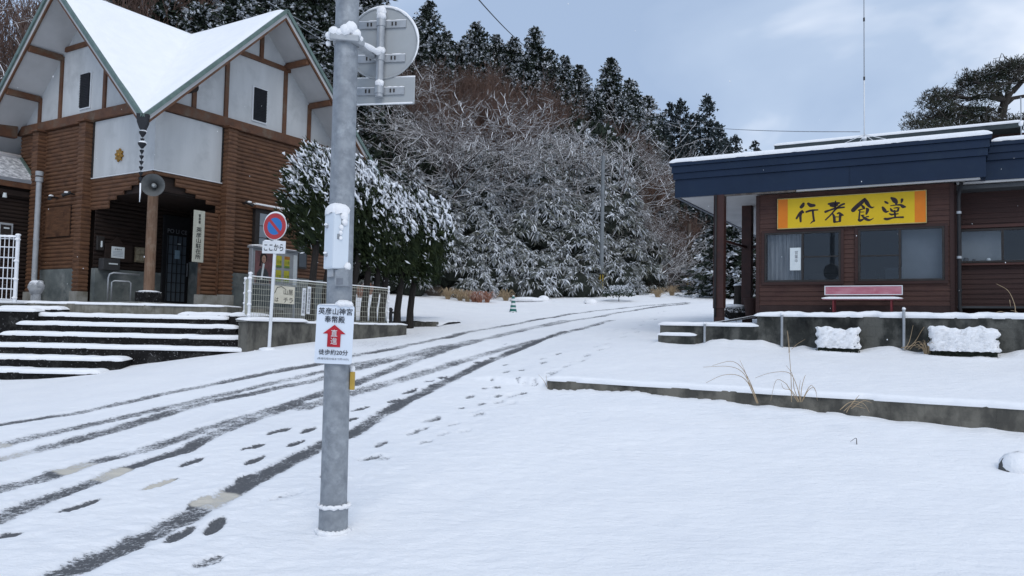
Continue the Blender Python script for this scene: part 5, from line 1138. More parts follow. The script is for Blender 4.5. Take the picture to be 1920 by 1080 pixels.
# ---- retaining wall of stained blocks in front of the diner, with posts
t = thing('block_wall', 'stained concrete block wall in front of the diner under a ridge of snow', 'wall', tuple(RS.o), RS.ang)
M_BLOCK = pmat('stained_block', (.105, .105, .094), (.032, .034, .031), .9, 3.2, (1, 1, .6), .6, 26, lo=.42, hi=.58, c3=(.012, .0125, .012), s3=1.6)
def block_course(x0, x1, y0, y1, z0, z1, pitch=.20, ln=.4):
    b = MB(); n = max(1, round((z1 - z0) / pitch)); p = (z1 - z0) / n
    for i in range(n):
        x = x0 - (ln / 2 if i % 2 else 0)
        while x < x1 - .01:
            a, c_ = max(x, x0), min(x + ln, x1)
            if c_ - a > .02: b.box(a + .001, c_ - .001, y0 + random.uniform(-.003, .003), y1, z0 + i * p + .001, z0 + (i + 1) * p - .001)
            x += ln
    b.box(x0 + .01, x1 - .01, y0 + .012, y1 - .01, z0, z1 - .006)
    return b
b = block_course(-3.5, 5.5, -1.62, -1.42, -.95, -.035); b.build('wall', M_BLOCK, t)
b = block_course(-5.56, -3.5, -1.62, -1.42, -.95, -.25); b.build('low_wall', M_BLOCK, t)
snow_cushion(-3.5, 5.5, -1.62, -1.0, -.035, .095, t, 'snow_ridge', .05, .06)
snow_cushion(-5.56, -3.5, -1.62, -1.2, -.25, .07, t, 'snow_ridge', .04, .012)
b = MB(); b.box(-5.56, -4.75, -1.74, -1.62, -.95, -.47); b.build('ledge', M_BLOCK, t); snow_cushion(-5.56, -4.75, -1.74, -1.60, -.47, .06, t, 'snow_ridge', .02, .012)
# sloping snowbank from the low wall up to the higher one
V = []; nx = 14; prf = [(-1.45, .0), (-1.1, .03), (-.6, .04), (-.3, .03)]
b = MB()
for i in range(nx + 1):
    f = i / nx; x = -4.6 + f * 1.12; zt_ = -.20 + f ** 1.2 * .20
    for y, h in prf: V.append((x, y - (1 - f) * .0, zt_ + h))
b.add(V, [(i * 4 + j, i * 4 + 4 + j, i * 4 + 5 + j, i * 4 + 1 + j) for i in range(nx) for j in range(3)]); b.build('snow_bank', M_SNOW, t, True)
for px, py0, lab, h0 in ((1321, 650, 'thin steel post at the left end of the block wall', .62), (1466, 655, 'thin steel post against the middle of the block wall', .80), (1695, 655, 'thin steel post against the block wall below the bench', 1.0)):
    x, _, z = RS.hit(px, py0, 'y', -1.70); tt = thing('wall_post', lab, 'post', tuple(RS.w(x, -1.70, z)), RS.ang, 'steel posts along the block wall')
    top = RS.hit(px, {1321: 607, 1466: 590, 1695: 580}[px], 'y', -1.70)[2] - z
    b = MB(); b.tube([(0, 0, -.2), (0, 0, top)], .027, 10); b.build('pole', M_STEELP, tt, True, angle=50)
    b = MB(); b.blob((0, 0, top + .01), .034, .034, .03, 8, 6, .2); b.build('snow_cap', M_SNOWLUMP, tt, True)
# terrace under the diner
t = tag(MB().box(-3.5, 6.5, -1.45, 9.0, -1.2, -.005).build('terrace', M_CONCL), 'concrete terrace that carries the diner', kind='structure'); t.location = tuple(RS.o); t.rotation_euler = (0, 0, RS.ang)
t = tag(MB().box(-5.5, -3.5, -1.45, .6, -1.2, -.22).build('terrace', M_SNOW), 'snowy lower terrace beside the diner', kind='structure'); t.location = tuple(RS.o); t.rotation_euler = (0, 0, RS.ang)
# ---- clipped shrubs plastered with snow against the wall
def snowy_shrub(px0, px1, pyt, pyb, label):
    a = RS.hit(px0, pyt, 'y', -2.0); c = RS.hit(px1, pyb, 'y', -2.0); w = c[0] - a[0]; h = a[2] - c[2]
    t = thing('clipped_shrub', label, 'shrub', tuple(RS.w((a[0] + c[0]) / 2, -2.0, c[2])), RS.ang, 'clipped shrubs plastered with snow')
    n, m = int(w / .035), int(h / .035); V = []
    for j in range(m + 1):
        for i in range(n + 1):
            u, v = i / n - .5, j / m; ed = min(1, min(i, n - i) / 2.5, (m - j) / 2.5 + .0)
            cell = math.sin((i * .9 + (j % 2) * 1.6 + math.sin(j * 1.3) * .8)) * .5
            V.append((u * w * (1 + .025 * math.sin(j * .7)) + random.uniform(-.008, .008) + .02 * math.sin(j * 1.3) * abs(u) * 2, -.10 * math.sqrt(max(0, ed)) - .035 * abs(math.sin(j * 1.25 + math.sin(i * .8) * 1.1)) + random.uniform(-.010, .010) + cell * .010 + .12, .10 + v * (h - .10) + random.uniform(-.008, .008) + (.025 * math.sin(i * .35) + .012 * math.sin(i * 1.1 + 1)) * v))
    F = [(j * (n + 1) + i, j * (n + 1) + i + 1, (j + 1) * (n + 1) + i + 1, (j + 1) * (n + 1) + i) for j in range(m) for i in range(n)]
    k = len(V); top = [m * (n + 1) + i for i in range(n + 1)]
    V += [(V[i][0], .42, V[i][2] - .01) for i in top]; F += [(top[i], top[i + 1], k + i + 1, k + i) for i in range(n)]
    MB().add(V, F).build('snow_crust', M_SNOWLUMP, t, True)
    bb = MB(); bb.box(-w / 2 + .03, w / 2 - .03, .06, .4, -.1, h - .06); bb.build('core', M_DARKLEAF, t)
    lv = MB()
    for _ in range(int(w * 260)):
        x = random.uniform(-w / 2, w / 2); z = abs(random.gauss(0, .05)) + .0 if random.random() < .7 else random.uniform(0, h); y = random.uniform(.0, .06) if z < .16 else .06
        if z >= .16: x = random.choice((-1, 1)) * (w / 2 + random.uniform(-.02, .03)); y = random.uniform(.0, .3)
        d = Vector((random.gauss(0, 1), random.gauss(-.6, .6), random.gauss(.2, .7))).normalized() * random.uniform(.03, .055); s_ = d.cross(Vector((0, 0, 1))).normalized() * .014; p = Vector((x, y, z))
        lv.add([p, p + d * .5 + s_, p + d, p + d * .5 - s_], [(0, 1, 2, 3)])
    lv.build('leaves', M_DARKLEAF, t)
M_DARKLEAF = pmat('dark_leaf', (.020, .030, .016), (.010, .014, .009), .6, 20, None, 0)
snowy_shrub(1529, 1611, 614, 664, 'smaller clipped shrub plastered with snow at the foot of the block wall')
snowy_shrub(1741, 1875, 613, 672, 'wider clipped shrub plastered with snow at the foot of the block wall')
# ---- low front wall of the snowy lot
La, Lb = LOT_A, LOT_A + LOT_E * 7.9; LW = Frame((La[0], La[1], 0), math.atan2(LOT_E[1], LOT_E[0]))
t = thing('kerb_wall', 'long low weathered concrete wall edging the snowy lot', 'wall', tuple(LW.o), LW.ang)
b = MB(); n = 20; xs = np.linspace(0, 7.9, n + 1)
for i in range(n):
    q0_ = random.uniform(-.002, .002)
    b.box(xs[i] + .0006, xs[i + 1] - .0006, q0_, .15, .55, .735); b.box(xs[i] + .0006, xs[i + 1] - .0006, q0_ + .001, .15, -.2, .549)
b.build('wall', pmat('kerb_concrete', (.170, .160, .135), (.075, .072, .063), .9, 2.6, (1.0, 1, .6), .6, 24, lo=.42, hi=.58, c3=(.050, .048, .042), s3=2.4), t)
snow_cushion(-.02, 7.9, .0, .34, .735, .075, t, 'snow_cushion', .02, .018)
# ---- odds and ends under the porch
g0 = lambda px, py, y: RS.w(*RS.hit(px, py, 'y', y)[:1], y, RS.hit(px, py, 'y', y)[2])
t = thing('tree_stump', 'rough upright stump in the diner porch with snow on top', 'stump', tuple(g0(1386, 580, 2.4)), RS.ang)
M_BARK = pmat('bark_dark', (.050, .042, .036), (.028, .024, .021), .9, 4, (5, 5, .8), .8, 14, snow=.8)
b = MB(); b.tube([(0, 0, -.2), (0, 0, .3), (.01, 0, .62)], [.16, .14, .13], 10); b.build('stump', M_BARK, t, True, angle=50); b = MB(); b.blob((0, 0, .63), .16, .16, .04, 10, 6, .3); b.build('snow_cap', M_SNOWLUMP, t, True)
t = thing('flower_pot', 'dark wooden tub standing by the rear porch post', 'flower pot', tuple(g0(1409, 590, 1.2)), RS.ang)
b = MB(); b.tube([(0, 0, -.1), (0, 0, .36), (0, 0, .40), (0, 0, .40), (0, 0, .3)], [.13, .19, .2, .17, .16], 12); b.build('tub', M_RDARK, t, True, angle=40); b = MB(); b.tube([(0, 0, .33), (0, 0, .35)], .165, 12); b.build('soil', M_BARK, t)
t = thing('stone_table', 'low dark stone seat with a snowy top in the diner porch', 'stone seat', tuple(g0(1381, 590, 1.5)), RS.ang)
b = MB(); b.blob((0, 0, .05), .34, .24, .20, 10, 6, .25); b.build('stone', M_WETSTONE, t); b = MB(); b.blob((-.05, -.05, .21), .30, .2, .05, 10, 6, .3); b.build('snow_cap', M_SNOWLUMP, t, True)
# ------------------------------------------------------------------ hillside behind the road
_tx = [-80, -30, -14, -4, 1, 6.6, 9.0, 11.0, 14.0, 18.0, 30, 90]; _ty = [26, 31, 33, 37, 38.6, 41.5, 46, 54, 74, 92, 98, 100]
def toe(x): return np.interp(x, _tx, _ty)
def cground(x, y): return ground(np.clip(x, -34, 42), np.clip(y, -12, 62))
def hill_t(x, y): return (np.asarray(y, float) - toe(x)) * .85
def hillz(x, y):
    t = hill_t(x, y); f = np.where(t < 7, .85 * t, 5.95 + .36 * np.clip(t - 7, 0, 55)); k = np.where(t < 0, t * .3 - .3, f)
    return cground(x, y) + k
def hz(x, y): return float(hillz(np.array([x], float), np.array([y], float))[0])
M_HILL = pmat('hill_floor', (.075, .060, .048), (.035, .030, .026), .95, 1.2, None, .6, 6, snow=.80, snowscale=3.0)
def grid_mesh(name, xs, ys, fz, m, label):
    X, Y = np.meshgrid(xs, ys, indexing='ij'); Z = fz(X.ravel(), Y.ravel()); ii = np.arange(X.size).reshape(X.shape)
    F = np.stack([ii[:-1, :-1], ii[1:, :-1], ii[1:, 1:], ii[:-1, 1:]], -1).reshape(-1, 4)
    return tag(np_mesh(name, np.c_[X.ravel(), Y.ravel(), Z], F, m, None, True), label, kind='structure')
grid_mesh('hillside', np.linspace(-80, 90, 150), np.r_[np.linspace(27, 70, 90), np.linspace(71, 170, 60)], lambda x, y: hillz(x, y) + hashn(x, y, 3.1) * .5 * (hill_t(x, y) > 0), M_HILL, 'wooded hillside rising behind the road, snow over brown litter')
grid_mesh('snow_field', np.linspace(-160, 160, 90), np.linspace(-60, 120, 60), lambda x, y: cground(x, y) - .35 - .004 * np.hypot(x, y), M_SNOW, 'snow covered ground reaching out of view')
# ------------------------------------------------------------------ plants
def leaf_mat(name, g1, g2, rough=.65, scale=3, snowc=(.84, .87, .92)):
    m, t, b = mk(name); a = t.nodes.new('ShaderNodeAttribute'); a.attribute_name = 'snow'
    col = ramp_(t, noise(t, scale, 4), [(.35, g1), (.65, g2)])
    t.links.new(mixc(t, a.outputs['Fac'], col, snowc), b.inputs['Base Color']); b.inputs['Roughness'].default_value = rough; b.inputs['Specular IOR Level'].default_value = .15
    return m
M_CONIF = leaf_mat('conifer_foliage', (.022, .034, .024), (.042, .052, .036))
M_CONIFAR = leaf_mat('hazed_conifer_foliage', (.034, .048, .050), (.05, .064, .064))  # bluish haze of distance is put into the foliage colour
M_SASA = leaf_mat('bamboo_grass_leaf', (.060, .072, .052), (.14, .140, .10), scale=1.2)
M_JUN = leaf_mat('juniper_foliage', (.010, .019, .009), (.034, .046, .017), scale=4)
M_PINE = leaf_mat('pine_needles', (.028, .040, .026), (.058, .050, .036), scale=2)
M_BUSH = leaf_mat('bush_leaf', (.020, .034, .018), (.035, .05, .028), scale=4)
M_TRUNK = pmat('bark', (.070, .058, .050), (.040, .034, .030), .9, 3, (4, 4, .6), .6, 12)
M_TWIGS = pmat('snowy_twig', (.12, .086, .072), (.072, .054, .047), .9, 2, None, 0, snow=.26, snowscale=1.2, snowgain=3.0)
M_TWIGB = pmat('brown_twig', (.175, .108, .082), (.105, .070, .058), .9, .5, None, 0, snow=.86, snowscale=5, snowgain=2.2)
def nrm(v): return v / (np.linalg.norm(v, axis=-1, keepdims=True) + 1e-9)
def blades(base, tip, width, nvec, bend=None):
    """kite shaped leaves: arrays base, tip (n,3), width (n,), side vectors (n,3) -> V, F(quads)"""
    n = len(base); mid = base * .45 + tip * .55
    if bend is not None: mid = mid + bend
    s = nvec * width[:, None]
    V = np.stack([base, mid - s, tip, mid + s], 1).reshape(-1, 3)
    F = np.arange(n * 4).reshape(n, 4); return V, F
def conifer_crown(seed, h=12.0, r=2.6, dens=1.0, snow=.42, droop=.35):
    g = np.random.default_rng(seed); B = []; T = []; Wd = []; S = []
    nb = int(190 * dens)
    for k in range(nb):
        f = (k + .5) / nb; z = h * (.10 + .90 * f ** .92); rr_ = r * (1 - f) ** .55 * g.uniform(.55, 1.12) + .08
        a = g.uniform(0, 2 * math.pi); d = np.array([math.cos(a), math.sin(a), 0]); ns = max(4, int(rr_ / .17))
        L_sn = g.random() < .75
        for i in range(ns):
            q = (i + .6) / ns; p = d * rr_ * q + np.array([0, 0, z + .22 * rr_ * q - droop * rr_ * q * q]) + g.normal(0, .07, 3)
            m = 5
            dirs = nrm(d[None] * g.uniform(.5, 1.1, (m, 1)) + g.normal(0, .55, (m, 3)) + np.array([0, 0, -.15 + .5 * (f > .93)]))
            ln = g.uniform(.22, .46, (m, 1)) * (1.15 - .35 * f)
            B.append(np.repeat(p[None], m, 0)); T.append(p + dirs * ln); Wd.append(g.uniform(.05, .095, m))
            s0 = (L_sn and g.random() < snow * (.45 + .9 * q)); S.append(np.where(g.random(m) < (.7 if s0 else .05), g.uniform(.6, 1, m), 0.0))
    # leader
    p = np.array([0, 0, h * .985]); m = 14
    B.append(np.repeat(p[None], m, 0) + g.normal(0, .06, (m, 3)) - np.array([0, 0, 1]) * g.uniform(0, .8, (m, 1))); T.append(B[-1] + nrm(g.normal(0, .5, (m, 3)) + np.array([0, 0, .9])) * .4); Wd.append(np.full(m, .06)); S.append(np.zeros(m))
    B = np.vstack(B); T = np.vstack(T); Wd = np.concatenate(Wd); S = np.concatenate(S); n = len(B)
    sv = nrm(np.cross(T - B, g.normal(0, 1, (n, 3)) + np.array([0, 0, 1.2])))
    V, F = blades(B, T, Wd, sv, np.c_[np.zeros(n), np.zeros(n), np.where(S > 0, .05, .0)]); At = np.repeat(S, 4)
    # snow pads resting on the upper side of the loaded sprays
    k = np.where(S > 0)[0]; k = k[g.random(len(k)) < .38]; c = (B[k] + T[k]) / 2 + np.array([0, 0, .055]); m = len(k); d_ = nrm((T[k] - B[k]) * np.array([1, 1, .5])); s_ = nrm(np.cross(d_, np.array([0, 0, 1.0]))); L = g.uniform(.16, .30, (m, 1)); w = g.uniform(.09, .17, (m, 1)); up = np.array([0, 0, .07])
    PV = np.stack([c - d_ * L, c - s_ * w, c + d_ * L - up, c + s_ * w, c + up], 1).reshape(-1, 3); o = (np.arange(m) * 5)[:, None] + len(V)
    PF = np.concatenate([np.concatenate([o + i, o + j, o + 4, o + 4], 1) for i, j in ((0, 1), (1, 2), (2, 3), (3, 0))])
    V = np.vstack([V, PV]); F = np.vstack([F, PF]); At = np.r_[At, np.ones(m * 5)]
    return V, F, At
def dedeg(F):  # quads with a doubled corner are kept as triangles by validate()
    return F
def mesh_data(name, V, F, m, attrs=None, smooth=False):
    o = np_mesh(name, V, F, m, None, smooth, attrs); me = o.data; bpy.data.objects.remove(o); return me
def trunk_data(name, h, r0, seed, m, wob=.15, n=8):
    g = random.Random(seed); b = MB(); k = 7; b.tube([(g.uniform(-wob, wob) * i / k * (i < k), g.uniform(-wob, wob) * i / k * (i < k), -.5 + (h + .5) * i / k) for i in range(k + 1)], [r0 * (1.25 if i == 0 else 1 - .93 * i / k) for i in range(k + 1)], n)
    o = b.build(name, m, None, True); me = o.data; bpy.data.objects.remove(o); return me
def put_tree(name, label, cat, loc, parts, scale, rz, group=None):
    t = thing(name, label, cat, loc, rz, group); t['kind'] = 'thing'; t.scale = scale if hasattr(scale, '__len__') else (scale,) * 3
    for pn, me in parts:
        o = bpy.data.objects.new(pn, me); COL.objects.link(o); o.parent = t
    return t
CON = []
for k in range(6):
    V, F, A = conifer_crown(100 + k, 12, (2.9, 3.3, 2.6, 3.5, 3.0, 3.2)[k], 1.7, (.42, .5, .38, .55, .46, .58)[k]); CON.append([('trunk', trunk_data('trunk', 11.6, .17, k, M_TRUNK)), ('crown', mesh_data('crown', V, F, M_CONIF, {'snow': A}))])
CONF = []
for k in range(2):
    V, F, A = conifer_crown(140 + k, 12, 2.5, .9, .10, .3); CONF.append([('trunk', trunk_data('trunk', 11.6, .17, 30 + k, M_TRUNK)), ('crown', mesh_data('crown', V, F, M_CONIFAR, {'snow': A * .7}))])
def conifer_at(px, py, y, kind, label, group, wide=1.0, hmin=6.0):
    p = at(px, py, y); z0 = hz(p[0], p[1]); h = max(hmin, p[2] - z0); s = h / 12.0
    w = s ** .6 * wide if s > 1 else s ** .8 * wide
    return put_tree('conifer', label, 'tree', (p[0], p[1], p[2] - h if h > hmin else z0), kind, (w, w, s), random.uniform(0, 6.28), group)
RIDGE_T = [(745, 22, 66), (806, 6, 70), (838, 62, 74), (893, 44, 73), (930, 68, 76), (962, 74, 75), (1003, 54, 72), (1032, 96, 74), (1060, 108, 70), (1086, 124, 72), (1146, 112, 67), (1184, 152, 71), (1214, 182, 73)]
ORD = 'first second third fourth fifth sixth seventh eighth ninth tenth eleventh twelfth thirteenth fourteenth'.split()
for i, (px, py, y) in enumerate(RIDGE_T):
    conifer_at(px, py, y, CON[i % 6], f'{ORD[i]} snow dusted conifer from the round sign along the hill skyline', 'conifers along the hill skyline', 1.05)
for i, (px, py, y) in enumerate([(775, 40, 64), (822, 70, 63), (862, 92, 66), (910, 98, 67), (948, 116, 65), (985, 108, 64), (1040, 140, 63), (1076, 168, 64), (1116, 172, 62), (1168, 186, 62), (1130, 160, 68), (1196, 205, 66), (880, 130, 60), (720, 60, 60), (760, 95, 58), (1000, 150, 60), (1060, 200, 58)]):
    conifer_at(px, py, y, CON[(i * 5 + 2) % 6], 'snow dusted conifer in the dark belt under the hill skyline', 'conifers below the hill skyline', 1.05)
for i, (px, py, y) in enumerate([(690, -60, 57), (640, -130, 54), (590, -90, 50), (540, -150, 49), (480, -130, 47), (430, -130, 46), (380, -110, 46), (330, -130, 45), (280, -110, 44), (235, -130, 44), (700, 30, 55), (655, 0, 47), (610, 30, 44), (560, 10, 43), (500, -10, 42), (440, 0, 41), (380, 10, 41), (320, 0, 41), (625, 110, 43), (675, 120, 46), (585, 90, 41), (240, -20, 42), (200, -90, 46), (690, 200, 46), (660, 250, 43), (728, 215, 47)]):
    conifer_at(px, py, y, CON[(i * 7 + 1) % 6], 'tall dark conifer loaded with snow behind the police box gables', 'conifers behind the police box', 1.25)
for i in range(22):
    px = 765 + i * 20.5 + random.uniform(-8, 8); line = np.interp(px, [760, 810, 900, 1000, 1060, 1150, 1220], [60, 62, 88, 100, 140, 165, 205]); conifer_at(px, line + random.uniform(-8, 22), 77 + random.uniform(-2, 2), CON[(i * 5 + 3) % 6], 'snow dusted conifer filling the gaps of the hill skyline', 'conifers filling the hill skyline', 1.25)
FARL = [(1240, 216, 104), (1257, 196, 112), (1277, 190, 109), (1302, 216, 111), (1326, 183, 107), (1346, 232, 112), (1378, 256, 116), (1416, 267, 132), (1362, 262, 118), (1290, 240, 103), (1225, 235, 100)]
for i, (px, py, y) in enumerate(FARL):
    conifer_at(px, py, y, CONF[i % 2], 'distant haze tinted conifer on the far ridge left of the diner roof' if i != 7 else 'lone distant conifer just above the left end of the diner roof', None if i == 7 else 'conifers on the far ridge', 1.15, 5)
for i, (px, py, y) in enumerate([(1292, 395, 70), (1312, 385, 64), (1335, 395, 62), (1358, 420, 60), (1302, 440, 58), (1345, 450, 56), (1322, 420, 74), (1372, 400, 66), (1280, 360, 78), (1398, 430, 58), (1418, 410, 64)]):
    conifer_at(px, py, y, CONF[i % 2] if i % 3 else CON[i % 6], 'dark conifer in the shaded wood behind the diner porch', 'conifers behind the diner porch', 1.3, 5)
for i, (px, py, y) in enumerate([(1376, 428, 40), (1408, 436, 42), (1345, 425, 47)]):
    conifer_at(px, py, y, CON[(3, 5, 1)[i]], 'snowy evergreen close behind the diner porch posts', 'evergreens by the diner porch', 1.5, 4)
# ---- bare trees: forked skeletons with fine twigs
def bare_tree(seed, h, r0k=.085, spread=.55, levels=5, stems=3, wob=.18, up=.25, rtw=.011, kids=(5, 5, 4, 4), lens=(.55, .34, .21, .12)):
    g = np.random.default_rng(seed); segs = []
    def axis_pts(p, d, L, n, wob):
        P = [p]; dd = d
        for i in range(n): dd = nrm(dd + g.normal(0, wob, 3) + np.array([0, 0, up * .25])); P.append(P[-1] + dd * L / n)
        return np.array(P), dd
    cur = []
    for s in range(stems):
        a = g.uniform(0, 6.28); d = nrm(np.array([math.cos(a) * spread * .8, math.sin(a) * spread * .8, 1.0])); P, dd = axis_pts(np.array([math.cos(a), math.sin(a), 0]) * .1 - np.array([0, 0, .4]), d, h * .55, 6, .12)
        r0 = r0k * h / 8 * g.uniform(.8, 1.2); segs.append((P, r0, r0 * .45)); cur.append((P, r0 * .8))
    for lv in range(levels - 1):
        nx = []
        for P, r in cur:
            for k in range(kids[min(lv, len(kids) - 1)]):
                f = g.uniform(.35, 1.0) if k else 1.0; i = f * (len(P) - 1); j = min(int(i), len(P) - 2); p = P[j] + (P[j + 1] - P[j]) * (i - j); ax = nrm(P[j + 1] - P[j])
                d = nrm(ax * .75 + nrm(g.normal(0, 1, 3)) * (.75 if k else .35) + np.array([0, 0, up]))
                L = h * lens[min(lv, len(lens) - 1)] * g.uniform(.6, 1.15); Q, _ = axis_pts(p, d, L, 4 if lv < 2 else 2, wob); r1 = max(rtw, r * .5 * (1 - .35 * f)); segs.append((Q, r1, max(rtw * .7, r1 * .4))); nx.append((Q, r1))
        cur = nx
    V = []; F = []; o = 0
    for n in sorted({len(s[0]) for s in segs}):
        Ps = np.array([s[0] for s in segs if len(s[0]) == n]); r0 = np.array([s[1] for s in segs if len(s[0]) == n]); r1 = np.array([s[2] for s in segs if len(s[0]) == n]); m = len(Ps); k = 4
        D = nrm(np.gradient(Ps, axis=1)); ref = np.where(np.abs(D[..., 2:3]) > .9, np.array([1.0, 0, 0]), np.array([0, 0, 1.0])); A = nrm(np.cross(D, ref)); Bv = np.cross(D, A)
        rad = r0[:, None] + (r1 - r0)[:, None] * np.linspace(0, 1, n)[None]
        ring = np.stack([Ps + (A * math.cos(2 * math.pi * (q + .5) / k) + Bv * math.sin(2 * math.pi * (q + .5) / k)) * rad[..., None] for q in range(k)], 2)
        V.append(ring.reshape(-1, 3)); base = o + (np.arange(m) * n * k)[:, None, None] + (np.arange(n - 1) * k)[None, :, None]; q = np.arange(k)[None, None]
        F.append(np.stack([base + q, base + (q + 1) % k, base + k + (q + 1) % k, base + k + q], -1).reshape(-1, 4)); o += m * n * k
    V = np.vstack(V); return V * (8.0 / V[:, 2].max()), np.vstack(F)
BARE_S, BARE_B = [], []
def bare_parts(seed, m, **kw):
    h = kw['h']; V, F = bare_tree(seed, **kw); return [('branches', mesh_data('branches', V, F, m)), ('trunk', trunk_data('trunk', h * .30, .07 * h / 8, seed, M_TRUNK, .05))]
for k in range(5): BARE_S.append(bare_parts(200 + k, M_TWIGS, h=8.0, spread=(.9, 1.2, .8, 1.3, 1.0)[k], stems=(3, 4, 3, 3, 4)[k], up=(.10, .02, .14, .0, .05)[k], rtw=.016, kids=(6, 6, 5, 4)))
for k in range(4): BARE_B.append(bare_parts(230 + k, M_TWIGB, h=8.0, spread=(.5, .65, .45, .6)[k], stems=(3, 3, 4, 3)[k], up=(.3, .22, .34, .26)[k], rtw=.017, kids=(6, 6, 5, 4)))
def bare_at(x, y, kind, s, label, group): return put_tree('bare_tree', label, 'tree', (x, y, hz(x, y) - .1), kind, (s, s, s * random.uniform(.9, 1.1)), random.uniform(0, 6.28), group)
def bare_px(px, t, kind, s, label, group=None):
    y = 40.0
    for _ in range(12): x = ray(px, 560)[0] / ray(px, 560)[1] * y; y = toe(x) + t / .85
    return bare_at(float(x), float(y), kind, s, label, group)
M_TWIGH = pmat('frosted_limb', (.10, .074, .064), (.06, .047, .042), .9, 2, None, 0, snow=.08, snowscale=1.6, snowgain=2.8)
HERO = [bare_parts(260 + k, M_TWIGH, h=8.0, r0k=.26, wob=.09, spread=(1.25, 1.5, 1.3)[k], stems=(5, 5, 4)[k], up=(.10, .02, .04)[k], rtw=.022, kids=(6, 5, 4, 3), lens=(.60, .42, .26, .14)) for k in range(3)]
def hero(px, y, k, s, sink, label): x = float(at(px, 400, y)[0]); return put_tree('bare_tree', label, 'tree', (x, y, hz(x, y) - sink), HERO[k], (s * 1.35, s * 1.35, s), k * 1.3 + .4)
hero(1125, 46.5, 0, 1.0, .3, 'spreading bare tree with snow lined limbs above the bamboo grass behind the far pole')
hero(880, 44.5, 1, .95, .2, 'wide bare tree with white outlined limbs above the right end of the tree row')
hero(760, 41.5, 2, .95, .2, 'bare tree with snow lined limbs reaching over the clipped tree row')
hero(1205, 44.0, 2, .55, .2, 'low bare tree with fine white twigs right of the far pole')
gS = 'bare snow lined trees on the bank'; gB = 'brown leafless trees on the upper slope'; gR = 'leafless trees on the right flank'
for i, (px, t, s) in enumerate([(695, 7, 1.0), (815, 11.5, 1.0), (735, 11, 1.0), (1185, 8, .85), (1240, 5, .75), (1195, 3.0, .55), (1245, 2.6, .5), (1222, 9.5, .9), (1262, 4.2, .55)]):
    bare_px(px, t, BARE_S[(i * 3 + 1) % 5], s * .9, 'leafless tree with snow lined twigs on the bank above the bamboo grass', gS)
for i, (px, t, s) in enumerate([(800, 16, 1.0), (850, 17, 1.0), (900, 15.5, 1.05), (945, 16, 1.0), (990, 15.5, .95), (1035, 15, .95), (1150, 15, .8), (830, 20, 1.0), (880, 20, 1.0), (930, 20, 1.0), (975, 19, .95), (1015, 19, .9), (1060, 19, .8), (1180, 14, .8), (770, 18, 1.0), (735, 16, 1.0), (925, 11.5, .95), (985, 11.5, .9), (1025, 12.5, .8), (1205, 13, .8), (865, 13, .9), (955, 9.5, .8), (905, 9.5, .8), (840, 9.5, .85), (785, 12, .95), (1165, 10.5, .75), (700, 13, 1.0)]):
    bare_px(px, t, BARE_B[i % 4], s * .84, 'reddish brown leafless tree on the slope below the conifer skyline', gB)
for i, (x, y, s) in enumerate([(9.3, 49, .8), (10.3, 52, .85), (11.5, 57, .9), (12.6, 62, .95), (10.8, 60, .9), (13.6, 68, 1.0), (12.2, 72, 1.0), (14.6, 76, 1.05), (15.5, 84, 1.1), (17.5, 90, 1.1), (10.0, 66, .9), (13.5, 80, 1.1), (19, 97, 1.1), (16.2, 98, 1.2), (11.4, 47.5, .65), (12.6, 50, .7)]):
    bare_at(x, y, (BARE_S if i % 2 else BARE_B)[i % 4], s * .82, 'leafless tree on the right flank of the hill above the road bend', gR)
for i, (x, y, s) in enumerate([(-23, 31, 1.2), (-20, 33, 1.25), (-26, 34, 1.3), (-18.5, 36, 1.3), (-22, 37, 1.35), (-28, 38, 1.4), (-16, 33.5, 1.0), (-24.5, 30, 1.1), (-19, 30.5, 1.0), (-30, 33, 1.3), (-21, 42, 1.5), (-26, 43, 1.5)]):
    bare_at(x, y, (BARE_S if i % 3 == 0 else BARE_B)[i % 4], s, 'leafless tree beyond the left gable of the police box', 'leafless trees left of the police box')
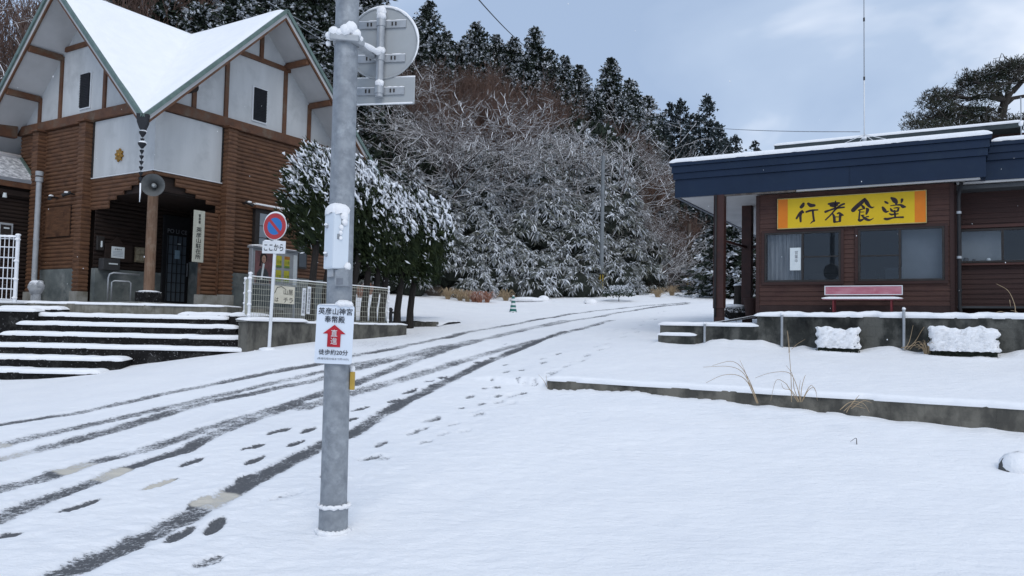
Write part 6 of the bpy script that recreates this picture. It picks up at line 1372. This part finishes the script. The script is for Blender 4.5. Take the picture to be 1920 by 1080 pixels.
# ---- bamboo grass thicket on the bank
def sasa(seed, tips=80, r=.95, h=1.7, heavy=.72):
    g = np.random.default_rng(seed); B = []; T = []; Wd = []; S = []; N = []
    for k in range(tips):
        a = g.uniform(0, 6.28); q = math.sqrt(g.random()); z = h * (.30 + .70 * (1 - q * q * .75)) * g.uniform(.62, 1.08); c = np.array([math.cos(a) * r * q, math.sin(a) * r * q, z]); m = 13
        aa = g.uniform(0, 6.28, m); d = nrm(np.c_[np.cos(aa), np.sin(aa), g.uniform(-1.4, .15, m)] + np.array([math.cos(a), math.sin(a), 0]) * .5); L = g.uniform(.24, .44, (m, 1))
        B.append(c + g.normal(0, .035, (m, 3))); T.append(B[-1] + d * L + np.array([0, 0, -.06])); Wd.append(g.uniform(.020, .036, m)); sn = g.random() < heavy; S.append(np.where(g.random(m) < (.3 + .35 * heavy if sn else .12), g.uniform(.6, 1, m), g.uniform(0, .22, m)))
    B = np.vstack(B); T = np.vstack(T); Wd = np.concatenate(Wd); S = np.concatenate(S); n = len(B); sv = nrm(np.cross(T - B, np.array([0, 0, 1.0]) + g.normal(0, .4, (n, 3))))
    V, F = blades(B, T, Wd, sv, np.c_[np.zeros(n), np.zeros(n), np.full(n, .045)]); A = np.repeat(S, 4)
    # caps of snow on the bent over tips
    m = int(tips * min(1, heavy * 1.05)); c = B[::13][g.permutation(tips)[:m]] + np.array([0, 0, .05]); ang = g.uniform(0, 6.28, m); d_ = np.c_[np.cos(ang), np.sin(ang), g.uniform(-.5, .1, m)]; s_ = nrm(np.cross(d_, np.array([0, 0, 1.0]))); L = g.uniform(.14, .32, (m, 1)); w = g.uniform(.08, .18, (m, 1)); up = np.array([0, 0, .08])
    PV = np.stack([c - d_ * L, c - s_ * w - up, c + d_ * L, c + s_ * w - up, c + up], 1).reshape(-1, 3); o = (np.arange(m) * 5)[:, None] + len(V)
    PF = np.concatenate([np.concatenate([o + i, o + j, o + 4, o + 4], 1) for i, j in ((0, 1), (1, 2), (2, 3), (3, 0))])
    return np.vstack([V, PV]), np.vstack([F, PF]), np.r_[A, np.full(m * 5, .95)]
SASA = []
M_SASAD = pmat('core_shade', (.022, .027, .020), (.012, .015, .011), .9, 6, None, .8, 9)  # near-black colour for the shade inside the clumps
for k in range(5):
    V, F, A = sasa(300 + k, (78, 90, 72, 84, 76)[k], (.95, 1.1, .85, 1.0, .9)[k], (1.7, 1.9, 1.5, 2.1, 1.6)[k], (.95, .8, .4, .98, .6)[k])
    st_b = MB(); g_ = random.Random(k)
    for _ in range(26): a = g_.uniform(0, 6.28); q = g_.uniform(.1, .8); st_b.tube([(math.cos(a) * q * .5, math.sin(a) * q * .5, -.2), (math.cos(a) * q * .7, math.sin(a) * q * .7, .8), (math.cos(a) * q, math.sin(a) * q, 1.4)], [.012, .01, .006], 4)
    so_ = st_b.build('stems', M_TRUNK); sm = so_.data; bpy.data.objects.remove(so_)
    cb_ = MB(); rr0 = (.95, 1.1, .85, 1.0, .9)[k]; hh0 = (1.7, 1.9, 1.5, 2.1, 1.6)[k]; cb_.blob((0, 0, hh0 * .38), rr0 * .78, rr0 * .78, hh0 * .42, 10, 7, .3); co_ = cb_.build('dark_core', M_SASAD); cm_ = co_.data; bpy.data.objects.remove(co_)  # added solid core, darkens the inside of the clump
    SASA.append([('dark_core', cm_), ('foliage', mesh_data('foliage', V, F, M_SASA, {'snow': A})), ('stems', sm)])
cnt = 0
for row, t in enumerate((.0, .8, 1.7, 2.5, 3.4, 4.3, 5.3, 6.3, 7.4, 8.6)):
    for x in np.arange(-12.5 + (row % 2) * .55, 9.2 - row * .30, 1.12):
        xx = x + random.uniform(-.35, .35); yy = float(toe(xx)) + (t + random.uniform(-.3, .3)) / .85
        if row >= 5 and (xx < -4 or xx > 7) and random.random() < .75: continue
        if row < 1 and random.random() < .10: continue
        k = random.randrange(5); s = random.uniform(.85, 1.4) * (1.0 if t > 1 else .75)
        put_tree('bamboo_shrub', 'clump of bamboo grass bowed under snow in the thicket on the bank', 'bamboo grass', (xx, yy, hz(xx, yy) - .1), SASA[k], (s, s, s * random.uniform(.85, 1.15)), random.uniform(0, 6.28), 'bamboo grass clumps on the bank'); cnt += 1
for i, (px, t, s) in enumerate([(985, 8.2, 1.6), (1012, 9.0, 1.8), (1045, 9.4, 1.9), (1075, 8.6, 1.8), (1100, 9.6, 1.9), (1120, 8.4, 1.6), (960, 7.4, 1.5), (1030, 7.8, 1.7), (1060, 7.2, 1.6), (1090, 7.0, 1.6), (1140, 7.4, 1.5), (930, 6.6, 1.4), (1005, 6.6, 1.5)]):
    y = 40.0
    for _ in range(12): x = ray(px, 560)[0] / ray(px, 560)[1] * y; y = toe(x) + t / .85
    put_tree('bamboo_shrub', 'tall snow bowed clump of bamboo grass high on the bank left of the far pole', 'bamboo grass', (float(x), float(y), hz(x, y) - .1), SASA[i % 5], (s, s, s), random.uniform(0, 6.28), 'tall bamboo grass at the top of the bank')
# dense evergreen shrubs between the trees, dark under a little snow
def bush_mesh(seed, n=900, rx=1.0, rz=.8, leaf=.10, snow=.35, zmin=0.0):
    g = np.random.default_rng(seed); d = nrm(g.normal(0, 1, (n, 3))); d[:, 2] = np.abs(d[:, 2]) * 1.0 - .15; rr_ = g.uniform(.62, 1.0, (n, 1)) * (1 + .18 * np.sin(d[:, :1] * 5 + seed) * np.cos(d[:, 1:2] * 4)); c = d * rr_ * np.array([rx, rx, rz]) + np.array([0, 0, rz * .8])
    di = nrm(d + g.normal(0, .7, (n, 3))); T = c + di * leaf * g.uniform(.7, 1.5, (n, 1)); S = np.where((d[:, 2] > g.uniform(-.1, .9, n)) & (g.random(n) < snow * 2), g.uniform(.6, 1, n), 0.0)
    V, F = blades(c, T, np.full(n, leaf * .36), nrm(np.cross(di, g.normal(0, 1, (n, 3))))); return V, F, np.repeat(S, 4)
BU = []
for k in range(3):
    V, F, A = bush_mesh(400 + k, 1700, 1.25, 1.15, .17, .10); BU.append([('foliage', mesh_data('foliage', V, F, M_CONIF, {'snow': A})), ('stem', trunk_data('stem', 1.2, .06, 60 + k, M_TRUNK, .05))])
for i, (px, t, s) in enumerate([(700, 3.5, 1.3), (735, 4.5, 1.4), (680, 6, 1.5), (770, 6.5, 1.2), (1060, 8.2, 1.25), (1090, 9.0, 1.35), (1120, 9.5, 1.3), (1070, 10.5, 1.3), (1040, 9.8, 1.1), (1240, 2.2, .9), (1262, 3.2, 1.0), (1280, 5, 1.1), (1290, 8, 1.2), (720, 7.5, 1.4), (830, 9.5, 1.1), (890, 10, 1.0), (1065, 10.5, 2.0), (1100, 11, 2.2), (1128, 10, 1.9), (1050, 13, 2.0), (1085, 13, 2.2), (700, 10, 2.0), (665, 8, 2.0), (1160, 9.5, 1.6)]):
    y = 40.0
    for _ in range(12): x = ray(px, 560)[0] / ray(px, 560)[1] * y; y = toe(x) + t / .85
    put_tree('evergreen_shrub', 'dark evergreen shrub among the leafless trees on the bank', 'shrub', (float(x), float(y), hz(x, y) - .2), BU[i % 3], s, random.uniform(0, 6), 'evergreen shrubs on the bank')
c = on_ground(1160, 567); V, F, A = bush_mesh(451, 1500, .80, .55, .085, .55)
put_tree('round_shrub', 'low rounded evergreen shrub under snow at the foot of the far pole', 'shrub', (c[0], c[1], c[2] - .05), [('foliage', mesh_data('foliage', V, F, M_BUSH, {'snow': A})), ('stem', trunk_data('stem', .6, .04, 66, M_TRUNK, .02))], .95, 0)
# ---- clipped juniper row beside the police box
def juniper(seed, rx, ry, rz, n=420, lean=(.0, .0)):
    g = np.random.default_rng(seed); B = []; T = []; Wd = []; S = []; pads = []
    for k in range(n):
        u = nrm(g.normal(0, 1, 3)); q = g.uniform(.55, 1.0); c = u * np.array([rx, ry, rz]) * q; top = c[2] / rz
        d = nrm(np.array([u[0] * .35 - .62, u[1] * .40, .80]) + g.normal(0, .17, 3)); L = g.uniform(.28, .54); m = 14
        f = g.uniform(0, .75, (m, 1)); bb = c + d * L * f; di = nrm(d + g.normal(0, .36, (m, 3))); ln = g.uniform(.10, .24, (m, 1))
        B.append(bb); T.append(bb + di * ln); Wd.append(g.uniform(.012, .026, m)); sn = top > g.uniform(-.15, .6); S.append(np.where(g.random(m) < (.26 if sn else .03), .9, 0.0))
        if top > g.uniform(-.28, .62) and q > .66 and g.random() < .9:
            up_ = np.array([.03, -.03, .035])
            if g.random() < .8: pads.append((c + d * L * g.uniform(.2, .5) + up_, nrm(d + g.normal(0, .16, 3)), g.uniform(.09, .20), g.uniform(.020, .050)))
            for _ in range(g.integers(1, 5)):
                f_ = g.uniform(.0, .8); pads.append((c + d * L * f_ + g.normal(0, .06, 3), nrm(d + g.normal(0, .35, 3)), g.uniform(.04, .11), g.uniform(.014, .036)))
    B = np.vstack(B); T = np.vstack(T); Wd = np.concatenate(Wd); S = np.concatenate(S); nn = len(B)
    V, F = blades(B, T, Wd, nrm(np.cross(T - B, g.normal(0, 1, (nn, 3))))); return V, F, np.repeat(S, 4), pads
def snow_pads(pads, g):
    """elongated lumps of snow caught on the outer tufts"""
    c = np.array([p[0] for p in pads]); d = np.array([p[1] for p in pads]); L = np.array([p[2] for p in pads])[:, None]; w = np.array([p[3] for p in pads])[:, None]; m = len(pads)
    a = nrm(np.cross(d, np.array([0.0, 1.0, 0.0]) + .001)); b_ = np.cross(d, a); rings = []; k = 6; prof = [(-.95, .0), (-.7, .7), (-.15, 1.0), (.4, .75), (.85, .35), (1.05, .0)]
    for f, r_ in prof:
        j = g.uniform(.45, 1.35, (m, 1)); cc = c + d * L * f + np.array([0, 0, .02]) + g.normal(0, .02, (m, 3))
        rings.append(np.stack([cc + (a * math.cos(2 * math.pi * q / k) + b_ * math.sin(2 * math.pi * q / k)) * w * max(r_, .04) * j for q in range(k)], 1))
    R_ = np.stack(rings, 1); V = R_.reshape(-1, 3); P = len(prof); base = (np.arange(m) * P * k)[:, None, None] + (np.arange(P - 1) * k)[None, :, None]; q = np.arange(k)[None, None]
    F = np.stack([base + q, base + (q + 1) % k, base + k + (q + 1) % k, base + k + q], -1).reshape(-1, 4); return V, F
M_TRUNKD = pmat('juniper_bark', (.030, .025, .022), (.016, .014, .013), .9, 4, (5, 5, .8), .7, 14)
ROW0, ROWD = np.array([-6.3, 18.2]), np.array([.543, .84])
JT = [(2.05, 1.05), (2.55, 1.0), (3.1, 1.0), (3.55, .95), (4.02, .95), (4.40, .92), (4.76, .92), (5.42, .95), (6.0, 1.0)]
JORD = 'first second third fourth fifth sixth seventh eighth ninth'.split()
for i, (t_, s) in enumerate(JT):
    x, y = ROW0 + ROWD * t_; g = np.random.default_rng(500 + i); last = i == len(JT) - 1
    zb = 1.78 if i > 3 else 1.95
    t = thing('clipped_juniper', f'{JORD[i]} clipped juniper from the police box wall in the leaning snowy row', 'tree', (x, y, zb), 0, 'clipped junipers in the row by the fence')
    rx, rz = (.80 * s, 1.45) if i < 5 else (.78 * s, 1.46)
    cz = 2.72 if i < 4 else 2.50 - .07 * (i - 4); off = .12 + .10 * (i >= 7) + (.30 if last else 0)
    V, F, A, pads = juniper(520 + i, rx, rx * .95, rz, 560); cen = np.array([off, .05, cz])
    PV, PF = snow_pads(pads, g)
    np_mesh('crown', np.vstack([V, PV]) + cen, np.vstack([F, PF + len(V)]), M_JUN, t, False, {'snow': np.r_[A, np.ones(len(PV))]})
    b = MB(); b.blob((off, .05, cz), rx * .60, rx * .56, rz * .70, 12, 8, .3); b.build('inner_foliage', M_JUN, t)
    b = MB(); b.tube([(0, 0, -.3), (.0, 0, .25), (.05 + random.uniform(-.03, .03), 0, .8), (.10 + random.uniform(-.04, .04), .0, 1.35), (off * .55 + .08, .03, 2.1), (off, .05, 3.0)], [.125, .10, .092, .085, .06, .03], 9); b.build('trunk', M_TRUNKD, t, True, angle=50)
# planter mound and kerb at the foot of the row
e0 = ROW0 + ROWD * 3.2; t = thing('planter_kerb', 'low stone kerb of the snowy planting strip under the clipped trees', 'kerb', (0, 0, 0))
kA, kB = np.array(on_ground(728, 612)[:2]), np.array(at(818, 605, 23.6)[:2]); kd = (kB - kA) / np.hypot(*(kB - kA)); KW = Frame((kA[0], kA[1], 0), math.atan2(kd[1], kd[0])); t.location = tuple(KW.o); t.rotation_euler = (0, 0, KW.ang); kl = np.hypot(*(kB - kA))
zk0, zk1 = at(728, 601, kA[1])[2], at(818, 602, 23.6)[2]
b = MB(); m_ = 9
for i in range(m_): xa, xb = kl * i / m_, kl * (i + 1) / m_ - .01; za = zk0 + (zk1 - zk0) * (i + .5) / m_; b.box(xa, xb, random.uniform(-.01, .01), .22, za - .5, za - .02)
b.build('stones', M_CONC, t, bevel=.02)
V = []; nx, ny = 30, 14
for i in range(nx + 1):
    for j in range(ny + 1):
        x = -5.5 + (kl + 5.6) * i / nx; y = .0 + 2.6 * j / ny; z = zk0 + (zk1 - zk0) * x / kl; V.append((x, y, z - .01 + .16 * math.sin(min(1, y / 1.3) * math.pi / 2) + random.uniform(-.012, .012) - .35 * max(0, (y - 1.6)) * .6 - .25 * max(0, (x - kl + .5))))
mound = MB().add(V, [(i * (ny + 1) + j, (i + 1) * (ny + 1) + j, (i + 1) * (ny + 1) + j + 1, i * (ny + 1) + j + 1) for i in range(nx) for j in range(ny)]).build('snow_bed', M_SNOW, t, True)
p = on_ground(733, 596); t = thing('hydrant_post', 'short dark post in the planting strip at the end of the mesh fence', 'post', (at(732, 594, 21.8)[0], 21.8, at(732, 594, 21.8)[2])); b = MB(); b.tube([(0, 0, -.2), (0, 0, .16), (0, 0, .2), (0, 0, .26)], [.055, .055, .075, .03], 10); b.tube([(-.09, 0, .12), (.09, 0, .12)], .03, 8); b.build('post', M_BLACK, t, True, angle=50)
# ---- windswept pine behind the diner
PX = lambda px, py, y=31.0: at(px, py, y)
pb0 = PX(1876, 262); t = thing('pine_tree', 'windswept pine with flat dark needle pads behind the diner roof', 'tree', tuple(pb0))
rel = lambda px, py, y=31.0: PX(px, py, y) - pb0
b = MB(); b.tube([rel(1874, 330), rel(1876, 262), rel(1877, 218), rel(1884, 190), rel(1898, 170)], [.27, .22, .18, .15, .09], 10); b.tube([rel(1880, 200), rel(1900, 184), rel(1922, 180), rel(1960, 170)], [.11, .08, .07, .04], 8); b.build('trunk', M_BARK, t, True)
LIMBS = [[(1877, 215), (1850, 205), (1800, 203), (1765, 210), (1735, 228)], [(1884, 190), (1868, 172), (1840, 158), (1812, 150)], [(1890, 182), (1890, 160), (1905, 140), (1925, 128)], [(1876, 222), (1840, 222), (1790, 232), (1745, 240)], [(1884, 188), (1850, 180), (1815, 185), (1780, 178), (1755, 185)], [(1898, 172), (1920, 150), (1950, 140)], [(1876, 235), (1900, 232), (1930, 225)], [(1868, 172), (1860, 150), (1875, 132), (1895, 120)], [(1800, 203), (1780, 190), (1762, 184)], [(1840, 222), (1810, 214), (1770, 222)]]
b = MB()
for L in LIMBS: b.tube([rel(*q, 31 + random.uniform(-1.2, 1.2) * (i > 0)) for i, q in enumerate(L)], [.12 - .085 * i / (len(L) - 1) for i in range(len(L))], 6)
gg = random.Random(3)
for _ in range(170):
    L = gg.choice(LIMBS); q = gg.choice(L[1:]); a = rel(q[0] + gg.uniform(-12, 12), q[1] + gg.uniform(-6, 6), 31 + gg.uniform(-1.4, 1.4)); m_ = a + np.array([gg.uniform(-.5, .5), gg.uniform(-.5, .5), gg.uniform(-.15, .4)]); b.tube([a, m_, m_ + np.array([gg.uniform(-.4, .4), gg.uniform(-.3, .3), gg.uniform(-.1, .35)])], [.028, .018, .01], 4)
b.build('limbs', M_BARK, t, True)
PADS = [(1735, 222, 40, 12), (1755, 192, 34, 16), (1762, 176, 26, 10), (1790, 180, 26, 10), (1815, 148, 24, 13), (1838, 152, 36, 16), (1860, 140, 34, 14), (1885, 130, 34, 12), (1905, 122, 30, 10), (1925, 125, 30, 14), (1745, 238, 40, 10), (1780, 236, 40, 10), (1820, 235, 44, 12), (1860, 240, 40, 12), (1800, 212, 36, 10), (1838, 205, 34, 10), (1842, 176, 30, 12), (1868, 165, 26, 12), (1812, 165, 22, 9), (1905, 150, 22, 9), (1930, 140, 26, 12), (1902, 232, 30, 10), (1925, 225, 24, 9), (1780, 222, 30, 10), (1720, 236, 26, 8), (1770, 204, 30, 10), (1850, 222, 36, 10), (1822, 224, 30, 8), (1880, 148, 24, 10)]
g = np.random.default_rng(9); B = []; T = []; Wd = []; S = []
for px, py, rx, ry in PADS:
    c = rel(px, py, 31 + g.uniform(-1.0, 1.0)); k_ = 31 / FPX; n = int(rx * ry * .30)
    pts = c + nrm(g.normal(0, 1, (n, 3))) * g.uniform(.1, 1.25, (n, 1)) ** .6 * np.array([rx * k_, rx * k_ * .9, ry * k_]); m = 7
    bb = np.repeat(pts, m, 0); di = nrm(g.normal(0, 1, (n * m, 3)) + np.array([0, 0, .55])); B.append(bb); T.append(bb + di * g.uniform(.12, .24, (n * m, 1))); Wd.append(np.full(n * m, .014)); S.append(np.where(g.random(n * m) < .06, .8, 0))
B = np.vstack(B); T = np.vstack(T); Wd = np.concatenate(Wd); S = np.concatenate(S); V, F = blades(B, T, Wd, nrm(np.cross(T - B, g.normal(0, 1, (len(B), 3))))); np_mesh('crown', V, F, M_PINE, t, False, {'snow': np.repeat(S, 4)})
# ---- poles at the foot of the hill
def far_pole(px, pyb, pyt, y, label, m, r=.14, band=True):
    a = at(px, pyb, y); c = at(px, pyt, y); t_ = thing('roadside_pole', label, 'pole', (a[0], a[1], a[2])); h = c[2] - a[2]
    b = MB(); b.tube([(0, 0, -.5), (0, 0, h)], [r, r * .8], 12); b.build('pole', m, t_, True, angle=50)
    if band:
        b = MB(); b.tube([(0, 0, .05), (0, 0, 1.25)], r * 1.06, 12); s_ = b.build('sleeve', pmat('black_sleeve', (.025, .025, .024), None, .6, 9, None, 0) if 'black_sleeve' not in MATS else MATS['black_sleeve'], t_, True, angle=50)
        b = MB()
        for k in range(6): a_ = 2 * math.pi * k / 6; b.prism([(a_ - .22, .1), (a_ + .22, .1), (a_ + .22, 1.2), (a_ - .22, 1.2)], lambda u, v, d: ((r * 1.06 + d) * math.cos(u), (r * 1.06 + d) * math.sin(u), v), .0, .012)
        b.build('yellow_stripes', MATS.get('stripe_yellow') or pmat('stripe_yellow', (.50, .36, .05), None, .6, 9, None, 0), s_)
    return t_
far_pole(1127, 558, 292, 40.5, 'grey concrete pole with a black and yellow foot before the bamboo grass', pmat('pole_concrete', (.20, .22, .235), (.15, .165, .175), .8, 3, None, .1), .115)
far_pole(1291, 556, 420, 47, 'brown wooden pole with a black and yellow foot at the dark road bend', pmat('pole_wood', (.11, .085, .068), (.08, .062, .05), .85, 3, (3, 3, .4), .2), .14)
# ---- stones, slab, dry grass along the toe of the bank
def stone(px, py, w, h, label, m=M_WETSTONE):
    p = on_ground(px, py); t_ = thing('snowy_stone', label, 'stone', tuple(p)); b = MB(); b.blob((0, 0, h * .35), w, w * .8, h * .7, 10, 7, .3); b.build('stone', m, t_, True)
    b = MB(); b.blob((.10 * w, -.05 * w, h * .42), w * 1.12, w * .95, h * .75, 14, 8, .10); b.build('snow_cap', M_SNOWLUMP, t_, True); return t_
M_STN = pmat('grey_stone', (.10, .10, .098), (.06, .06, .058), .85, 4, None, .5, 12)
stone(1106, 571, .28, .24, 'small dark stone capped with snow left of the far pole', M_STN); stone(1018, 566, .26, .26, 'dark stone right of the flat snowy log at the bank foot', M_STN); stone(985, 566, .75, .20, 'long flat snowy stone at the foot of the bamboo bank', M_STN)
stone(1906, 890, .17, .20, 'snow capped stone half buried at the right edge of the white lot', M_STN)
p = on_ground(920, 560); t = thing('concrete_slab', 'low grey slab half buried in the brush right of the red grass', 'slab', (p[0], p[1] + .8, p[2] + .25)); b = MB(); b.box(-.42, .42, -.2, .2, 0, .20); b.build('slab', M_CONCL, t, bevel=.02); b = MB(); b.blob((0, 0, .2), .42, .2, .05, 12, 6, .2); b.build('snow_cap', M_SNOWLUMP, t, True)
def stalks(name, label, loc, n, h, spread, m, seed, r=.006, group=None, droop=.5):
    g_ = random.Random(seed); t_ = thing(name, label, 'dry grass', tuple(loc), 0, group); b = MB()
    for _ in range(n):
        a = g_.uniform(0, 6.28); hh = h * g_.uniform(.5, 1.1); s_ = spread * g_.uniform(.3, 1); b.tube([(math.cos(a) * s_ * .15, math.sin(a) * s_ * .15, -.05), (math.cos(a) * s_ * .4, math.sin(a) * s_ * .4, hh * .6), (math.cos(a) * s_ * .8, math.sin(a) * s_ * .8, hh * .92), (math.cos(a) * s_ * 1.3, math.sin(a) * s_ * 1.3, hh * (1 - droop * .4))], [r, r, r * .8, r * .4], 4)
    b.build('stalks', m, t_); t_['kind'] = 'thing'; return t_
M_STRAW = pmat('dry_straw', (.42, .32, .20), (.30, .22, .14), .8, 9, None, 0); M_RUST = pmat('rust_straw', (.36, .17, .11), (.26, .13, .09), .8, 9, None, 0, snow=.5, snowscale=9)
for i, (px, py, m) in enumerate([(862, 566, M_STRAW), (876, 568, M_STRAW), (888, 569, M_RUST), (898, 570, M_RUST), (912, 570, M_RUST), (838, 563, M_STRAW), (948, 566, M_STRAW), (1062, 556, M_STRAW), (690, 555, M_RUST), (672, 560, M_RUST), (1235, 560, M_STRAW), (1262, 556, M_STRAW)]):
    stalks('grass_tuft', 'tuft of dry grass poking out at the foot of the snowy bank', on_ground(px, py) + np.array([0, .3, 0]), 60, .62, .45, m, i, .010, 'dry grass tufts at the bank foot', 1.0)
# individual straws read off the photograph beside the low kerb wall
def traced(label, lines, base, depth, r=.005, m=None, name='grass_tuft'):
    o = at(*base, depth); t_ = thing(name, label, 'dry grass', tuple(o)); b = MB()
    for k, L in enumerate(lines):
        P = np.array([at(px, py, depth + .12 * math.sin(k * 2.1) + .02 * i) for i, (px, py) in enumerate(L)]); Q = smooth_line(P, 4) if len(P) > 2 else P; b.tube([tuple(q - o) for q in Q], [r * (1 - .65 * i / (len(Q) - 1)) for i in range(len(Q))], 5)
    b.build('stalks', m or M_STRAW, t_, True); t_['kind'] = 'thing'; return t_
_z = lambda L: [(1000 + a * .4792, 560 + c_ * .4789) for a, c_ in L]
dk = lambda px: float((LOT_A + LOT_E * 4.9)[1])
traced('arching dry grass stalks in front of the middle of the low kerb wall', [_z(q) for q in ([(880, 410), (850, 340), (815, 285), (760, 265), (665, 268)], [(880, 410), (845, 320), (810, 265), (770, 245), (700, 262)], [(875, 410), (840, 330), (800, 300), (740, 300), (675, 330)], [(878, 410), (850, 350), (830, 290), (808, 240)])], (1421, 757), 10.15, .006)
traced('upright tuft of dry grass at the wall with one tall straw', [_z(q) for q in ([(1010, 405), (1008, 300), (1000, 200), (993, 125)], [(1045, 405), (1030, 340), (1000, 290), (930, 290), (868, 310)], [(1045, 405), (1050, 350), (1060, 310), (1065, 300)], [(1040, 405), (1020, 350), (1015, 300), (990, 262)], [(1050, 405), (1075, 360), (1100, 350), (1112, 400)], [(1035, 405), (1000, 350), (985, 330), (950, 320), (928, 400)], [(1045, 405), (1040, 360), (1045, 320)], [(1050, 402), (1085, 340), (1110, 370)], [(1040, 405), (1010, 360), (980, 352), (970, 330)])], (1500, 754), 9.95, .0055)
traced('bent dry straws lying over a snow lump at the wall', [_z(q) for q in ([(1200, 435), (1240, 405), (1290, 410), (1315, 445)], [(1215, 440), (1250, 412), (1285, 418)], [(1235, 425), (1260, 395), (1275, 378)], [(1245, 430), (1290, 400), (1325, 408)], [(1225, 445), (1245, 420), (1300, 430)])], (1600, 772), 9.45, .006)
traced('small bent twig standing alone in the white lot', [_z(q) for q in ([(1266, 588), (1265, 560), (1262, 546), (1240, 560)], [(1264, 572), (1252, 566)])], (1606, 842), float(on_ground(1606, 842)[1]), .006, M_TRUNK)
traced('thin straw by the left end of the low kerb wall', [_z(q) for q in ([(52, 345), (40, 320), (20, 298)], [(56, 345), (50, 300)])], (1026, 727), 12.6, .005)
wv = float(RS.w(.9, -1.3, 0)[1]); traced('curved straw with hanging seeds rising above the wall before the recessed window', [[(1904, 590), (1902, 570), (1890, 545), (1868, 532)], [(1893, 562), (1895, 575)], [(1860, 590), (1875, 584), (1890, 588)], [(1910, 590), (1905, 584), (1895, 582)]], (1902, 590), wv, .008)
ws = float(RS.w(-.6, -1.75, 0)[1]); traced('tangle of dry vines between the two clipped shrubs', [[(1700, 655), (1716, 640), (1728, 620), (1740, 604)], [(1706, 655), (1720, 638), (1722, 615)], [(1695, 656), (1705, 640), (1712, 610)], [(1722, 655), (1740, 640), (1745, 625)], [(1690, 652), (1715, 648), (1745, 652)], [(1778, 618), (1780, 600), (1776, 590)], [(1784, 616), (1788, 600), (1795, 588)]], (1715, 655), ws, .008)
s1_ = float(RS.w(-2.6, -1.8, 0)[1]); traced('thin straws against the middle of the block wall', [[(1481, 662), (1478, 630), (1476, 620)], [(1484, 655), (1495, 645), (1510, 636)], [(1480, 720), (1480, 690), (1478, 655)]], (1481, 660), s1_ - .3, .005)
stalks('grass_tuft', 'withered weeds under snow at the shrub beside the steel post', RS.w(-.42, -1.85, -.72), 40, .28, .22, M_STRAW, 77, .006)
# snow wrapped urn by the annex
c = at(68, 566, 20.2); t = thing('snowy_urn', 'pale wrapped planter capped with snow beside the drain pipe', 'planter', (c[0], c[1], 2.02)); b = MB(); b.tube([(0, 0, -.1), (0, 0, .12), (.01, 0, .2)], [.11, .10, .09], 10); b.blob((-.02, 0, .34), .20, .19, .19, 12, 8, .35); b.blob((.10, -.05, .42), .11, .11, .12, 9, 6, .4); b.build('urn', pmat('wrapped_urn', (.38, .39, .40), (.26, .27, .28), .8, 9, None, .6, 14, snow=.45), t, True, angle=60); b = MB(); b.blob((-.02, 0, .49), .17, .16, .06, 12, 6, .3); b.build('snow_cap', M_SNOWLUMP, t, True)
# ---- a few flakes still falling
g = np.random.default_rng(77); b = MB()
for _ in range(130):
    y = g.uniform(5, 15); x = g.uniform(-.7, .75) * y; z = g.uniform(.6, 7); r_ = g.uniform(.003, .006); b.blob((x, y, max(z, gz(x, y) + .2)), r_ * .8, r_, r_ * 1.2, 6, 4, .4)
tag(b.build('falling_snow', M_SNOW, None, True), 'scattered small snowflakes drifting down', 'snow', kind='stuff')
